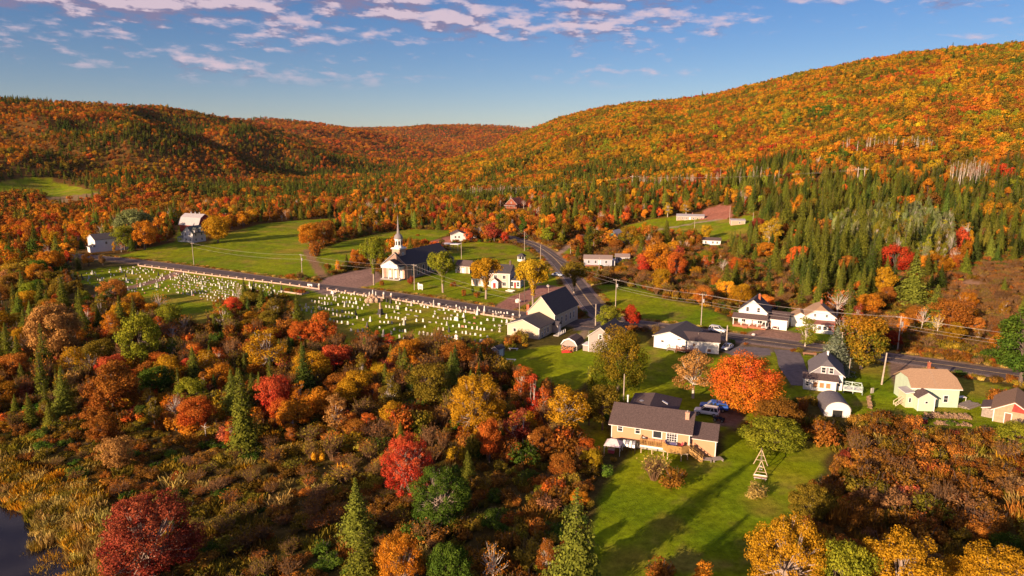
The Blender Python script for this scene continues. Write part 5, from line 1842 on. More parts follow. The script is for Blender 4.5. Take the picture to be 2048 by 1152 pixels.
for i, (px, py) in enumerate(((1019, 583), (1023, 581))):
    g = G(px, py)
    o_ = MB().box(-1.6, -.3, -.2, 1.6, .3, .28).obj("stone_bench", STONEW)
    o_.location = g
    o_.rotation_euler = (0, 0, math.radians(-38))
    tag(o_, ["pale stone slab bench on the rectory lawn, nearer the porch", "pale stone slab bench on the rectory lawn, nearer the tall pole"][i], "bench", "stone benches on the rectory lawn")
"""far half of the cemetery: small stones in rows parallel to the wall"""
ca = Vector(flat(290, 533))
cbv = Vector(flat(640, 581))
ud = (cbv - ca).normalized()
vd = Vector((ud.y, -ud.x))
CEM = [GP([(165, 548), (275, 532), (420, 553), (415, 562), (330, 575), (290, 590), (215, 590), (150, 565)]),
       GP([(430, 553), (545, 568), (575, 583), (560, 604), (520, 612), (440, 606), (300, 582), (345, 560)])]
far = []
for r in range(20):
    k = 0
    while k < 110:
        p = ca + ud * (-40 + k * 1.5 + rs.uniform(-.35, .35)) + vd * (4 + r * 3.0 + rs.uniform(-.35, .35))
        k += 1
        if p.y < 60:
            continue
        dd = max(-float(polydist(np.array([p.x]), np.array([p.y]), P)[0]) for P in CEM)
        q = proj(p.x, p.y, 0)
        if dd > .8 and rs.random() < (.78 if q[0] > 345 else .42):
            far.append((r, p.x, p.y))
far.sort(key=lambda t: math.hypot(t[1], t[2]))
near_n = sum(len(l) for _, l in ROWS)
NF = max(0, 298 - near_n)
cnt = {}
for r, x, y in far[:NF]:
    kind = rs.choice(['round', 'low', 'low', 'brown', 'square', 'grey', 'flat'])
    cnt[r] = cnt.get(r, 0) + 1
    headstone(x, y, kind, "%s, %s nearest the planter in %s row from the wall" % (WORDS[kind], ORD[min(cnt[r] - 1, 38)], ORD[r]), rs.uniform(.6, .8))
rest = {}
for r, x, y in far[NF:]:
    kind = rs.choice(['round', 'low', 'low', 'brown', 'square', 'grey', 'flat', 'obelisk' if rs.random() < .3 else 'low', 'dark' if rs.random() < .2 else 'square'])
    me = stone_mesh(KG.get(kind, kind), KM[kind])
    b = rest.setdefault(KM[kind].name, (MB(), KM[kind]))[0]
    s = rs.uniform(.58, .8)
    a = math.radians(-30)
    z = hz1(x, y)
    V = [(x + s * (v.co.x * math.cos(a) - v.co.y * math.sin(a)), y + s * (v.co.x * math.sin(a) + v.co.y * math.cos(a)), z + s * v.co.z) for v in me.vertices]
    b.add(V, [tuple(p.vertices) for p in me.polygons])
mb = MB()
mats_ = []
fm = []
for nme, (b, m) in rest.items():
    mats_.append(m)
    mb.add(b.V, b.F)
    fm += [len(mats_) - 1] * len(b.F)
o_ = mb.obj("headstones", mats_[0])
for m in mats_[1:]:
    o_.data.materials.append(m)
o_.data.polygons.foreach_set("material_index", fm)
tag(o_, "rows of small far headstones between the lane and the road wall", "headstones", kind='stuff')

# ------------------------------------------------------------------ yard things
sw = Vector(G(1521, 956))
swn = Vector(G(1521, 934))
fd = (swn - sw)
fd.z = 0
fd.normalize()
sa = thing("swing_frame", "bare timber double A-frame swing on the big lawn", "swing frame", sw, math.atan2(fd.y, fd.x) - PI / 2)
Ls = 4.6
sa.scale = (.8, .95, .78)
for y, nm in ((.6, "a_frame"), (.6 + Ls, "a_frame")):
    MB().beam((-1.35, y, -.1), (0, y, 3.4), .13).beam((1.35, y, -.1), (0, y, 3.4), .13).beam((-.95, y - .002, .95), (.95, y - .002, .95), .09).beam((-.55, y - .004, 2.0), (.55, y - .004, 2.0), .09).obj(nm, PALEW, sa)
MB().beam((0, .2, 3.42), (0, Ls + 1.0, 3.42), .13).obj("top_beam", PALEW, sa)
sws = MB()
for y in (2.3, 3.5):
    for dx in (-.25, .25):
        sws.cyl((0 + dx, y, .6), (0 + dx * .3, y, 3.35), .015, n=5)
sws.obj("swing_chain", GREYM, sa)
for y in (2.3, 3.5):
    MB().box(-.28, y - .12, .55, .28, y + .12, .6).obj("swing_seat", TRIM, sa)
bn = thing("garden_bench", "pale bench with one red slat in front of the timber swing", "bench", G(1520, 960), sa.rotation_euler.z)
bn.scale = (.75, .75, .75)
for k in range(3):
    MB().box(-1.25, -.25 + k * .19, .44, 1.25, -.09 + k * .19, .49).obj("slat", (TRIM, mat("faded_red_slat", (.42, .10, .08), .8), PALEW)[k], bn)
for k in range(2):
    MB().box(-1.25, .36, .58 + k * .22, 1.25, .40, .75 + k * .22).obj("slat", (PALEW, TRIM)[k], bn)
for x in (-1.0, 1.0):
    MB().box(x - .05, -.25, -.1, x + .05, .35, .438).obj("leg", PALEW, bn)
log_stack("log_pile", "long stack of pale cut logs in front of the mint house, farther row", G(1898, 838), math.radians(-7), 8.5, 1.3, .8, LOGM, 5, .2)
log_stack("log_pile", "long stack of pale cut logs in front of the mint house, nearer row", G(1908, 852), math.radians(-7), 6.6, .9, .7, LOGM, 6, .2)
log_stack("firewood_row", "narrow double row of firewood on the grass right of the white-green deck", G(1741, 808), math.radians(66), 6.5, .9, .5, LOGM, 7, .14)
t = thing("lumber_stack", "stack of weathered planks beside the right corner of the mint house", "lumber", G(1937, 812), math.radians(-60))
rg = random.Random(8)
for k in range(14):
    x = -1.2 + (k % 5) * .5 + rg.uniform(-.06, .06)
    MB().box(x, -2.2 + rg.uniform(-.3, .3), .02 + (k // 5) * .14, x + .42, 2.2 + rg.uniform(-.3, .3), .13 + (k // 5) * .14).obj("plank", WOODG, t)
t = thing("work_table", "small white table beside the weathered planks", "table", G(1921, 801), .1)
MB().box(-.9, -.5, .75, .9, .5, .82).obj("tabletop", TRIM, t)
for x in (-.8, .8):
    for y in (-.4, .4):
        MB().box(x - .04, y - .04, -.1, x + .04, y + .04, .748).obj("leg", TRIM, t)
t = thing("rusty_barrel", "rusty red fire barrel on the grass beside the cut log stacks", "barrel", G(1848, 846), .2)
MB().lathe([(.55, -.1), (.58, .3), (.55, .9)], 0, 0, 14).obj("drum", REDW, t)
MB().lathe([(.58, .901), (.58, .96)], 0, 0, 14).obj("rim", DARKM, t)
t = thing("concrete_slab", "pale upright slab at the head of the narrow firewood row", "slab", G(1744, 786), math.radians(20))
MB().box(-.35, -.1, -.1, .35, .1, 1.1).obj("slab", CONC, t)
t = thing("hammock", "red hammock slung beneath the slender red trees", "hammock", G(1079, 852), .3)
V = [(-1.2 + 2.4 * i / 8, -.4 + .8 * j / 3, 1.0 - .55 * math.cos((i - 4) / 4 * 1.4) + .12 * abs(j - 1.5)) for j in range(4) for i in range(9)]
shell(V, [(j * 9 + i, j * 9 + i + 1, j * 9 + i + 10, j * 9 + i + 9) for j in range(3) for i in range(8)], .02).obj("cloth", mat("red_cloth", (.5, .06, .03), .8), t)
MB().cyl((-1.25, 0, 0), (-1.25, 0, 1.2), .04).cyl((1.25, 0, 0), (1.25, 0, 1.2), .04).obj("stand", DARKM, t)
for px, py, m, lb, nm in ((1022, 722, TRIM, "white plank bench lying on the mown yard grass", "yard_bench"), (1027, 700, TRIM, "small white garden bench beside the tiny shed", "yard_bench")):
    t = thing(nm, lb, "bench", G(px, py), math.radians(-10))
    MB().box(-1.2, -.2, .4, 1.2, .2, .47).obj("seat", m, t)
    for x in (-.9, .9):
        MB().box(x - .05, -.18, -.1, x + .05, .18, .398).obj("leg", m, t)
t = thing("oil_tank", "small white oil tank beside the tree behind parked suv", "tank", G(1504, 808), math.radians(-20))
MB().cyl((-.8, 0, .9), (.8, 0, .9), .42, n=14).obj("drum", TRIM, t)
for x in (-.6, .6):
    MB().box(x - .04, -.3, -.1, x + .04, .3, .55).obj("leg", DARKM, t)
t = thing("lawn_tractor", "red ride-on mower parked on the gravel near the yellow tree", "mower", G(1598, 662), 2.0)
loft(t, "hood", [(-.1, .28, .35, .75), (.5, .3, .35, .8), (.85, .25, .4, .7)], REDC)
MB().box(-.5, -.25, .55, 0, .25, .65).box(-.55, -.25, .65, -.45, .25, 1.0).obj("seat", DARKM, t)
for x, r in ((-.35, .3), (.6, .2)):
    for s in (-1, 1):
        wheel(t, x, s * .38, r, .18)
t = thing("guard_rail", "short dark wooden guard rail beside the cracked driveway", "guard rail", G(1619, 712), math.radians(-15))
MB().box(-1.6, -.08, .45, 1.6, .08, .85).obj("beam", DOORB, t)
for x in (-1.3, 1.3):
    MB().box(x - .09, .081, -.2, x + .09, .25, .9).obj("post", DOORB, t)

# ------------------------------------------------------------------ poles and wires
POLES = {}


def pole(key, px, py, top, label, arms=0, xf=False, lamp=False, m=None, r=.14, lean=0.0, group="utility poles along the roads", guy=False, name="utility_pole", cat="utility pole"):
    g = G(px, py)
    # height so that the top reaches the given image row
    lo, hi = 2.0, 30.0
    for _ in range(30):
        md = (lo + hi) / 2
        if proj(g[0], g[1], g[2] + md)[1] > top:
            lo = md
        else:
            hi = md
    h = lo
    t = thing(name, label, cat, g, math.radians(-30), group)
    MB().cyl((0, 0, -.6), (lean, 0, h), r, r * .68, 10).obj("pole_shaft", m or POLEM, t)
    for k in range(arms):
        MB().box(-1.1, .12, h - .5 - k * .9, 1.1, .22, h - .38 - k * .9).obj("crossarm", WOODG, t)
        ins = MB()
        for x in (-1.0, -.4, .4, 1.0):
            ins.cyl((x, .17, h - .379 - k * .9), (x, .17, h - .2 - k * .9), .05, n=6)
        ins.obj("insulators", STONEW, t)
    if xf:
        MB().cyl((.42, 0, h - 2.6), (.42, 0, h - 1.6), .27, n=12).obj("transformer", GREYM, t)
    if lamp:
        MB().beam((0, 0, h - .8), (1.3, -.3, h - .5), .06).obj("lamp_arm", GREYM, t)
        MB().lathe([(.12, h - .62), (.22, h - .55), (.1, h - .42)], 1.35, -.3, 8).obj("lamp_head", GREYM, t)
    POLES[key] = (g[0], g[1], g[2] + h)
    return t


pole('yardpole', 1763, 769, 705, "leaning pale pole without crossarm on the mown strip beside firewood", lean=.35, r=.2)
pole('p1', 1795, 700, 632, "roadside pole with grey transformer above the brown brush", 1, True, r=.17)
pole('p2', 1402, 650, 587, "roadside pole at the field edge with transformer above the white hall", 1, True)
pole('p3', 1231, 617, 558, "roadside pole behind the yellow-green tree near the junction", 1, True)
pole('p4', 1452, 700, 651, "short thick bare pole at the corner of the white hall", r=.22)
pole('p5', 1039, 642, 587, "white pole at the cemetery wall beside the beige hall", lamp=False)
pole('p6', 1049, 604, 552, "brown pole on the rectory lawn beside the orange tree", m=BARK)
pole('p7', 829, 580, 528, "pole with street lamp in front of the church nave", 1, False, True)
pole('p8', 605, 557, 508, "lone pole between the hayfield and the cemetery road", 1, True)
pole('p9', 388, 531, 485, "lone pole below the farmhouse beside the cemetery road", 1)
pole('p10', 923, 518, 484, "thin white pole on the lawn behind the brick annex")
pole('p11', 1049, 502, 463, "roadside pole on the bend with the green lawn behind")
pole('p12', 1081, 524, 490, "roadside pole standing between the kiosk and the grey-blue bungalow")
pole('p13', 1024, 466, 438, "roadside pole at the crest of the road below the forest", lamp=True)
pole('p14', 992, 446, 428, "far white pole among the trees beyond the white house")
pole('p15', 1141, 512, 487, "short pole beside the red garden shelter near the road", group=None)
pole('p16', 1178, 458, 432, "brown pole among the trees below the hillside lawn")
pole('p17', 1062, 446, 430, "far slender pole among orange trees near the road crest")
pole('p18', 1191, 651, 608, "white post beside the junction and the yellow-green tree", r=.2)
pole('p19', 1198, 545, 515, "slender pole in front of the grey-blue bungalow")
pole('p20', 1247, 804, 748, "grey pole among shrubs between the bungalow and the big tree")
pole('p21', 1697, 756, 717, "thin grey pole on the lawn right of the grey gabled house", r=.1)
pole('p22', 1459, 440, 412, "pole on the red bank behind the long hillside bungalow")
pole('p23', 1505, 455, 425, "pole at the forest edge right of the hillside garage")
pole('p24', 1389, 457, 437, "short pole on the hillside lawn in front of the long bungalow")
pole('p25', 1097, 596, 568, "flagpole-like white pole on the grass behind the beige hall", r=.09, name="lamp_post", cat="lamp post")
g = G(1097, 596)
t = thing("round_sign", "round red and white sign fixed near the top of the white post", "sign", (POLES['p25'][0], POLES['p25'][1], POLES['p25'][2] - .6), 0)
MB().cyl((-.25, -.12, 0), (-.25, -.2, 0), .42, n=16).obj("disc", LAMPW, t)
MB().cyl((-.25, -.2, 0), (-.25, -.215, 0), .22, n=12).obj("centre", REDC, t)
ppx = (2330, 735)
POLES['e1'] = (POLES['p1'][0] + 45, POLES['p1'][1] - 27, POLES['p1'][2] - .3)
# H-frame pylons on the hillside
for i, (px, py, top, lb) in enumerate(((1269, 376, 350, "wooden H-frame pylon above the row of bare trunks on the hillside"), (1721, 362, 334, "wooden H-frame pylon high on the spruce covered slope"), (912, 392, 377, "far wooden H-frame pylon above the red-brown house"))):
    g = G(px, py)
    lo, hi = 3.0, 60.0
    for _ in range(30):
        md = (lo + hi) / 2
        if proj(g[0], g[1], g[2] + md)[1] > top:
            lo = md
        else:
            hi = md
    h = lo
    t = thing("power_pylon", lb, "pylon", g, 0, "wooden pylons of the hillside power line")
    for x in (-2.2, 2.2):
        MB().cyl((x, 0, -2), (x, 0, h), .34, .26, 8).obj("leg", POLEM, t)
    MB().box(-4.6, -.12, h - 1.6, 4.6, .12, h - 1.2).obj("crossarm", POLEM, t)
    POLES['h%d' % i] = (g[0], g[1], g[2] + h - 1.7)


def wire(keys, label, offs=((0, 0),), sag=.03, r=.026, group="overhead wires between the poles"):
    for k, (dx, dz) in enumerate(offs):
        b = MB()
        for a, c in zip(keys[:-1], keys[1:]):
            A = Vector(POLES[a]) + Vector((dx * .86, dx * -.5, dz))
            B_ = Vector(POLES[c]) + Vector((dx * .86, dx * -.5, dz))
            L_ = (B_ - A).length
            pts = []
            for i in range(13):
                u = i / 12
                p = A.lerp(B_, u)
                p.z -= 4 * sag * L_ * u * (1 - u)
                pts.append(p)
            for p, q in zip(pts[:-1], pts[1:]):
                b.cyl(p, q, r, n=4)
        o_ = b.obj("overhead_wire", WIREM)
        tag(o_, label % ["upper", "middle", "lower", "lowest"][min(k, 3)] if '%s' in label else label, "wire", group)


wire(['p3', 'p2', 'p1', 'e1'], "%s cable strung along the main road past the white houses", ((-1.0, -.2), (1.0, -.25), (0, -2.2), (.2, -3.0)), .02)
wire(['p9', 'p8', 'p7', 'p5'], "%s cable strung along the cemetery road", ((-.6, -.3), (.6, -2.0)), .02)
wire(['p5', 'p3'], "cable crossing from the cemetery wall pole to the junction", ((0, -.3),), .02)
wire(['p13', 'p11', 'p12', 'p3'], "%s cable following the bend of the road up the valley", ((0, -.2), (0, -1.4)), .02)
wire(['h2', 'h0', 'h1'], "%s pylon cable crossing the wooded slope", ((-3.5, 0), (3.5, 0)), .012, .035)

# ------------------------------------------------------------------ plants
def unit(v):
    return v / (np.linalg.norm(v, axis=-1, keepdims=True) + 1e-9)


def leaf_mesh(name, P, Nn, S, rng, wood=None, dark=None, var=None, leafm=True, elong=1.0, extra_mats=()):
    """P centres, Nn normals, S sizes -> one mesh of small bent leaf clumps; wood = (V, F) joined in a second slot"""
    n = len(P)
    R_ = unit(rng.normal(size=(n, 3)))
    U = unit(np.cross(Nn, R_))
    W_ = np.cross(Nn, U)
    s = S[:, None] * .5
    e = elong
    bend = Nn * s * .45
    q = np.stack([P - U * s * e, P - W_ * s * .8 + bend * .6, P + U * s * e, P + W_ * s * .8 + bend * .6], 1)
    q += rng.normal(size=q.shape) * S[:, None, None] * .08
    V = q.reshape(-1, 3)
    idx = np.arange(4 * n).reshape(n, 4)
    nF = n
    loops = idx.ravel()
    ls = np.arange(0, 4 * n, 4)
    lt = np.full(n, 4)
    mi = np.zeros(n, int)
    lv = np.zeros((4 * n, 4), np.float32)
    va = rng.random(n) if var is None else np.clip(var + rng.normal(size=n) * .12, 0, 1)
    vb = rng.random(n)
    lv[:, 0] = np.repeat(va, 4)
    lv[:, 1] = np.repeat(vb, 4)
    lv[:, 3] = 1
    if wood is not None and len(wood[0]):
        wv, wf = wood
        wv = np.array(wv)
        o_ = len(V)
        V = np.concatenate([V, wv])
        fl = np.concatenate([np.array(f) for f in wf]) + o_
        ls = np.concatenate([ls, len(loops) + np.cumsum([0] + [len(f) for f in wf[:-1]])])
        lt = np.concatenate([lt, [len(f) for f in wf]])
        loops = np.concatenate([loops, fl])
        mi = np.concatenate([mi, np.ones(len(wf), int)])
        lv = np.concatenate([lv, np.full((len(wv), 4), .5, np.float32)])
    me = bpy.data.meshes.new(name)
    me.vertices.add(len(V))
    me.vertices.foreach_set("co", V.astype(np.float32).ravel())
    me.loops.add(len(loops))
    me.loops.foreach_set("vertex_index", loops.astype(np.int32))
    me.polygons.add(len(ls))
    me.polygons.foreach_set("loop_start", ls.astype(np.int32))
    me.polygons.foreach_set("loop_total", lt.astype(np.int32))
    me.polygons.foreach_set("material_index", mi.astype(np.int32))
    at = me.attributes.new("leafvar", 'FLOAT_COLOR', 'POINT')
    at.data.foreach_set("color", lv.ravel())
    me.materials.append(LEAF)
    for m in extra_mats:
        me.materials.append(m)
    me.update(calc_edges=True)
    return me


def limb(V, Fc, pts, rad, n=5):
    """tapered tube through pts"""
    o_ = len(V)
    for i, (p, r) in enumerate(zip(pts, rad)):
        p = np.array(p, float)
        d = np.array(pts[min(i + 1, len(pts) - 1)], float) - np.array(pts[max(i - 1, 0)], float)
        d = d / (np.linalg.norm(d) + 1e-9)
        u = np.cross(d, [.3, .9, .1])
        u /= np.linalg.norm(u) + 1e-9
        v = np.cross(d, u)
        for k in range(n):
            t = 2 * PI * k / n
            V.append(p + u * r * math.cos(t) + v * r * math.sin(t))
    for i in range(len(pts) - 1):
        for k in range(n):
            a = o_ + i * n + k
            b = o_ + i * n + (k + 1) % n
            Fc.append((a, b, b + n, a + n))


def gen_broad(seed, n=4200, nl=26, R=(3.6, 3.6), zc=6.2, hz_=3.6, ls=.42, trunk=.22, dens=1.0, lobe=1.25, top=0.0, open_=0.0, bark_r=1.0, limbs=14, low=.8):
    """nominal 10 m broadleaf: crown ellipsoid R x hz_ around zc, made of leafy lobes"""
    rng = np.random.default_rng(seed)
    cs = []
    rr = []
    for k in range(nl):
        for _ in range(60):
            d = unit(rng.normal(size=3))
            if d[2] < -.85:
                d[2] *= -1
            rad = rng.uniform(.45, .95) ** .7
            z = d[2] * rad
            sh = 1.0 - top * max(0, z)
            p = np.array([d[0] * rad * R[0] * sh, d[1] * rad * R[1] * sh, zc + z * hz_])
            if all(np.linalg.norm(p - c) > lobe * .62 for c in cs):
                break
        cs.append(p)
        rr.append(lobe * rng.uniform(.42, 1.4))
    cs = np.array(cs)
    rr = np.array(rr)
    pk = rng.choice(nl, size=n * 2, p=rr ** 2 / (rr ** 2).sum())
    d = unit(rng.normal(size=(n * 2, 3)) * [1, 1, .85])
    P = cs[pk] + d * (rr[pk] * rng.uniform(.22, 1.18, n * 2) ** .55)[:, None] * [1, 1, .78]
    dd = np.linalg.norm(P[:, None, :] - cs[None], axis=2) / rr[None]
    dd[np.arange(len(P)), pk] = 9
    ok = (dd.min(1) > .60) & (P[:, 2] > low)
    P, pk, d = P[ok][:n], pk[ok][:n], d[ok][:n]
    axis = unit(P - np.array([0, 0, zc - .8]))
    Nn = unit(d * .8 + axis * .45 + rng.normal(size=P.shape) * .62 + [0, 0, .2])
    S = ls * rng.uniform(.45, 1.35, len(P))
    zz = (P[:, 2] - (zc - hz_)) / (2 * hz_)
    sd_ = rng.uniform(0, 1, nl)
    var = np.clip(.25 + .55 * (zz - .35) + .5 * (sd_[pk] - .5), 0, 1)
    V, Fc = [], []
    lean = rng.uniform(-.3, .3, 2)
    top_ = np.array([lean[0], lean[1], zc + hz_ * .35])
    tp_ = [np.array([0, 0, -.6]), np.array([0, 0, .0]), np.array([lean[0] * .3, lean[1] * .3, zc * .4]), np.array([lean[0] * .7, lean[1] * .7, zc * .75]), top_]
    limb(V, Fc, tp_, [trunk * 1.5, trunk * 1.2, trunk, trunk * .7, trunk * .25], 7)
    order = rng.permutation(nl)[:limbs]
    for k in order:
        f = rng.uniform(.3, .85)
        base = tp_[2] * (1 - f) + tp_[3] * f if f < .6 else tp_[3] * (1 - (f - .6)) + top_ * (f - .6)
        mid = (base + cs[k]) / 2 + rng.normal(size=3) * .25 - [0, 0, .15]
        limb(V, Fc, [base, mid, cs[k] + rng.normal(size=3) * .2], [trunk * .42, trunk * .28, trunk * .1], 5)
        for _ in range(2):
            e = cs[k] + unit(rng.normal(size=3)) * rr[k] * .8
            limb(V, Fc, [mid, (mid + e) / 2 + rng.normal(size=3) * .1, e], [trunk * .2, trunk * .13, trunk * .05], 4)
    return P, Nn, S, var, V, Fc


def gen_elm(seed):
    """vase shape: a high spreading parasol, leafy sprays down the forked stem"""
    rng = np.random.default_rng(seed)
    P, Nn, S, var, V, Fc = gen_broad(seed, n=7200, nl=40, R=(3.7, 3.7), zc=8.0, hz_=2.9, ls=.30, trunk=.26, lobe=1.05, limbs=26, low=3.8)
    n = 1500
    z = rng.uniform(2.6, 7.6, n)
    rr = (.35 + .38 * np.clip(z - 3.5, 0, 5)) * rng.uniform(.3, 1.1, n)
    t = rng.uniform(0, 6.28, n)
    Q = np.stack([rr * np.cos(t), rr * np.sin(t), z], 1)
    Q += rng.normal(size=Q.shape) * .12
    N2 = unit(np.stack([np.cos(t), np.sin(t), np.full(n, .5)], 1) + rng.normal(size=Q.shape) * .4)
    return np.concatenate([P, Q]), np.concatenate([Nn, N2]), np.concatenate([S, .26 * rng.uniform(.6, 1.3, n)]), np.concatenate([var, rng.uniform(0, .5, n)]), V, Fc


def gen_spruce(seed, Ht=11.0, R=2.5, tiers=26, per=9, droop=.32, ls=.5, steps_=6, bare=0.0):
    rng = np.random.default_rng(seed)
    P, Nn, S, var = [], [], [], []
    V, Fc = [], []
    limb(V, Fc, [(0, 0, -.6), (0, 0, 1), (0, 0, Ht * .6), (0, 0, Ht * .99)], [.2, .17, .09, .015], 6)
    for i in range(tiers):
        f = i / (tiers - 1.0)
        z = .5 + (Ht - .7) * f ** .92
        r = R * (1 - f) ** .85 * rng.uniform(.75, 1.2) + .12
        k = max(3, int(per * (1 - f * .6)))
        a0 = rng.uniform(0, 6.3)
        for j in range(k):
            if rng.random() < bare:
                continue
            a = a0 + 2 * PI * j / k + rng.uniform(-.25, .25)
            rl = r * rng.uniform(.6, 1.15)
            dx, dy = math.cos(a), math.sin(a)
            limb(V, Fc, [(0, 0, z), (dx * rl * .95, dy * rl * .95, z - droop * rl * .8)], [.035, .01], 3) if i % 3 == 0 else None
            ns_ = max(2, int(steps_ * rl / R + 1))
            for q in range(ns_):
                t = (q + .6) / ns_
                w_ = .5 * rl * (1 - t * .55) * .55 + .08
                for s in (-1, 0, 1) if t > .25 else (0,):
                    off = s * w_ * rng.uniform(.5, 1)
                    p = np.array([dx * rl * t - dy * off, dy * rl * t + dx * off, z - droop * rl * t ** 1.5 + rng.uniform(-.08, .08) + .12 * t * t])
                    P.append(p)
                    Nn.append(unit(np.array([dx * .75, dy * .75, .7]) + rng.normal(size=3) * .35))
                    S.append(ls * rng.uniform(.7, 1.3) * (.55 + .6 * (1 - f)))
                    var.append(.15 + .6 * t + rng.uniform(-.2, .2))
    return np.array(P), np.array(Nn), np.array(S), np.clip(np.array(var), 0, 1), V, Fc


def gen_bush(seed, n=1500, R=1.7, Hh=2.0, ls=.21, nl=11, stems=18):
    rng = np.random.default_rng(seed)
    cs = np.stack([rng.uniform(-.7, .7, nl) * R, rng.uniform(-.7, .7, nl) * R, rng.uniform(.3, .8, nl) * Hh], 1)
    rr = rng.uniform(.35, .65, nl) * R * .8
    pk = rng.integers(0, nl, n)
    d = unit(rng.normal(size=(n, 3)))
    P = cs[pk] + d * (rr[pk] * rng.uniform(.5, 1.1, n))[:, None]
    ok = P[:, 2] > .05
    P, pk, d = P[ok], pk[ok], d[ok]
    Nn = unit(d + [0, 0, .6] + rng.normal(size=P.shape) * .5)
    S = ls * rng.uniform(.6, 1.4, len(P))
    sd_ = rng.uniform(0, 1, nl)
    V, Fc = [], []
    for k in range(stems):
        a = rng.uniform(0, 6.3)
        l = rng.uniform(.4, 1.1)
        limb(V, Fc, [(0, 0, -.2), (math.cos(a) * R * .4 * l, math.sin(a) * R * .4 * l, Hh * .5), (math.cos(a) * R * .8 * l, math.sin(a) * R * .8 * l, Hh * rng.uniform(.8, 1.15))], [.05, .03, .01], 3)
    return P, Nn, S, np.clip(sd_[pk] * .8 + rng.uniform(0, .3, len(P)), 0, 1), V, Fc


def gen_twig(seed, n=330, R=1.6, Hh=2.4, leaves=420):
    """leafless many-stemmed shrub"""
    rng = np.random.default_rng(seed)
    V, Fc = [], []
    tips = []
    for k in range(n // 6):
        a = rng.uniform(0, 6.3)
        l = rng.uniform(.1, 1) ** .6
        m = np.array([math.cos(a) * R * .45 * l, math.sin(a) * R * .45 * l, Hh * rng.uniform(.4, .55)])
        limb(V, Fc, [np.array([math.cos(a) * .2 * l, math.sin(a) * .2 * l, -.2]), m], [.045, .03], 3)
        for _ in range(5):
            e = m + np.array([math.cos(a) * R * .35 * l, math.sin(a) * R * .35 * l, Hh * .42]) * rng.uniform(.5, 1.15) + rng.normal(size=3) * .28
            limb(V, Fc, [m, e], [.028, .012], 3)
            tips.append(e)
    tips = np.array(tips)
    P = tips[rng.integers(0, len(tips), leaves)] + rng.normal(size=(leaves, 3)) * .16
    Nn = unit(rng.normal(size=P.shape) + [0, 0, .8])
    return P, Nn, .16 * rng.uniform(.6, 1.4, leaves), rng.random(leaves), V, Fc


def gen_grass(seed, n=150, R=.8, Hh=1.3, wd=.10):
    rng = np.random.default_rng(seed)
    P, Nn, S = [], [], []
    for k in range(n):
        a = rng.uniform(0, 6.3)
        r = R * math.sqrt(rng.random())
        h = Hh * rng.uniform(.5, 1.1)
        P.append([math.cos(a) * r, math.sin(a) * r, h * .5])
        Nn.append([math.cos(a + 1), math.sin(a + 1), .15])
        S.append(h)
    return np.array(P, float), np.array(Nn, float), np.array(S), rng.random(n), [], []


def grass_mesh(name, seed, n=130, R=.8, Hh=1.3, wd=.11):
    rng = np.random.default_rng(seed)
    a = rng.uniform(0, 6.3, n)
    r = R * np.sqrt(rng.random(n))
    base = np.stack([np.cos(a) * r, np.sin(a) * r, np.full(n, -.1)], 1)
    b = rng.uniform(0, 6.3, n)
    side = np.stack([np.cos(b), np.sin(b), 0 * b], 1) * wd * .5
    h = Hh * rng.uniform(.55, 1.15, n)
    c = rng.uniform(0, 6.3, n)
    ln = rng.uniform(.1, .5, n) * h
    tip = base + np.stack([np.cos(c) * ln, np.sin(c) * ln, h], 1)
    q = np.stack([base - side, base + side, tip + side * .35, tip - side * .35], 1)
    V = q.reshape(-1, 3)
    me = bpy.data.meshes.new(name)
    me.vertices.add(len(V))
    me.vertices.foreach_set("co", V.astype(np.float32).ravel())
    me.loops.add(4 * n)
    me.loops.foreach_set("vertex_index", np.arange(4 * n, dtype=np.int32))
    me.polygons.add(n)
    me.polygons.foreach_set("loop_start", np.arange(0, 4 * n, 4, dtype=np.int32))
    me.polygons.foreach_set("loop_total", np.full(n, 4, np.int32))
    at = me.attributes.new("leafvar", 'FLOAT_COLOR', 'POINT')
    lv = np.ones((4 * n, 4), np.float32)
    lv[:, 0] = np.repeat(rng.random(n), 4)
    lv[:, 1] = np.repeat(rng.random(n), 4)
    at.data.foreach_set("color", lv.ravel())
    me.materials.append(LEAF)
    me.update(calc_edges=True)
    return me


HERO = {}      # kind -> list of (crown mesh, trunk mesh, nominal height, nominal width)
PROTO = {}     # kind -> list of joined objects used by the forests


def two(kind, seed, gen, bark, Hn, Wn, proto=True):
    P, Nn, S, var, V, Fc = gen
    rng = np.random.default_rng(seed + 77)
    cm = leaf_mesh(kind + "_crown", P, Nn, S, rng, var=var)
    tm = me_from(kind + "_trunk", V, Fc, bark, True)
    HERO.setdefault(kind, []).append((cm, tm, Hn, Wn))
    if not proto:
        return
    jm = leaf_mesh(kind, P, Nn, S, rng, wood=(V, Fc), var=var, extra_mats=(bark,))
    PROTO.setdefault(kind, []).append((jm, Hn, Wn))


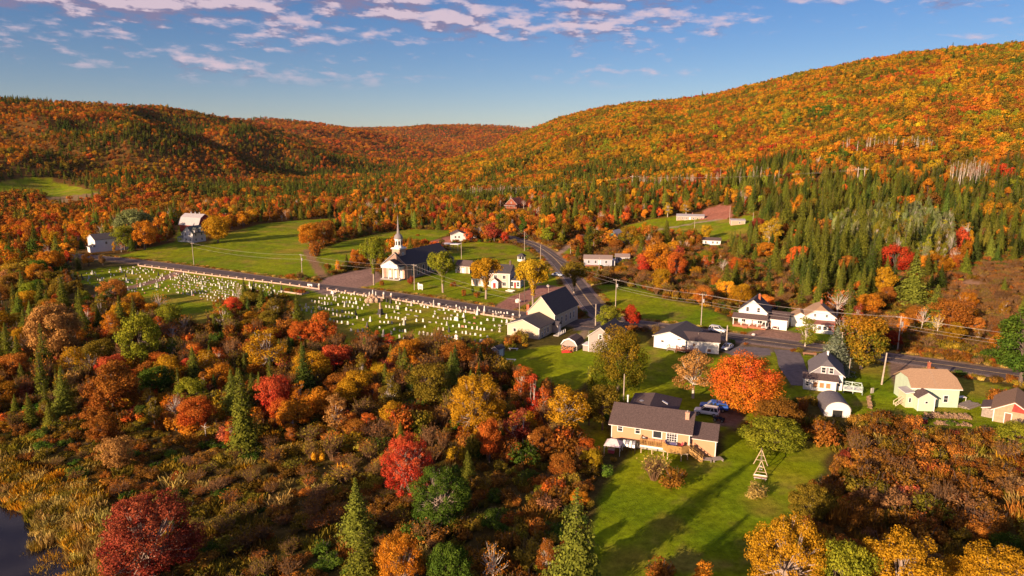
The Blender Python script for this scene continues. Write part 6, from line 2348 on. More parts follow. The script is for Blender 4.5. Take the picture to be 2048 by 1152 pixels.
for k in range(4):
    two("maple", 10 + k, gen_broad(10 + k, n=9500, nl=46, R=(3.7, 3.7), zc=5.3, hz_=4.2, ls=.29, lobe=1.15, low=.7, limbs=26), BARK, 9.6, 8.2)
for k in range(3):
    two("round_tree", 20 + k, gen_broad(20 + k, n=17000, nl=85, R=(4.6, 4.6), zc=4.5, hz_=4.5, ls=.26, lobe=1.05, low=.3, limbs=34), BARK, 9.4, 10.2)
for k in range(3):
    two("big_maple", 25 + k, gen_broad(25 + k, n=27000, nl=110, R=(4.6, 4.6), zc=4.8, hz_=4.6, ls=.185, trunk=.26, lobe=.85, low=.5, limbs=70), mat("pale_maple_bark", (.42, .33, .27), .85, .25, 3.0), 9.9, 10.4, proto=False)
for k in range(2):
    two("dome_maple", 28 + k, gen_broad(28 + k, n=27000, nl=120, R=(4.5, 4.5), zc=4.4, hz_=4.5, ls=.20, trunk=.26, lobe=1.12, low=.2, limbs=40), BARK, 9.6, 10.2, proto=False)
for k in range(3):
    two("birch", 30 + k, gen_broad(30 + k, n=5200, nl=34, R=(2.5, 2.5), zc=5.4, hz_=4.6, ls=.23, trunk=.15, lobe=.9, limbs=30, top=.25, low=.9), BIRCH, 10.2, 5.8)
for k in range(3):
    two("slender_tree", 40 + k, gen_broad(40 + k, n=2600, nl=20, R=(1.25, 1.25), zc=5.2, hz_=4.4, ls=.24, trunk=.10, lobe=.72, limbs=18, top=.35, low=1.0), BIRCH, 9.8, 3.4)
for k in range(3):
    two("elm", 50 + k, gen_elm(50 + k), mat("pale_elm_bark", (.36, .29, .23), .85, .25, 3.0), 11.2, 9.0)
for k in range(2):
    two("column_tree", 55 + k, gen_broad(55 + k, n=9500, nl=48, R=(2.5, 2.5), zc=6.4, hz_=5.8, ls=.28, trunk=.22, lobe=1.0, limbs=24, low=.8), BARK, 12.8, 6.6)
for k in range(3):
    two("spruce", 60 + k, gen_spruce(60 + k, 11.0, 2.6, 38, 13, ls=.34, steps_=8), BARK, 11.0, 5.2)
for k in range(2):
    two("thin_spruce", 65 + k, gen_spruce(65 + k, 11.0, 2.0, 30, 10, ls=.32, steps_=6, bare=.12), BARK, 11.0, 4.2)
for k in range(2):
    two("pine", 70 + k, gen_spruce(70 + k, 11.0, 3.6, 28, 15, droop=.12, ls=.36, steps_=12), BARK, 11.0, 7.0)
for k in range(3):
    two("bush", 80 + k, gen_bush(80 + k), BARK, 2.3, 4.0)
for k in range(3):
    two("bare_shrub", 90 + k, gen_twig(90 + k), mat("mauve_twigs", (.26, .15, .075), .9, .25, 2.0), 2.6, 3.4)
for k in range(2):
    two("bare_tree", 95 + k, gen_broad(95 + k, n=450, nl=24, R=(2.8, 2.8), zc=5.6, hz_=3.4, ls=.26, trunk=.16, lobe=1.1, limbs=24), BIRCH, 9.4, 6.4)
# light versions for the distant hills
for k in range(4):
    P, Nn, S, var, V, Fc = gen_broad(110 + k, n=340, nl=12, R=(3.0, 3.0), zc=4.6, hz_=4.0, ls=1.0, lobe=1.6, limbs=2, low=.2)
    PROTO.setdefault("far_broad", []).append((leaf_mesh("far_broad", P, Nn, S, np.random.default_rng(k), wood=(V, Fc), var=var, extra_mats=(BARK,)), 9.5, 7.6))
for k in range(3):
    P, Nn, S, var, V, Fc = gen_spruce(120 + k, 11.0, 2.4, 16, 7, ls=.85, steps_=3)
    PROTO.setdefault("far_spruce", []).append((leaf_mesh("far_spruce", P, Nn, S, np.random.default_rng(k), wood=(V, Fc), var=var, extra_mats=(BARK,)), 11.0, 4.6))
for k in range(3):
    P, Nn, S, var, V, Fc = gen_broad(130 + k, n=1500, nl=22, R=(3.0, 3.0), zc=4.9, hz_=4.0, ls=.52, lobe=1.25, limbs=6, low=.4)
    PROTO.setdefault("mid_broad", []).append((leaf_mesh("mid_broad", P, Nn, S, np.random.default_rng(k), wood=(V, Fc), var=var, extra_mats=(BARK,)), 9.5, 7.6))
for k in range(2):
    PROTO.setdefault("grass_tuft", []).append((grass_mesh("grass_tuft", 140 + k), 1.3, 1.6))
for k in range(2):
    PROTO.setdefault("dead_trunk", []).append(None)
PROTO["dead_trunk"] = []
for k in range(2):
    rng_ = np.random.default_rng(150 + k)
    V, Fc = [], []
    limb(V, Fc, [(0, 0, -1), (0, 0, 3), (.1, .1, 12)], [.22, .18, .04], 5)
    for q in range(16):
        z = 4 + q * .5
        a = rng_.uniform(0, 6.3)
        l = rng_.uniform(.5, 1.5)
        limb(V, Fc, [(0, 0, z), (math.cos(a) * l, math.sin(a) * l, z + rng_.uniform(-.3, .5))], [.05, .015], 3)
    P = rng_.normal(size=(40, 3)) * [.9, .9, 2.0] + [0, 0, 10]
    PROTO["dead_trunk"].append((leaf_mesh("dead_trunk", P, unit(rng_.normal(size=P.shape)), np.full(40, .4), rng_, wood=(V, Fc), extra_mats=(BIRCH,)), 12, 2))

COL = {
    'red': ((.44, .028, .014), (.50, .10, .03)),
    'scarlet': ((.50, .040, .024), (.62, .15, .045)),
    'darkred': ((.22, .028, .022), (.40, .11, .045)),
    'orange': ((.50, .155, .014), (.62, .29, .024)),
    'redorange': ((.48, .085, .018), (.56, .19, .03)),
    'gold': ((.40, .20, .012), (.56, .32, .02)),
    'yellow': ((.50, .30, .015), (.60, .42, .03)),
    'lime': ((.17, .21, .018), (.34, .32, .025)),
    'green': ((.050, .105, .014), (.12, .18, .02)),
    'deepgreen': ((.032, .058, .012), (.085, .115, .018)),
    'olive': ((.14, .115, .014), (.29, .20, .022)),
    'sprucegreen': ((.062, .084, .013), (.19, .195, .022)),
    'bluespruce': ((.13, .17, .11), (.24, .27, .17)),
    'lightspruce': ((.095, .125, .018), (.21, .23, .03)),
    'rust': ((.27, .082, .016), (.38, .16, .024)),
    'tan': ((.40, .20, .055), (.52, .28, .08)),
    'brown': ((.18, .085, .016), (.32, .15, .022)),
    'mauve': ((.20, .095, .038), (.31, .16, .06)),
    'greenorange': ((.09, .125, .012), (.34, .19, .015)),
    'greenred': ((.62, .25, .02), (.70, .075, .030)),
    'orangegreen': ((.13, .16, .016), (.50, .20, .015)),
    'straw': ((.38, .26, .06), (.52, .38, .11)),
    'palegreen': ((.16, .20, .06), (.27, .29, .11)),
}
TREES = []
_tn = {}


def plant(kind, x, y, h, wdt, col, label, cat='tree', group=None, name=None, seed=None, z=None, rz=None, bark=None):
    k = _tn.get(kind, 0) if seed is None else seed
    _tn[kind] = _tn.get(kind, 0) + 1
    cm, tm, Hn, Wn = HERO[kind][k % len(HERO[kind])]
    nm = name or {'maple': 'maple_tree', 'round_tree': 'broadleaf_tree', 'big_maple': 'maple_tree', 'dome_maple': 'maple_tree', 'birch': 'birch_tree', 'slender_tree': 'slender_tree', 'elm': 'elm_tree', 'column_tree': 'tall_tree', 'spruce': 'spruce_tree',
                  'thin_spruce': 'spruce_tree', 'pine': 'pine_tree', 'bush': 'bush', 'bare_shrub': 'bare_shrub', 'bare_tree': 'bare_tree'}[kind]
    t = thing(nm, label, cat, (x, y, hz1(x, y) if z is None else z), (k * 2.4 + x * .37) % 6.28 if rz is None else rz, group, (wdt / Wn, wdt / Wn, h / Hn))
    c = bpy.data.objects.new("crown", cm)
    C.objects.link(c)
    c.parent = t
    c["kind"] = "stuff" if False else "thing"
    del c["kind"]
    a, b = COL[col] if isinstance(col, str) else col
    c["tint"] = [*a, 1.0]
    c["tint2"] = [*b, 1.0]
    w_ = bpy.data.objects.new("trunk", tm)
    C.objects.link(w_)
    w_.parent = t
    if bark:
        w_.data = tm.copy()
        w_.data.materials[0] = bark
    TREES.append((x, y, wdt * .5, h))
    return t


def ptree(kind, cx, top, bot, wpx, col, label, **kw):
    """a tree standing where its foot is seen, reaching up to the row 'top', wpx pixels wide"""
    x, y, z = G(cx, bot)
    d = math.sqrt(x * x + y * y + (H - z) ** 2)
    lo, hi = .3, 60
    for _ in range(30):
        md = (lo + hi) / 2
        if proj(x, y, z + md)[1] > top:
            lo = md
        else:
            hi = md
    return plant(kind, x, y, lo, wpx * d / F, col, label, z=z, **kw)


NAMED = [
    ('dome_maple', 1489, 703, 822, 134, 'greenred', "huge round red and orange maple glowing beside the white hall"),
    ('dome_maple', 1236, 650, 782, 108, 'greenorange', "big green tree with orange top hiding the taupe house"),
    ('birch', 1386, 697, 796, 86, 'tan', "thinning tan-orange tree with bare leaning trunk beside the huge red maple"),
    ('maple', 1216, 611, 662, 52, 'lime', "yellow-green tree beside the roadside pole near the junction"),
    ('maple', 1264, 609, 656, 38, 'red', "small deep red tree beside the yellow-green junction tree"),
    ('spruce', 1667, 653, 745, 72, 'bluespruce', "pale blue-green spruce in front of the orange-green maple"),
    ('maple', 1722, 632, 738, 86, 'orangegreen', "large green and orange tree behind the blue spruce's lawn"),
    ('bare_tree', 1684, 628, 692, 46, 'scarlet', "thin bright red tree at the porch of the tan-roofed white house"),
    ('slender_tree', 1610, 630, 693, 42, 'lime', "small yellow-green tree with white trunk beside the gravel drive"),
    ('column_tree', 2040, 604, 772, 92, 'green', "tall bright green tree closing off the road at the east edge"),
    ('round_tree', 1553, 800, 862, 96, 'brown', "broad russet tree between the grey gabled house and bungalow yard"),
    ('round_tree', 1548, 838, 900, 124, 'lime', "broad bright green shrub tree at the top of the big lawn"),
    ('bush', 1645, 836, 888, 66, 'rust', "rounded orange-green shrub in front of the arched shed"),
    ('birch', 1133, 762, 882, 88, 'gold', "golden birch with white trunk left of the bungalow"),
    ('slender_tree', 1042, 722, 800, 36, 'redorange', "slender orange-red tree topmost of the red clump by the yard"),
    ('slender_tree', 1066, 742, 850, 34, 'red', "slender red tree with white trunk beside the hammock"),
    ('slender_tree', 1088, 768, 852, 36, 'redorange', "slender coral tree between the hammock and the golden birch"),
    ('slender_tree', 1024, 815, 905, 44, 'darkred', "thin dark red tree in the leafless clump below the hammock"),
    ('slender_tree', 1044, 812, 900, 40, 'darkred', "thin crimson tree nearest the hammock in the leafless clump"),
    ('maple', 979, 840, 925, 50, 'redorange', "rounded rust-red tree left of the thin dark red clump"),
    ('big_maple', 950, 744, 872, 124, 'gold', "wide golden tree with forked branches in the middle thicket"),
    ('big_maple', 817, 862, 992, 104, 'scarlet', "bright scarlet maple standing alone in the middle of the thicket"),
    ('big_maple', 882, 930, 1052, 122, 'green', "dense green tree in front of the scarlet maple"),
    ('spruce', 716, 955, 1085, 74, 'lightspruce', "dark green spruce left of the scarlet maple's green neighbour"),
    ('spruce', 730, 1050, 1200, 100, 'sprucegreen', "dark spruce at the bottom edge beside the orange maple"),
    ('pine', 1150, 975, 1190, 118, 'lightspruce', "large pale green pine at the edge of the big lawn"),
    ('big_maple', 306, 982, 1172, 176, 'darkred', "large dark red maple with pale branches above the marsh"),
    ('big_maple', 800, 1063, 1196, 100, 'orange', "orange and yellow maple cut by the bottom of the view"),
    ('round_tree', 903, 1082, 1200, 92, 'green', "low green tree right of the orange maple at the bottom"),
    ('big_maple', 1566, 1022, 1215, 142, 'gold', "wide golden tree with pale limbs at the foot of the lawn"),
    ('big_maple', 1788, 1068, 1235, 165, 'gold', "second wide golden tree, in front of the dark brown thicket"),
    ('big_maple', 1986, 1092, 1240, 150, 'gold', "golden tree closest to the east edge of the bottom thicket"),
    ('round_tree', 1682, 1085, 1240, 110, 'lime', "yellow-green tree between the two wide golden trees"),
    ('round_tree', 1618, 968, 1040, 76, 'olive', "olive green bush tree where the lawn meets the brown thicket"),
    ('round_tree', 118, 598, 728, 88, 'tan', "tan-orange rounded tree above the western spruces"),
    ('maple', 285, 624, 745, 66, 'lime', "yellow-green tree among spruces below the shaded cemetery lawn"),
    ('birch', 540, 650, 752, 86, 'gold', "golden tree with spreading white branches below the cemetery"),
    ('maple', 602, 640, 692, 46, 'redorange', "orange-red tree in front of the shaded headstones"),
    ('maple', 646, 624, 694, 52, 'redorange', "taller orange-red tree overlapping the shaded headstones"),
    ('maple', 672, 690, 752, 66, 'scarlet', "crimson tree below the middle of the cemetery"),
    ('slender_tree', 755, 658, 700, 20, 'redorange', "small orange tree at the cemetery's lower edge beside a crimson one"),
    ('slender_tree', 778, 664, 706, 26, 'scarlet', "small crimson tree at the cemetery's lower edge"),
    ('maple', 548, 750, 826, 62, 'scarlet', "bright red maple in the middle of the western thicket"),
    ('spruce', 492, 735, 905, 66, 'sprucegreen', "tall ragged spruce with a bare pale top in the western thicket"),
    ('birch', 150, 690, 765, 52, 'gold', "golden tree with dark trunk in front of the tan-orange tree"),
    ('maple', 228, 720, 832, 82, 'rust', "russet spreading tree in the middle of the western thicket"),
    ('maple', 322, 705, 752, 40, 'redorange', "narrow orange-red tree below the western spruces"),
    ('birch', 412, 700, 762, 62, 'gold', "low golden tree with pale branches below the spruces"),
    ('maple', 395, 795, 862, 58, 'redorange', "rust-orange tree standing over the brown brush"),
    ('slender_tree', 464, 840, 892, 30, 'redorange', "small coral tree alone in the brown brush"),
    ('slender_tree', 588, 826, 874, 28, 'orange', "small orange tree alone in the brown brush nearer the scarlet maple"),
    ('slender_tree', 675, 780, 870, 42, 'tan', "pale tan birch with thin white trunk in the brush"),
    ('maple', 205, 826, 890, 48, 'rust', "rusty low tree at the upper edge of the brown brush"),
    ('maple', 102, 500, 548, 44, 'orange', "orange tree at the west end above the cemetery"),
    ('slender_tree', 98, 538, 566, 22, 'scarlet', "small scarlet tree among the brown western trees"),
    ('elm', 748, 470, 570, 56, 'lime', "tall yellow-green tree left of the church portico"),
    ('elm', 886, 503, 585, 66, 'lime', "yellow-green vase-shaped tree in front of the church nave"),
    ('elm', 972, 513, 598, 70, 'gold', "gold and green vase-shaped tree in front of the rectory"),
    ('elm', 1066, 514, 612, 74, 'yellow', "golden orange vase-shaped tree beside the rectory sunroom"),
    ('elm', 1148, 524, 586, 62, 'olive', "olive green roadside tree where the dirt drive meets the main road"),
    ('maple', 1312, 487, 552, 64, 'orange', "glowing orange maple above the brown brush"),
    ('maple', 1288, 505, 550, 36, 'scarlet', "crimson maple at the left side of the glowing orange maple"),
    ('maple', 1352, 502, 558, 36, 'redorange', "salmon-orange tree right of the glowing orange maple"),
    ('maple', 1258, 451, 496, 44, 'orangegreen', "orange-topped maple beside the sea green house"),
    ('birch', 1335, 403, 434, 20, 'yellow', "small yellow tree left of the long hillside bungalow"),
    ('birch', 1372, 400, 430, 28, 'gold', "golden tree behind the roof of the long hillside bungalow"),
    ('maple', 1412, 450, 480, 24, 'yellow', "small yellow tree beside the hillside driveway"),
    ('birch', 1537, 433, 494, 46, 'yellow', "tall yellow birch beside the hillside spruce wood"),
    ('maple', 1515, 436, 468, 28, 'darkred', "dark red tree left of the tall yellow birch"),
    ('maple', 1530, 484, 520, 38, 'orange', "orange tree in front of the hillside spruce wood"),
    ('maple', 1472, 514, 548, 32, 'redorange', "orange-red tree in the brown brush below the hillside clearing"),
    ('maple', 1252, 388, 420, 24, 'gold', "golden tree standing out of the dark conifers"),
    ('maple', 1276, 408, 430, 18, 'redorange', "small orange-red tree right of the golden conifer-wood tree"),
    ('maple', 1788, 488, 552, 52, 'red', "deep red tree among the spruces of the right-hand slope"),
    ('maple', 1762, 532, 600, 40, 'gold', "golden orange tree below the deep red slope tree"),
    ('spruce', 1822, 498, 612, 64, 'lightspruce', "tall pale spruce on the lower slope, taller of two"),
    ('spruce', 1866, 568, 655, 56, 'lightspruce', "yellow-green conifer above the brown brush by the road"),
    ('bare_tree', 1674, 572, 640, 60, 'redorange', "half bare orange tree behind the tan-roofed white house"),
    ('maple', 1486, 568, 610, 38, 'gold', "golden tree directly behind the white gabled house"),
    ('maple', 1736, 588, 632, 44, 'orange', "orange tree above the roadside maple"),
    ('maple', 436, 430, 486, 52, 'gold', "golden orange tree right of the white farmhouse"),
    ('round_tree', 272, 416, 492, 74, 'palegreen', "pale silvery green poplar left of the farmhouse"),
    ('maple', 290, 440, 500, 42, 'orange', "orange tree in front of the silvery poplar"),
    ('maple', 250, 452, 500, 40, 'lime', "yellow-green tree between the white west house and the poplar"),
    ('maple', 620, 446, 500, 40, 'orange', "orange tree at the near corner of the hayfields"),
    ('maple', 648, 440, 492, 40, 'rust', "russet tree in the middle of the line between the hayfields"),
    ('bush', 632, 480, 512, 34, 'rust', "low rusty bush at the foot of the field trees"),
    ('bush', 655, 524, 540, 16, 'brown', "small brown bush at the corner of the church field"),
    ('bush', 836, 467, 472, 10, 'rust', "tiny rust bush alone in the far hayfield"),
    ('bush', 764, 561, 571, 15, 'rust', "round russet bush in front of the church portico"),
    ('bush', 823, 550, 568, 18, 'darkred', "dark red shrub at the corner of the nave"),
    ('bush', 907, 562, 573, 17, 'rust', "round russet bush on the lawn between church and rectory"),
    ('bush', 928, 578, 592, 15, 'rust', "round russet bush of the lawn group, nearest the church"),
    ('bush', 954, 582, 596, 15, 'rust', "round russet bush of the lawn group, nearest the road"),
    ('bush', 945, 572, 586, 9, 'green', "small green bush behind the lawn group of russet bushes"),
    ('bush', 962, 574, 584, 11, 'deepgreen', "dark little bush beside the vase-shaped gold tree"),
    ('spruce', 1180, 452, 482, 34, 'deepgreen', "dark flat-topped conifer beside the pole above the bend"),
    ('maple', 1232, 478, 500, 30, 'rust', "russet tree in front of the sea green house"),
    ('maple', 1158, 470, 506, 26, 'redorange', "thin orange-brown tree above the bend of the road"),
    ('bare_shrub', 1308, 915, 960, 66, 'straw', "tall clump of straw-coloured dried shrubs below the deck"),
    ('bush', 1348, 935, 972, 66, 'brown', "dark brown bush beside the straw clump on the lawn"),
    ('bush', 1322, 1122, 1160, 74, 'rust', "low russet bush on the shaded foot of the lawn"),
    ('bush', 1512, 972, 992, 56, 'straw', "patch of straw-coloured weeds in front of the slatted bench"),
    ('bush', 1900, 840, 852, 20, 'green', "small green weeds bush between the cut log stacks"),
    ('bush', 1994, 772, 812, 42, 'rust', "rusty bush behind the red gabled shed"),
    ('round_tree', 2035, 850, 905, 90, 'lime', "bright yellow-green tree in front of the red gabled shed"),
    ('maple', 1205, 770, 860, 70, 'olive', "olive bushy tree left of the bungalow roof"),
    ('maple', 1178, 790, 850, 50, 'brown', "brown bushy tree between the golden birch and the bungalow"),
    ('bush', 1185, 730, 775, 40, 'lime', "small lime bush at the foot of the orange-topped green tree"),
    ('spruce', 1075, 1158, 1400, 120, 'sprucegreen', "tall dark spruce nearest the viewer, before the pale green pine"),
    ('round_tree', 1235, 1160, 1340, 150, 'olive', "olive tree nearest the viewer at the foot of the big lawn"),
]
for q in NAMED:
    kw = {}
    if q[0] in ('bush', 'bare_shrub'):
        kw['cat'] = 'bush'
    ptree(*q[:7], **kw)
pgx, pgy = G(590, 585)[:2]
for i, (d, cn, s_) in enumerate(((-4.2, 'rust', .9), (-2.7, 'brown', 1.1), (-1.2, 'green', .9), (.4, 'brown', 1.2), (1.9, 'rust', 1.0), (3.3, 'darkred', 1.25), (4.4, 'rust', 1.0))):
    plant('bush', pgx + d * math.cos(math.radians(-30)), pgy + d * math.sin(math.radians(-30)), 1.5 * s_, 2.4 * s_, cn, "%s shrub in the white-edged planting box, %s from the west" % ({'rust': 'russet', 'brown': 'brown', 'green': 'green', 'darkred': 'dark red'}[cn], ORD[i]), cat='bush', group="shrubs in the planting box")
snag = thing("dead_tree", "small bleached dead tree standing out of the brown brush", "dead tree", G(412, 882), .5)
V, Fc = [], []
limb(V, Fc, [(0, 0, -.3), (.05, 0, 1.6), (0, .1, 3.1)], [.10, .08, .03], 6)
for a, z in ((0, 2.3), (2.2, 2.5), (3.6, 2.2), (5, 2.7), (1.2, 2.8)):
    limb(V, Fc, [(0, 0, z), (math.cos(a) * .9, math.sin(a) * .9, z + .25)], [.05, .015], 4)
MB().add(V, Fc).obj("trunk", BIRCH, snag)

# ------------------------------------------------------------------ woods: where each kind grows
R_ = np.random.default_rng(2024)
WESTW = [flat(*p) for p in [(-400, 560), (0, 520), (120, 540), (170, 585), (215, 612), (400, 668), (430, 640), (440, 610), (510, 606), (575, 606), (600, 642), (700, 694), (1000, 695), (1000, 760), (960, 830), (760, 830), (600, 880), (420, 880), (250, 850), (120, 880), (-500, 800)]]
CONIF = [GP([(1535, 500), (1560, 440), (1600, 400), (1720, 380), (1800, 430), (1850, 520), (1760, 570), (1710, 645), (1640, 640), (1590, 570)]), GP([(1080, 450), (1100, 385), (1250, 372), (1500, 388), (1540, 425), (1340, 432), (1200, 445)])]
HOUSE_PX = [  # picture windows kept free of nearer trees (x0, y0, x1, y1, row of foot)
    (1215, 785, 1455, 930, 935), (1300, 640, 1450, 712, 740), (1450, 590, 1665, 670, 690), (1590, 712, 1705, 835, 850), (1800, 725, 1955, 860, 880), (1965, 780, 2060, 850, 880),
    (1005, 585, 1205, 665, 690), (755, 430, 1110, 620, 640), (895, 450, 960, 500, 510), (1160, 500, 1262, 535, 560), (1190, 455, 1250, 500, 520), (1345, 418, 1490, 460, 480),
    (1400, 474, 1450, 495, 505), (1003, 388, 1052, 420, 430), (350, 425, 420, 490, 500), (165, 465, 232, 510, 525), (200, 525, 1050, 690, 705), (980, 455, 1210, 640, 650), (1195, 560, 1460, 640, 650), (240, 445, 900, 550, 560), (1115, 672, 1180, 712, 725), (978, 690, 1160, 790, 800),
    (1240, 640, 2048, 760, 790), (1500, 880, 1640, 1010, 1030)]


def scatter_pts(x0, x1, y0, y1, sp, jit=.45):
    xs = np.arange(x0, x1, sp)
    ys = np.arange(y0, y1, sp)
    X, Y = np.meshgrid(xs, ys)
    X = X + (np.arange(len(ys)) % 2)[:, None] * sp * .5
    X = (X + R_.uniform(-jit, jit, X.shape) * sp).ravel()
    Y = (Y + R_.uniform(-jit, jit, Y.shape) * sp).ravel()
    return X, Y


def in_any(x, y, polys, grow=0.0):
    m = np.zeros(x.shape, bool)
    for P in polys:
        A = np.array(P)
        lo = A.min(0) - grow - 1
        hi = A.max(0) + grow + 1
        b = (x > lo[0]) & (x < hi[0]) & (y > lo[1]) & (y < hi[1]) & ~m
        if b.any():
            ii = np.where(b)[0]
            m[ii] = polydist(x[ii], y[ii], P) < grow
    return m


def road_near(x, y, r):
    m = np.zeros(x.shape, bool)
    ii = np.where(y < 640)[0]
    if len(ii):
        d = np.minimum(linedist(x[ii], y[ii], MAIN_ROAD[::4]), linedist(x[ii], y[ii], SIDE_ROAD[::4]))
        m[ii] = d < r
    return m


KA = np.array(KEEP)


def near_house(x, y, extra=0.0):
    m = np.zeros(x.shape, bool)
    for a, b, r in KEEP:
        m |= (x - a) ** 2 + (y - b) ** 2 < (r + extra) ** 2
    return m


DIRTP = [p for p, c in DIRT]


def free(x, y, g=1.0, road=7.5):
    m = in_any(x, y, LAWNS, g) | in_any(x, y, DIRTP, g) | road_near(x, y, road) | near_house(x, y)
    m |= in_any(x, y, [POND], .6)
    for P, r, c in LANES:
        m |= linedist(x, y, P) < r + g + .5
    return ~m


def vis(x, y, margin=160):
    z = hz(x, y)
    px, py = proj(x, y, z)
    return (px > -margin) & (px < 2048 + margin) & (py < 1152 + 260) & (y > 45), px, py, z


def blocks(px, py_foot, py_top, wpx):
    m = np.zeros(px.shape, bool)
    for x0, y0, x1, y1, f in HOUSE_PX:
        m |= (px + wpx / 2 > x0) & (px - wpx / 2 < x1) & (py_foot > y1 - 2) & (py_top < y1 - (y1 - y0) * .12)
    return m


cols = list(COL)
CI = {c: i for i, c in enumerate(cols)}
CT1 = np.array([COL[c][0] for c in cols])
CT2 = np.array([COL[c][1] for c in cols])


def pick(wts, n):
    ks = list(wts)
    p = np.array([wts[k] for k in ks], float)
    return R_.choice([CI[k] for k in ks], size=n, p=p / p.sum())


def choose_cols(x, y, kindmask, palettes, noise):
    """palettes: list of (threshold, weights) along the noise value"""
    out_ = np.zeros(len(x), int)
    lo = -1
    for th, wt in palettes:
        m = (noise > lo) & (noise <= th)
        out_[m] = pick(wt, m.sum())
        lo = th
    return out_


protocol = {}
pidx = {}
for kd, lst in PROTO.items():
    for i, (me, Hn, Wn) in enumerate(lst):
        pidx.setdefault(kd, []).append(me)


def gn_scatter(name, label, kinds, pts, scl, rot, kid, t1, t2, kindtag='stuff'):
    """one object: points carrying scale, turn, tint; each point grows one of the kinds"""
    coll = bpy.data.collections.new(name + "_kinds")
    order = []
    for kd in kinds:
        for i, (me, Hn, Wn) in enumerate(PROTO[kd]):
            order.append((kd, me))
    for i, (kd, me) in enumerate(order):
        o_ = bpy.data.objects.new("%s_kind_%02d" % (chr(97 + i), i), me)
        coll.objects.link(o_)
    n = len(pts)
    me = bpy.data.meshes.new(name)
    me.vertices.add(n)
    me.vertices.foreach_set("co", pts.astype(np.float32).ravel())
    for nm, ty, dat, key in (("scl", 'FLOAT_VECTOR', scl, "vector"), ("rot", 'FLOAT_VECTOR', rot, "vector"), ("kid", 'INT', kid, "value")):
        at = me.attributes.new(nm, ty, 'POINT')
        at.data.foreach_set(key, np.ascontiguousarray(dat, dtype=np.int32 if ty == 'INT' else np.float32).ravel())
    for nm, dat in (("tint", t1), ("tint2", t2)):
        at = me.attributes.new(nm, 'FLOAT_COLOR', 'POINT')
        at.data.foreach_set("color", np.concatenate([dat, np.ones((n, 1))], 1).astype(np.float32).ravel())
    me.update()
    o_ = bpy.data.objects.new(name, me)
    C.objects.link(o_)
    ng = bpy.data.node_groups.new(name + "_growth", 'GeometryNodeTree')
    ng.interface.new_socket("Geometry", in_out='INPUT', socket_type='NodeSocketGeometry')
    ng.interface.new_socket("Geometry", in_out='OUTPUT', socket_type='NodeSocketGeometry')
    n_, l_ = ng.nodes, ng.links
    gi = n_.new("NodeGroupInput")
    go = n_.new("NodeGroupOutput")
    ip = n_.new("GeometryNodeInstanceOnPoints")
    ci = n_.new("GeometryNodeCollectionInfo")
    ci.inputs["Collection"].default_value = coll
    ci.inputs["Separate Children"].default_value = True
    ci.inputs["Reset Children"].default_value = True

    def attr(nm, ty):
        a = n_.new("GeometryNodeInputNamedAttribute")
        a.data_type = ty
        a.inputs["Name"].default_value = nm
        return a.outputs["Attribute"]
    l_.new(gi.outputs[0], ip.inputs["Points"])
    l_.new(ci.outputs[0], ip.inputs["Instance"])
    ip.inputs["Pick Instance"].default_value = True
    l_.new(attr("kid", 'INT'), ip.inputs["Instance Index"])
    e2r = n_.new("FunctionNodeEulerToRotation")
    l_.new(attr("rot", 'FLOAT_VECTOR'), e2r.inputs[0])
    l_.new(e2r.outputs[0], ip.inputs["Rotation"])
    l_.new(attr("scl", 'FLOAT_VECTOR'), ip.inputs["Scale"])
    l_.new(ip.outputs[0], go.inputs[0])
    md = o_.modifiers.new("growth", 'NODES')
    md.node_group = ng
    tag(o_, label, kind=kindtag)
    return o_


KIDBASE = {}


def kid_for(kinds, kinds_arr, n):
    base = {}
    b = 0
    for kd in kinds:
        base[kd] = (b, len(PROTO[kd]))
        b += len(PROTO[kd])
    out_ = np.zeros(n, int)
    for kd in kinds:
        m = kinds_arr == kd
        out_[m] = base[kd][0] + R_.integers(0, base[kd][1], m.sum())
    return out_


def nom(kd):
    return np.array([PROTO[kd][0][1], PROTO[kd][0][2]])


FIELDS_CLEAR = []


def grow(name, label, x, y, kinds, karr, h, wd, ci, jitter=.28):
    n = len(x)
    z = hz(x, y)
    kid = kid_for(kinds, karr, n)
    sc3 = np.zeros((n, 3))
    for kd in kinds:
        m = karr == kd
        Hn, Wn = nom(kd)
        sc3[m, 0] = sc3[m, 1] = wd[m] / Wn
        sc3[m, 2] = h[m] / Hn
    rot = np.stack([R_.uniform(-.05, .05, n), R_.uniform(-.05, .05, n), R_.uniform(0, 6.28, n)], 1)
    br = np.exp(R_.normal(0, jitter, n))[:, None]
    hv = R_.normal(0, .07, (n, 3)) * [1, 1, .3] + 1
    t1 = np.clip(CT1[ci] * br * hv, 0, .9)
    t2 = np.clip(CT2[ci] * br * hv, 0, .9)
    return gn_scatter(name, label, kinds, np.stack([x, y, z - .1], 1), sc3, rot, kid, t1, t2)


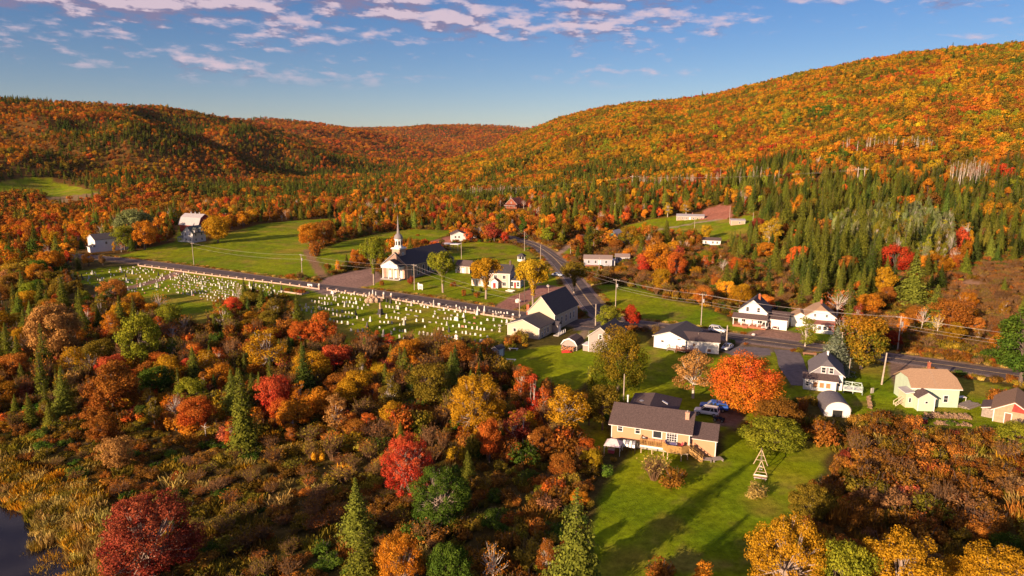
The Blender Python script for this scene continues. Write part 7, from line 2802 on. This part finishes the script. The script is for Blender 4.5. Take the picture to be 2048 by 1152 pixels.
# individual trees first: the nearest trees of the woods, each its own object
LAND = [((-165, 300), "the far end of the cemetery"), (tuple(G(745, 600)[:2]), "the boulder monument"), (POND[5], "the marsh pond"), (tuple(G(118, 720)[:2]), "the tan-orange rounded western tree"),
        (tuple(G(540, 750)[:2]), "the golden tree with spreading branches"), (tuple(G(815, 985)[:2]), "the scarlet maple"), (tuple(G(306, 1160)[:2]), "the large dark red maple"), (tuple(G(950, 870)[:2]), "the wide golden thicket tree"),
        (tuple(G(1150, 1180)[:2]), "the large pale green pine"), (tuple(G(1133, 880)[:2]), "the golden birch"), (tuple(G(985, 705)[:2]), "the tiny garden shed"), (tuple(G(285, 740)[:2]), "the yellow-green tree among spruces"),
        (tuple(G(1820, 810)[:2]), "the mint green house"), (tuple(G(1648, 830)[:2]), "the arched shed"), (tuple(G(1312, 550)[:2]), "the glowing orange maple"), (tuple(G(1500, 650)[:2]), "the white house garage"),
        (tuple(G(1405, 490)[:2]), "the low white clearing shed"), (tuple(G(1537, 490)[:2]), "the tall yellow birch"), (tuple(G(1788, 550)[:2]), "the deep red slope tree"), (tuple(G(1200, 490)[:2]), "the sea green house"),
        (tuple(G(1012, 415)[:2]), "the red-brown house"), (tuple(G(383, 484)[:2]), "the farmhouse"), (tuple(G(190, 500)[:2]), "the white west house"), (tuple(G(930, 480)[:2]), "the white house above the dirt bank"),
        (tuple(G(1380, 440)[:2]), "the long hillside bungalow"), (tuple(G(1980, 690)[:2]), "the brown roadside brush"), (tuple(G(672, 750)[:2]), "the crimson tree below the cemetery"), (tuple(G(395, 860)[:2]), "the rust-orange brush tree"),
        (tuple(G(1168, 530)[:2]), "the grey-blue bungalow"), (tuple(G(1823, 610)[:2]), "the tall pale slope spruce"), (tuple(G(30, 400)[:2]), "the small western field"), (tuple(G(700, 470)[:2]), "the upper hayfield")]
CW = {'red': 'red', 'scarlet': 'bright red', 'darkred': 'dark red', 'orange': 'orange', 'redorange': 'orange-red', 'gold': 'golden', 'yellow': 'yellow', 'lime': 'yellow-green', 'green': 'green', 'deepgreen': 'dark green', 'olive': 'olive',
      'sprucegreen': 'dark green', 'lightspruce': 'pale green', 'rust': 'russet', 'tan': 'tan', 'brown': 'brown', 'mauve': 'mauve-brown', 'greenorange': 'green and orange', 'orangegreen': 'orange and green', 'straw': 'straw-coloured', 'bluespruce': 'blue-green'}
KW = {'maple': 'rounded tree', 'birch': 'airy pale-trunked tree', 'slender_tree': 'slender tree', 'spruce': 'spruce', 'thin_spruce': 'narrow spruce', 'round_tree': 'broad tree', 'bare_tree': 'half-bare tree', 'pine': 'wide conifer'}

xs, ys = [], []
X, Y = scatter_pts(-270, 240, 60, 620, 5.5, .42)
ok, px, py, z = vis(X, Y, 20)
n1 = fbm(X / 22, Y / 22, 201, 3)
n2 = fbm(X / 30, Y / 30, 211, 3)
inW = in_any(X, Y, [WESTW], 0)
below = (py > 700) & ~inW
# tree cover: thick in the western wood, valley edge and slope; sparse in the low brush
prob = np.where(inW, .95, np.where(py > 700, .13, .93))
midr = (px > 1195) & (py > 505) & (py < 705)            # brown brush east of the road
prob = np.where(midr & (px < 1640), .25, prob)
prob = np.where(midr & (px >= 1640) & (py > 560), .34, prob)
prob = np.where(in_any(X, Y, [BROWNR], 0), .12, prob)
prob = np.where((px > 1560) & (py > 820), .05, prob)
prob = np.where(in_any(X, Y, CONIF, 0), .97, prob)
prob = np.where(in_any(X, Y, [MARSH], 4), 0, prob)
prob = np.where((px < 740) & (py > 860), .02, prob)
prob = np.where((px > 560) & (px < 1200) & (py > 700) & (py < 900), .9, prob)
prob = np.where((px > 740) & (px < 1200) & (py >= 900), .26, prob)
ok &= R_.random(len(X)) < prob
ok &= free(X, Y, 2.2, 9.5)
X, Y, n1, n2, px, py, inW = [a[ok] for a in (X, Y, n1, n2, px, py, inW)]
# room round the named trees
m = np.ones(len(X), bool)
for a, b, r, h in TREES:
    m &= (X - a) ** 2 + (Y - b) ** 2 > (r * .75 + 1.2) ** 2
X, Y, n1, n2, px, py, inW = [a[m] for a in (X, Y, n1, n2, px, py, inW)]
n = len(X)
conif = (R_.random(n) < np.where(inW, np.clip((n2 - .46) * 5, .05, .80), np.where((px > 1450) & (py < 600), np.clip((n2 - .30) * 6, .15, .92), np.where(py > 700, .10, np.clip((n2 - .50) * 5, .05, .5)))))
cst = in_any(X, Y, CONIF, 0)
conif = np.where(cst, R_.random(n) < np.where(px < 1500, .4, .82), conif)
conif = np.where(inW & (px < 460), R_.random(n) < np.where(py > 620, .46, .2), conif)
kind = np.where(conif, R_.choice(['spruce', 'thin_spruce', 'spruce', 'spruce'], n), R_.choice(['maple', 'maple', 'birch', 'slender_tree', 'maple', 'bare_tree'], n, p=[.25, .2, .22, .13, .12, .08]))
h = np.where(conif, R_.uniform(6.5, 12.5, n), R_.uniform(4.6, 9.2, n))
h = np.where((py > 700) & ~inW, h * .72, h)
h = h * np.where(py > 560, .86, 1.0) * (0.72 + .56 * R_.random(n))
rat = {'spruce': .48, 'thin_spruce': .38, 'maple': .88, 'birch': .56, 'slender_tree': .36, 'bare_tree': .66, 'round_tree': .95, 'pine': .6}
wd = h * np.array([rat[k] for k in kind]) * R_.uniform(.9, 1.2, n)
ci = choose_cols(X, Y, None, [(.36, {'rust': 3, 'brown': 2, 'olive': 3, 'orange': 2, 'tan': 1}), (.46, {'orange': 3, 'rust': 3, 'redorange': 2, 'gold': 1, 'brown': 2, 'olive': 2}), (.56, {'gold': 3, 'olive': 3, 'lime': 1.3, 'orange': 2, 'rust': 2, 'green': .8}), (2, {'redorange': 3, 'red': .8, 'darkred': 1, 'orange': 3.4, 'rust': 2.6, 'scarlet': .5, 'gold': 1.4})], n1)
ci = np.where(conif, pick({'sprucegreen': 6, 'deepgreen': 2, 'lightspruce': 1.6}, n), ci)
h = np.where(cst & conif, h * R_.uniform(.85, 1.6, n), h)
wd = np.where(cst & conif, wd * 1.2, wd)
ci = np.where(inW & (px < 420) & ~conif & (R_.random(n) < .35), pick({'green': 2, 'olive': 4, 'lime': 1}, n), ci)
dist = np.sqrt(X ** 2 + Y ** 2 + H * H)
top_py = proj(X, Y, hz(X, Y) + h)[1]
bl = blocks(px, py, top_py, wd * F / dist)
keepm = ~bl
X, Y, kind, h, wd, ci, dist, px, py, conif = [a[keepm] for a in (X, Y, kind, h, wd, ci, dist, px, py, conif)]
size = h * np.sqrt(wd * h) / dist
size = h / dist * (1 + 0 * wd)
onscreen = (px > -20) & (px < 2068) & (py < 1230) & (py > 0)
order = np.argsort(-(size * onscreen))
NIND = 205
ind = order[:NIND]
info = []
for i in ind:
    p = np.array([X[i], Y[i]])
    dl = [math.hypot(p[0] - q[0][0], p[1] - q[0][1]) for q in LAND]
    j = int(np.argmin(dl))
    info.append([i, cols[ci[i]], kind[i], j, dl[j]])
cntk = {}
info.sort(key=lambda t: t[4])
ORDC = [""] + [q + " " for q in ORD[1:]] * 3

for i, cn, kd, j, d in info:
    key = (CW[cn], kd, j)
    c = cntk.get(key, 0)
    cntk[key] = c + 1
    lab = "%s %s, %sclosest of its kind to %s" % (CW[cn], KW[kd], ORDC[c], LAND[j][1])
    plant(kd, float(X[i]), float(Y[i]), float(h[i]), float(wd[i]), cn, lab, group="trees of the valley wood", seed=int(i))
rest_ = order[NIND:]
km = np.array([{'slender_tree': 'birch'}.get(k, k) for k in kind])
wood_kinds = ['maple', 'birch', 'spruce', 'thin_spruce', 'bare_tree']
sel = rest_
km2 = np.array(km[sel], dtype=object)
dd_ = dist[sel]
km2[(km2 == 'maple') & (dd_ > 320)] = 'mid_broad'
km2[(km2 == 'birch') & (dd_ > 320)] = 'mid_broad'
grow("valley_wood", "mixed autumn wood filling the valley around the village", X[sel], Y[sel], wood_kinds + ['mid_broad'], km2, h[sel], wd[sel], ci[sel])
print("valley individuals", NIND, "rest", len(rest_))

# slopes: right hill, left hill, far hills
for nm, lab, box, sp, ymin, ymax in (
        ("slope_forest", "autumn forest with bands of dark spruce covering the long eastern slope", (-140, 1300), 4.35, 300, 1980, ),
        ("hill_forest", "shadowed autumn forest over the western hill", (-1750, 100), 6.6, 360, 2230),
        ("ridge_forest", "rust-coloured forest on the distant ridges closing the valley", (-1900, 500), 13.5, 1900, 4560)):
    x0, x1 = box
    X, Y = scatter_pts(x0, x1, ymin, ymax, sp, .48)
    s = X / Y
    if nm == "slope_forest":
        ok = (s > -.10 - (Y < 900) * 0.0) & (s < .92)
        ok &= ~((Y < 620) & (X < 240) & (X > -270))       # already planted
        yr = np.interp(s, R_HILL[0], R_HILL[2])
        ok &= Y < yr + 60
        ok &= ~((s < -.02) & (Y > 1600))
    elif nm == "hill_forest":
        ok = (s > -.98) & (s < -.04)
        ok &= ~((Y < 620) & (X > -270))
        ok &= ~((X >= -140) & (s > -.10))
        yr = np.interp(s, L_HILL[0], L_HILL[2])
        ok &= Y < yr + 60
    else:
        ok = (s > -.46) & (s < .10)
        # only faces turned to the valley and not hidden behind the nearer hills
        zr = hz(X, Y)
        ok &= (zr > 4)
    X, Y = X[ok], Y[ok]
    ok = np.ones(len(X), bool)
    if nm != "ridge_forest":
        ok &= free(X, Y, 2.0, 10)
    okv, px, py, z = vis(X, Y, 500)
    ok &= okv
    X, Y, px, py, z = [a[ok] for a in (X, Y, px, py, z)]
    # drop what the terrain hides completely
    hid = np.zeros(len(X), bool)
    zt = z + 14
    for f in np.linspace(.25, .97, 22):
        hid |= hz(X * f, Y * f) > H + (zt - H) * f
    X, Y, px, py, z = [a[~hid] for a in (X, Y, px, py, z)]
    n = len(X)
    n1 = np.clip((fbm(X / 55, Y / 90, 301, 5) - .5) * 1.5 + .5, 0, 1)
    n2 = fbm(X / 70, Y / 110, 311, 3)
    D_ = np.hypot(X, Y)
    top_t = None
    if nm == "slope_forest":
        tt = np.clip((Y - np.interp(X / Y, R_HILL[0], R_HILL[3])) / (np.interp(X / Y, R_HILL[0], R_HILL[2]) - np.interp(X / Y, R_HILL[0], R_HILL[3])), 0, 1)
        pc = np.clip((n2 - .44) * 7, 0.04, .95) * np.clip(1.15 - tt * 1.7, .03, 1)
        bandm = (px > 1130) & (px < 1900) & (py > 395) & (py < 640)
        pc = np.where(bandm, np.clip(pc + np.where(px < 1450, .12, .45), 0, .9), pc)
        pc = np.where((px > 1180) & (py < 330), .045, pc)
        pc = np.where(in_any(X, Y, CONIF[:1], 0), .88, pc)
        pc = np.where(in_any(X, Y, CONIF[1:], 0), .42, pc)
    elif nm == "hill_forest":
        pc = np.clip((n2 - .43) * 5, .06, .75)
        pc = np.where(py > 400, .14, pc)
        pc = np.where((py > 320) & (py < 400), np.clip(pc + .10, 0, .8), pc)
    else:
        pc = np.clip((n2 - .55) * 4, .04, .5)
    conif = R_.random(n) < pc
    if nm == "ridge_forest":
        kind = np.where(conif, 'far_spruce', 'far_broad')
        h = np.where(conif, R_.uniform(10, 16, n), R_.uniform(8, 13, n))
        wd = np.where(conif, h * .5, h * 1.45)
        pal = [(.45, {'redorange': 2, 'rust': 5, 'orange': 2}), (2, {'redorange': 3, 'rust': 3, 'orange': 3, 'olive': .6})]
    else:
        nearm = D_ < 560
        kind = np.where(conif, np.where(nearm, 'thin_spruce', 'far_spruce'), np.where(nearm, 'mid_broad', 'far_broad'))
        h = np.where(conif, R_.uniform(7, 13, n), R_.uniform(5.5, 9.5, n))
        wd = np.where(conif, h * R_.uniform(.42, .58, n), h * R_.uniform(.72, 1.0, n))
        if nm == "slope_forest":
            pal = [(.38, {'gold': 4, 'orange': 2, 'olive': 6, 'rust': .8, 'lime': 1.6, 'green': 1.2}), (.50, {'orange': 3, 'rust': 2.6, 'redorange': .7, 'gold': 3.4, 'olive': 4.6, 'lime': .8}), (.60, {'gold': 5, 'orange': 2.2, 'lime': 2.6, 'olive': 3, 'rust': .8, 'yellow': .8, 'green': .5}), (2, {'redorange': 1.3, 'orange': 3, 'rust': 3.4, 'red': .35, 'gold': 2.6, 'olive': 4.0})]
        else:
            pal = [(.42, {'olive': 3, 'rust': 3, 'orange': 2, 'gold': 1}), (.52, {'rust': 4, 'orange': 3, 'redorange': 1.2, 'gold': 1, 'olive': 1.5}), (2, {'rust': 3, 'orange': 2.5, 'redorange': 1.5, 'olive': 2, 'green': .6})]
    ci = choose_cols(X, Y, None, pal, n1)
    sx = np.floor((X + 26 * fbm(X / 30, Y / 30, 351, 2)) / 17).astype(int)
    sy = np.floor((Y + 40 * fbm(X / 40, Y / 40, 361, 2)) / 26).astype(int)
    _, inv = np.unique(sx * 100003 + sy, return_inverse=True)
    inv = inv.ravel()
    first = np.zeros(inv.max() + 1, int)
    first[inv[::-1]] = ci[::-1]
    ci = np.where(R_.random(n) < .62, first[inv], ci)
    ci = np.where(conif, pick({'sprucegreen': 5, 'deepgreen': 1.5, 'lightspruce': 1.8}, n), ci)
    sv = .46 + .66 * fbm(X / 26, Y / 26, 331, 3)
    sv = sv * np.exp(R_.normal(0, .16, n))
    h = h * sv
    wd = wd * sv
    kd_ = ['far_broad', 'far_spruce'] if nm == "ridge_forest" else ['far_broad', 'far_spruce', 'mid_broad', 'thin_spruce']
    o_ = grow(nm, lab, X, Y, kd_, kind, h, wd, ci, .11)
    print(nm, n)

# rows of pale leafless trunks on the slope and silvery poplars low on it
bx, by = [], []
for x0, x1, y0, y1, k in ((1268, 1400, 374, 378, 46), (1420, 1440, 372, 378, 6), (1900, 1975, 352, 376, 60), (915, 1045, 392, 397, 46), (1700, 1880, 130, 150, 26), (1760, 1850, 200, 215, 8), (1430, 1560, 360, 380, 20)):
    for _ in range(k):
        g = G(R_.uniform(x0, x1), R_.uniform(y0, y1))
        bx.append(g[0])
        by.append(g[1])
bx, by = np.array(bx), np.array(by)
n = len(bx)
grow("bare_trunks", "stands of pale leafless trunks showing on the wooded slopes", bx, by, ['dead_trunk'], np.full(n, 'dead_trunk', dtype=object), R_.uniform(8, 12.5, n), R_.uniform(1.4, 2.2, n), pick({'rust': 1, 'olive': 2, 'mauve': 2}, n))
PO = GP([(1620, 470), (1840, 430), (1905, 470), (1900, 540), (1790, 520)])
A = np.array(PO)
X, Y = scatter_pts(A[:, 0].min(), A[:, 0].max(), A[:, 1].min(), A[:, 1].max(), 4.2)
m = pip(X, Y, PO) & free(X, Y, 1, 9)
X, Y = X[m], Y[m]
n = len(X)
grow("poplar_stand", "pale grey-green poplars on the lower eastern slope", X, Y, ['bare_tree', 'birch'], R_.choice(['bare_tree', 'birch'], n, p=[.12, .88]).astype(object), R_.uniform(8, 13, n), R_.uniform(3, 5, n), pick({'palegreen': 4, 'lime': 2, 'olive': 1}, n))

# undergrowth: bushes, bare shrubs and rough grass wherever nothing is mown
X, Y = scatter_pts(-135, 235, 55, 470, 2.25, .5)
ok, px, py, z = vis(X, Y, 120)
ok &= free(X, Y, .9, 5.6)
X, Y, px, py = [a[ok] for a in (X, Y, px, py)]
n = len(X)
n1 = fbm(X / 11, Y / 11, 401, 3)
n2 = fbm(X / 20, Y / 20, 411, 3)
mar = in_any(X, Y, [MARSH], 1.5)
inW_ = in_any(X, Y, [WESTW], 0)
rou = in_any(X, Y, [ROUGHG], 0)
brn = in_any(X, Y, [BROWNR], 0)
kind = np.full(n, 'bush', dtype=object)
r = R_.random(n)
kind[(r < np.clip((n2 - .44) * 2.0, .03, .38))] = 'bare_shrub'
gr = mar & (R_.random(n) < .93) | rou & (R_.random(n) < .34) | (R_.random(n) < .16)
kind[gr] = 'grass_tuft'
kind[brn & (R_.random(n) < .75)] = 'bare_shrub'
kind[(px > 1560) & (py > 800) & (kind == 'bare_shrub') & (R_.random(n) < .8)] = 'bush'
h = np.where(kind == 'bush', R_.uniform(.8, 2.3, n), np.where(kind == 'bare_shrub', R_.uniform(1.4, 2.8, n), R_.uniform(.7, 1.5, n)))
wd = np.where(kind == 'bush', h * R_.uniform(1.5, 2.2, n), np.where(kind == 'bare_shrub', h * 1.4, R_.uniform(1.8, 3.2, n)))
lowb = (py > 830) & (px < 800)
h = np.where(lowb & (kind != 'grass_tuft'), h * .72, h)
tallw = inW_ & (kind != 'grass_tuft') | (px > 540) & (px < 1200) & (py > 680) & (py < 930) & (kind != 'grass_tuft')
h = np.where(tallw, h * R_.uniform(1.2, 2.3, n), h)
wd = np.where(tallw, wd * R_.uniform(1.05, 1.5, n), wd)
tallb = (px > 1640) & (py > 850) | (px > 1195) & (px < 1640) & (py > 500) & (py < 600)
h = np.where(tallb, h * 1.45, h)
wd = np.where(tallb, wd * 1.2, wd)
pal = [(.40, {'brown': 4, 'olive': 5, 'rust': 1.5, 'green': 1.2, 'mauve': 1}), (.52, {'olive': 4, 'brown': 4, 'rust': 2, 'green': 1}), (2, {'olive': 3, 'green': 1.6, 'rust': 2, 'brown': 3, 'lime': .5, 'redorange': .35})]
ci = choose_cols(X, Y, None, pal, n1)
ci = np.where(tallw, pick({'rust': 3, 'olive': 4.5, 'brown': 1.6, 'redorange': 1.2, 'tan': .8, 'gold': 1.6, 'green': 1.6, 'lime': .8, 'darkred': .5, 'orange': 1.4}, n), ci)
ci = np.where(kind == 'bare_shrub', pick({'mauve': 1, 'brown': 3, 'rust': 2.5, 'olive': 2.5}, n), ci)
ci = np.where(kind == 'grass_tuft', pick({'straw': 1.2, 'olive': 4, 'brown': 2, 'gold': .5}, n), ci)
ci = np.where(mar & (kind == 'grass_tuft'), pick({'straw': 5, 'gold': 3, 'olive': 2}, n), ci)
ci = np.where(tallb & (py > 850) & (kind != 'grass_tuft'), pick({'rust': 3, 'brown': 6, 'mauve': 1.5, 'olive': 2.0, 'darkred': .8}, n), ci)
dist = np.sqrt(X ** 2 + Y ** 2 + H * H)
top_py = proj(X, Y, hz(X, Y) + h)[1]
bl = blocks(px, py, top_py, wd * F / dist * .5) & (R_.random(n) < .8)
bl &= ~((px > 560) & (px < 1010) & (py > 690))
clump = .55 + .95 * fbm(X / 6.5, Y / 6.5, 421, 3)
h = h * clump
wd = wd * (.75 + .25 * clump) * R_.uniform(.8, 1.35, n)
near_edge = in_any(X, Y, LAWNS, 2.5)
h = np.where(near_edge, h * .7, h)
wd = np.where(near_edge, wd * .75, wd)
k_ = ~bl
X, Y, kind, h, wd, ci = [a[k_] for a in (X, Y, kind, h, wd, ci)]
grow("undergrowth", "tangled brown and olive brush, bare shrubs and rough grass between the trees", X, Y, ['bush', 'bare_shrub', 'grass_tuft'], kind, h, wd, ci, .25)
print("undergrowth", len(X))
# marsh grass thick round the pond and little islands in it
X, Y = scatter_pts(-95, -45, 62, 125, .95, .5)
m = in_any(X, Y, [MARSH], 0) & ~in_any(X, Y, [POND], -.2)
isl = in_any(X, Y, [POND], -.5) & (fbm(X / 3.2, Y / 3.2, 503, 2) > .70)
m |= isl
X, Y = X[m], Y[m]
n = len(X)
hh = np.where(fbm(X / 5, Y / 5, 507, 2) > .45, R_.uniform(1.0, 1.9, n), R_.uniform(.5, 1.1, n))
grow("marsh_grass", "tall golden marsh grass round the dark pond", X, Y, ['grass_tuft'], np.full(n, 'grass_tuft', dtype=object), hh, R_.uniform(1.2, 2.2, n), pick({'straw': 5, 'gold': 2, 'olive': 2}, n))
# rough verge grass along roads and field edges, and mown-lawn tufts
vx, vy = [], []
for line, off in ((MAIN_ROAD, 5.4), (MAIN_ROAD, -5.4), (SIDE_ROAD, 4.6)):
    for (ax, ay), (bx_, by_) in zip(line[:-1], line[1:]):
        if ay > 430:
            continue
        dx, dy = bx_ - ax, by_ - ay
        L_ = math.hypot(dx, dy)
        for _ in range(int(L_ / .8) + 1):
            u = R_.random()
            o2 = off + math.copysign(R_.exponential(.5), off)
            vx.append(ax + dx * u - dy / L_ * o2)
            vy.append(ay + dy * u + dx / L_ * o2)
vx, vy = np.array(vx), np.array(vy)
m = ~(in_any(vx, vy, DIRTP, .5) | road_near(vx, vy, 4.6) | near_house(vx, vy, -3))
for (P, r, c) in LANES:
    m &= linedist(vx, vy, P) > r + .5
pvx = proj(vx, vy, hz(vx, vy))
m &= ~((pvx[0] > 1540) & (pvx[0] < 1625) & (pvx[1] > 690) | (pvx[0] > 1450) & (pvx[0] < 1560) & (pvx[1] > 684))
vx, vy = vx[m], vy[m]
n = len(vx)
grow("verge_grass", "dry uncut grass along the road verges", vx, vy, ['grass_tuft'], np.full(n, 'grass_tuft', dtype=object), R_.uniform(.25, .7, n), R_.uniform(.9, 1.7, n), pick({'straw': 4, 'rust': 1.5, 'olive': 3}, n))
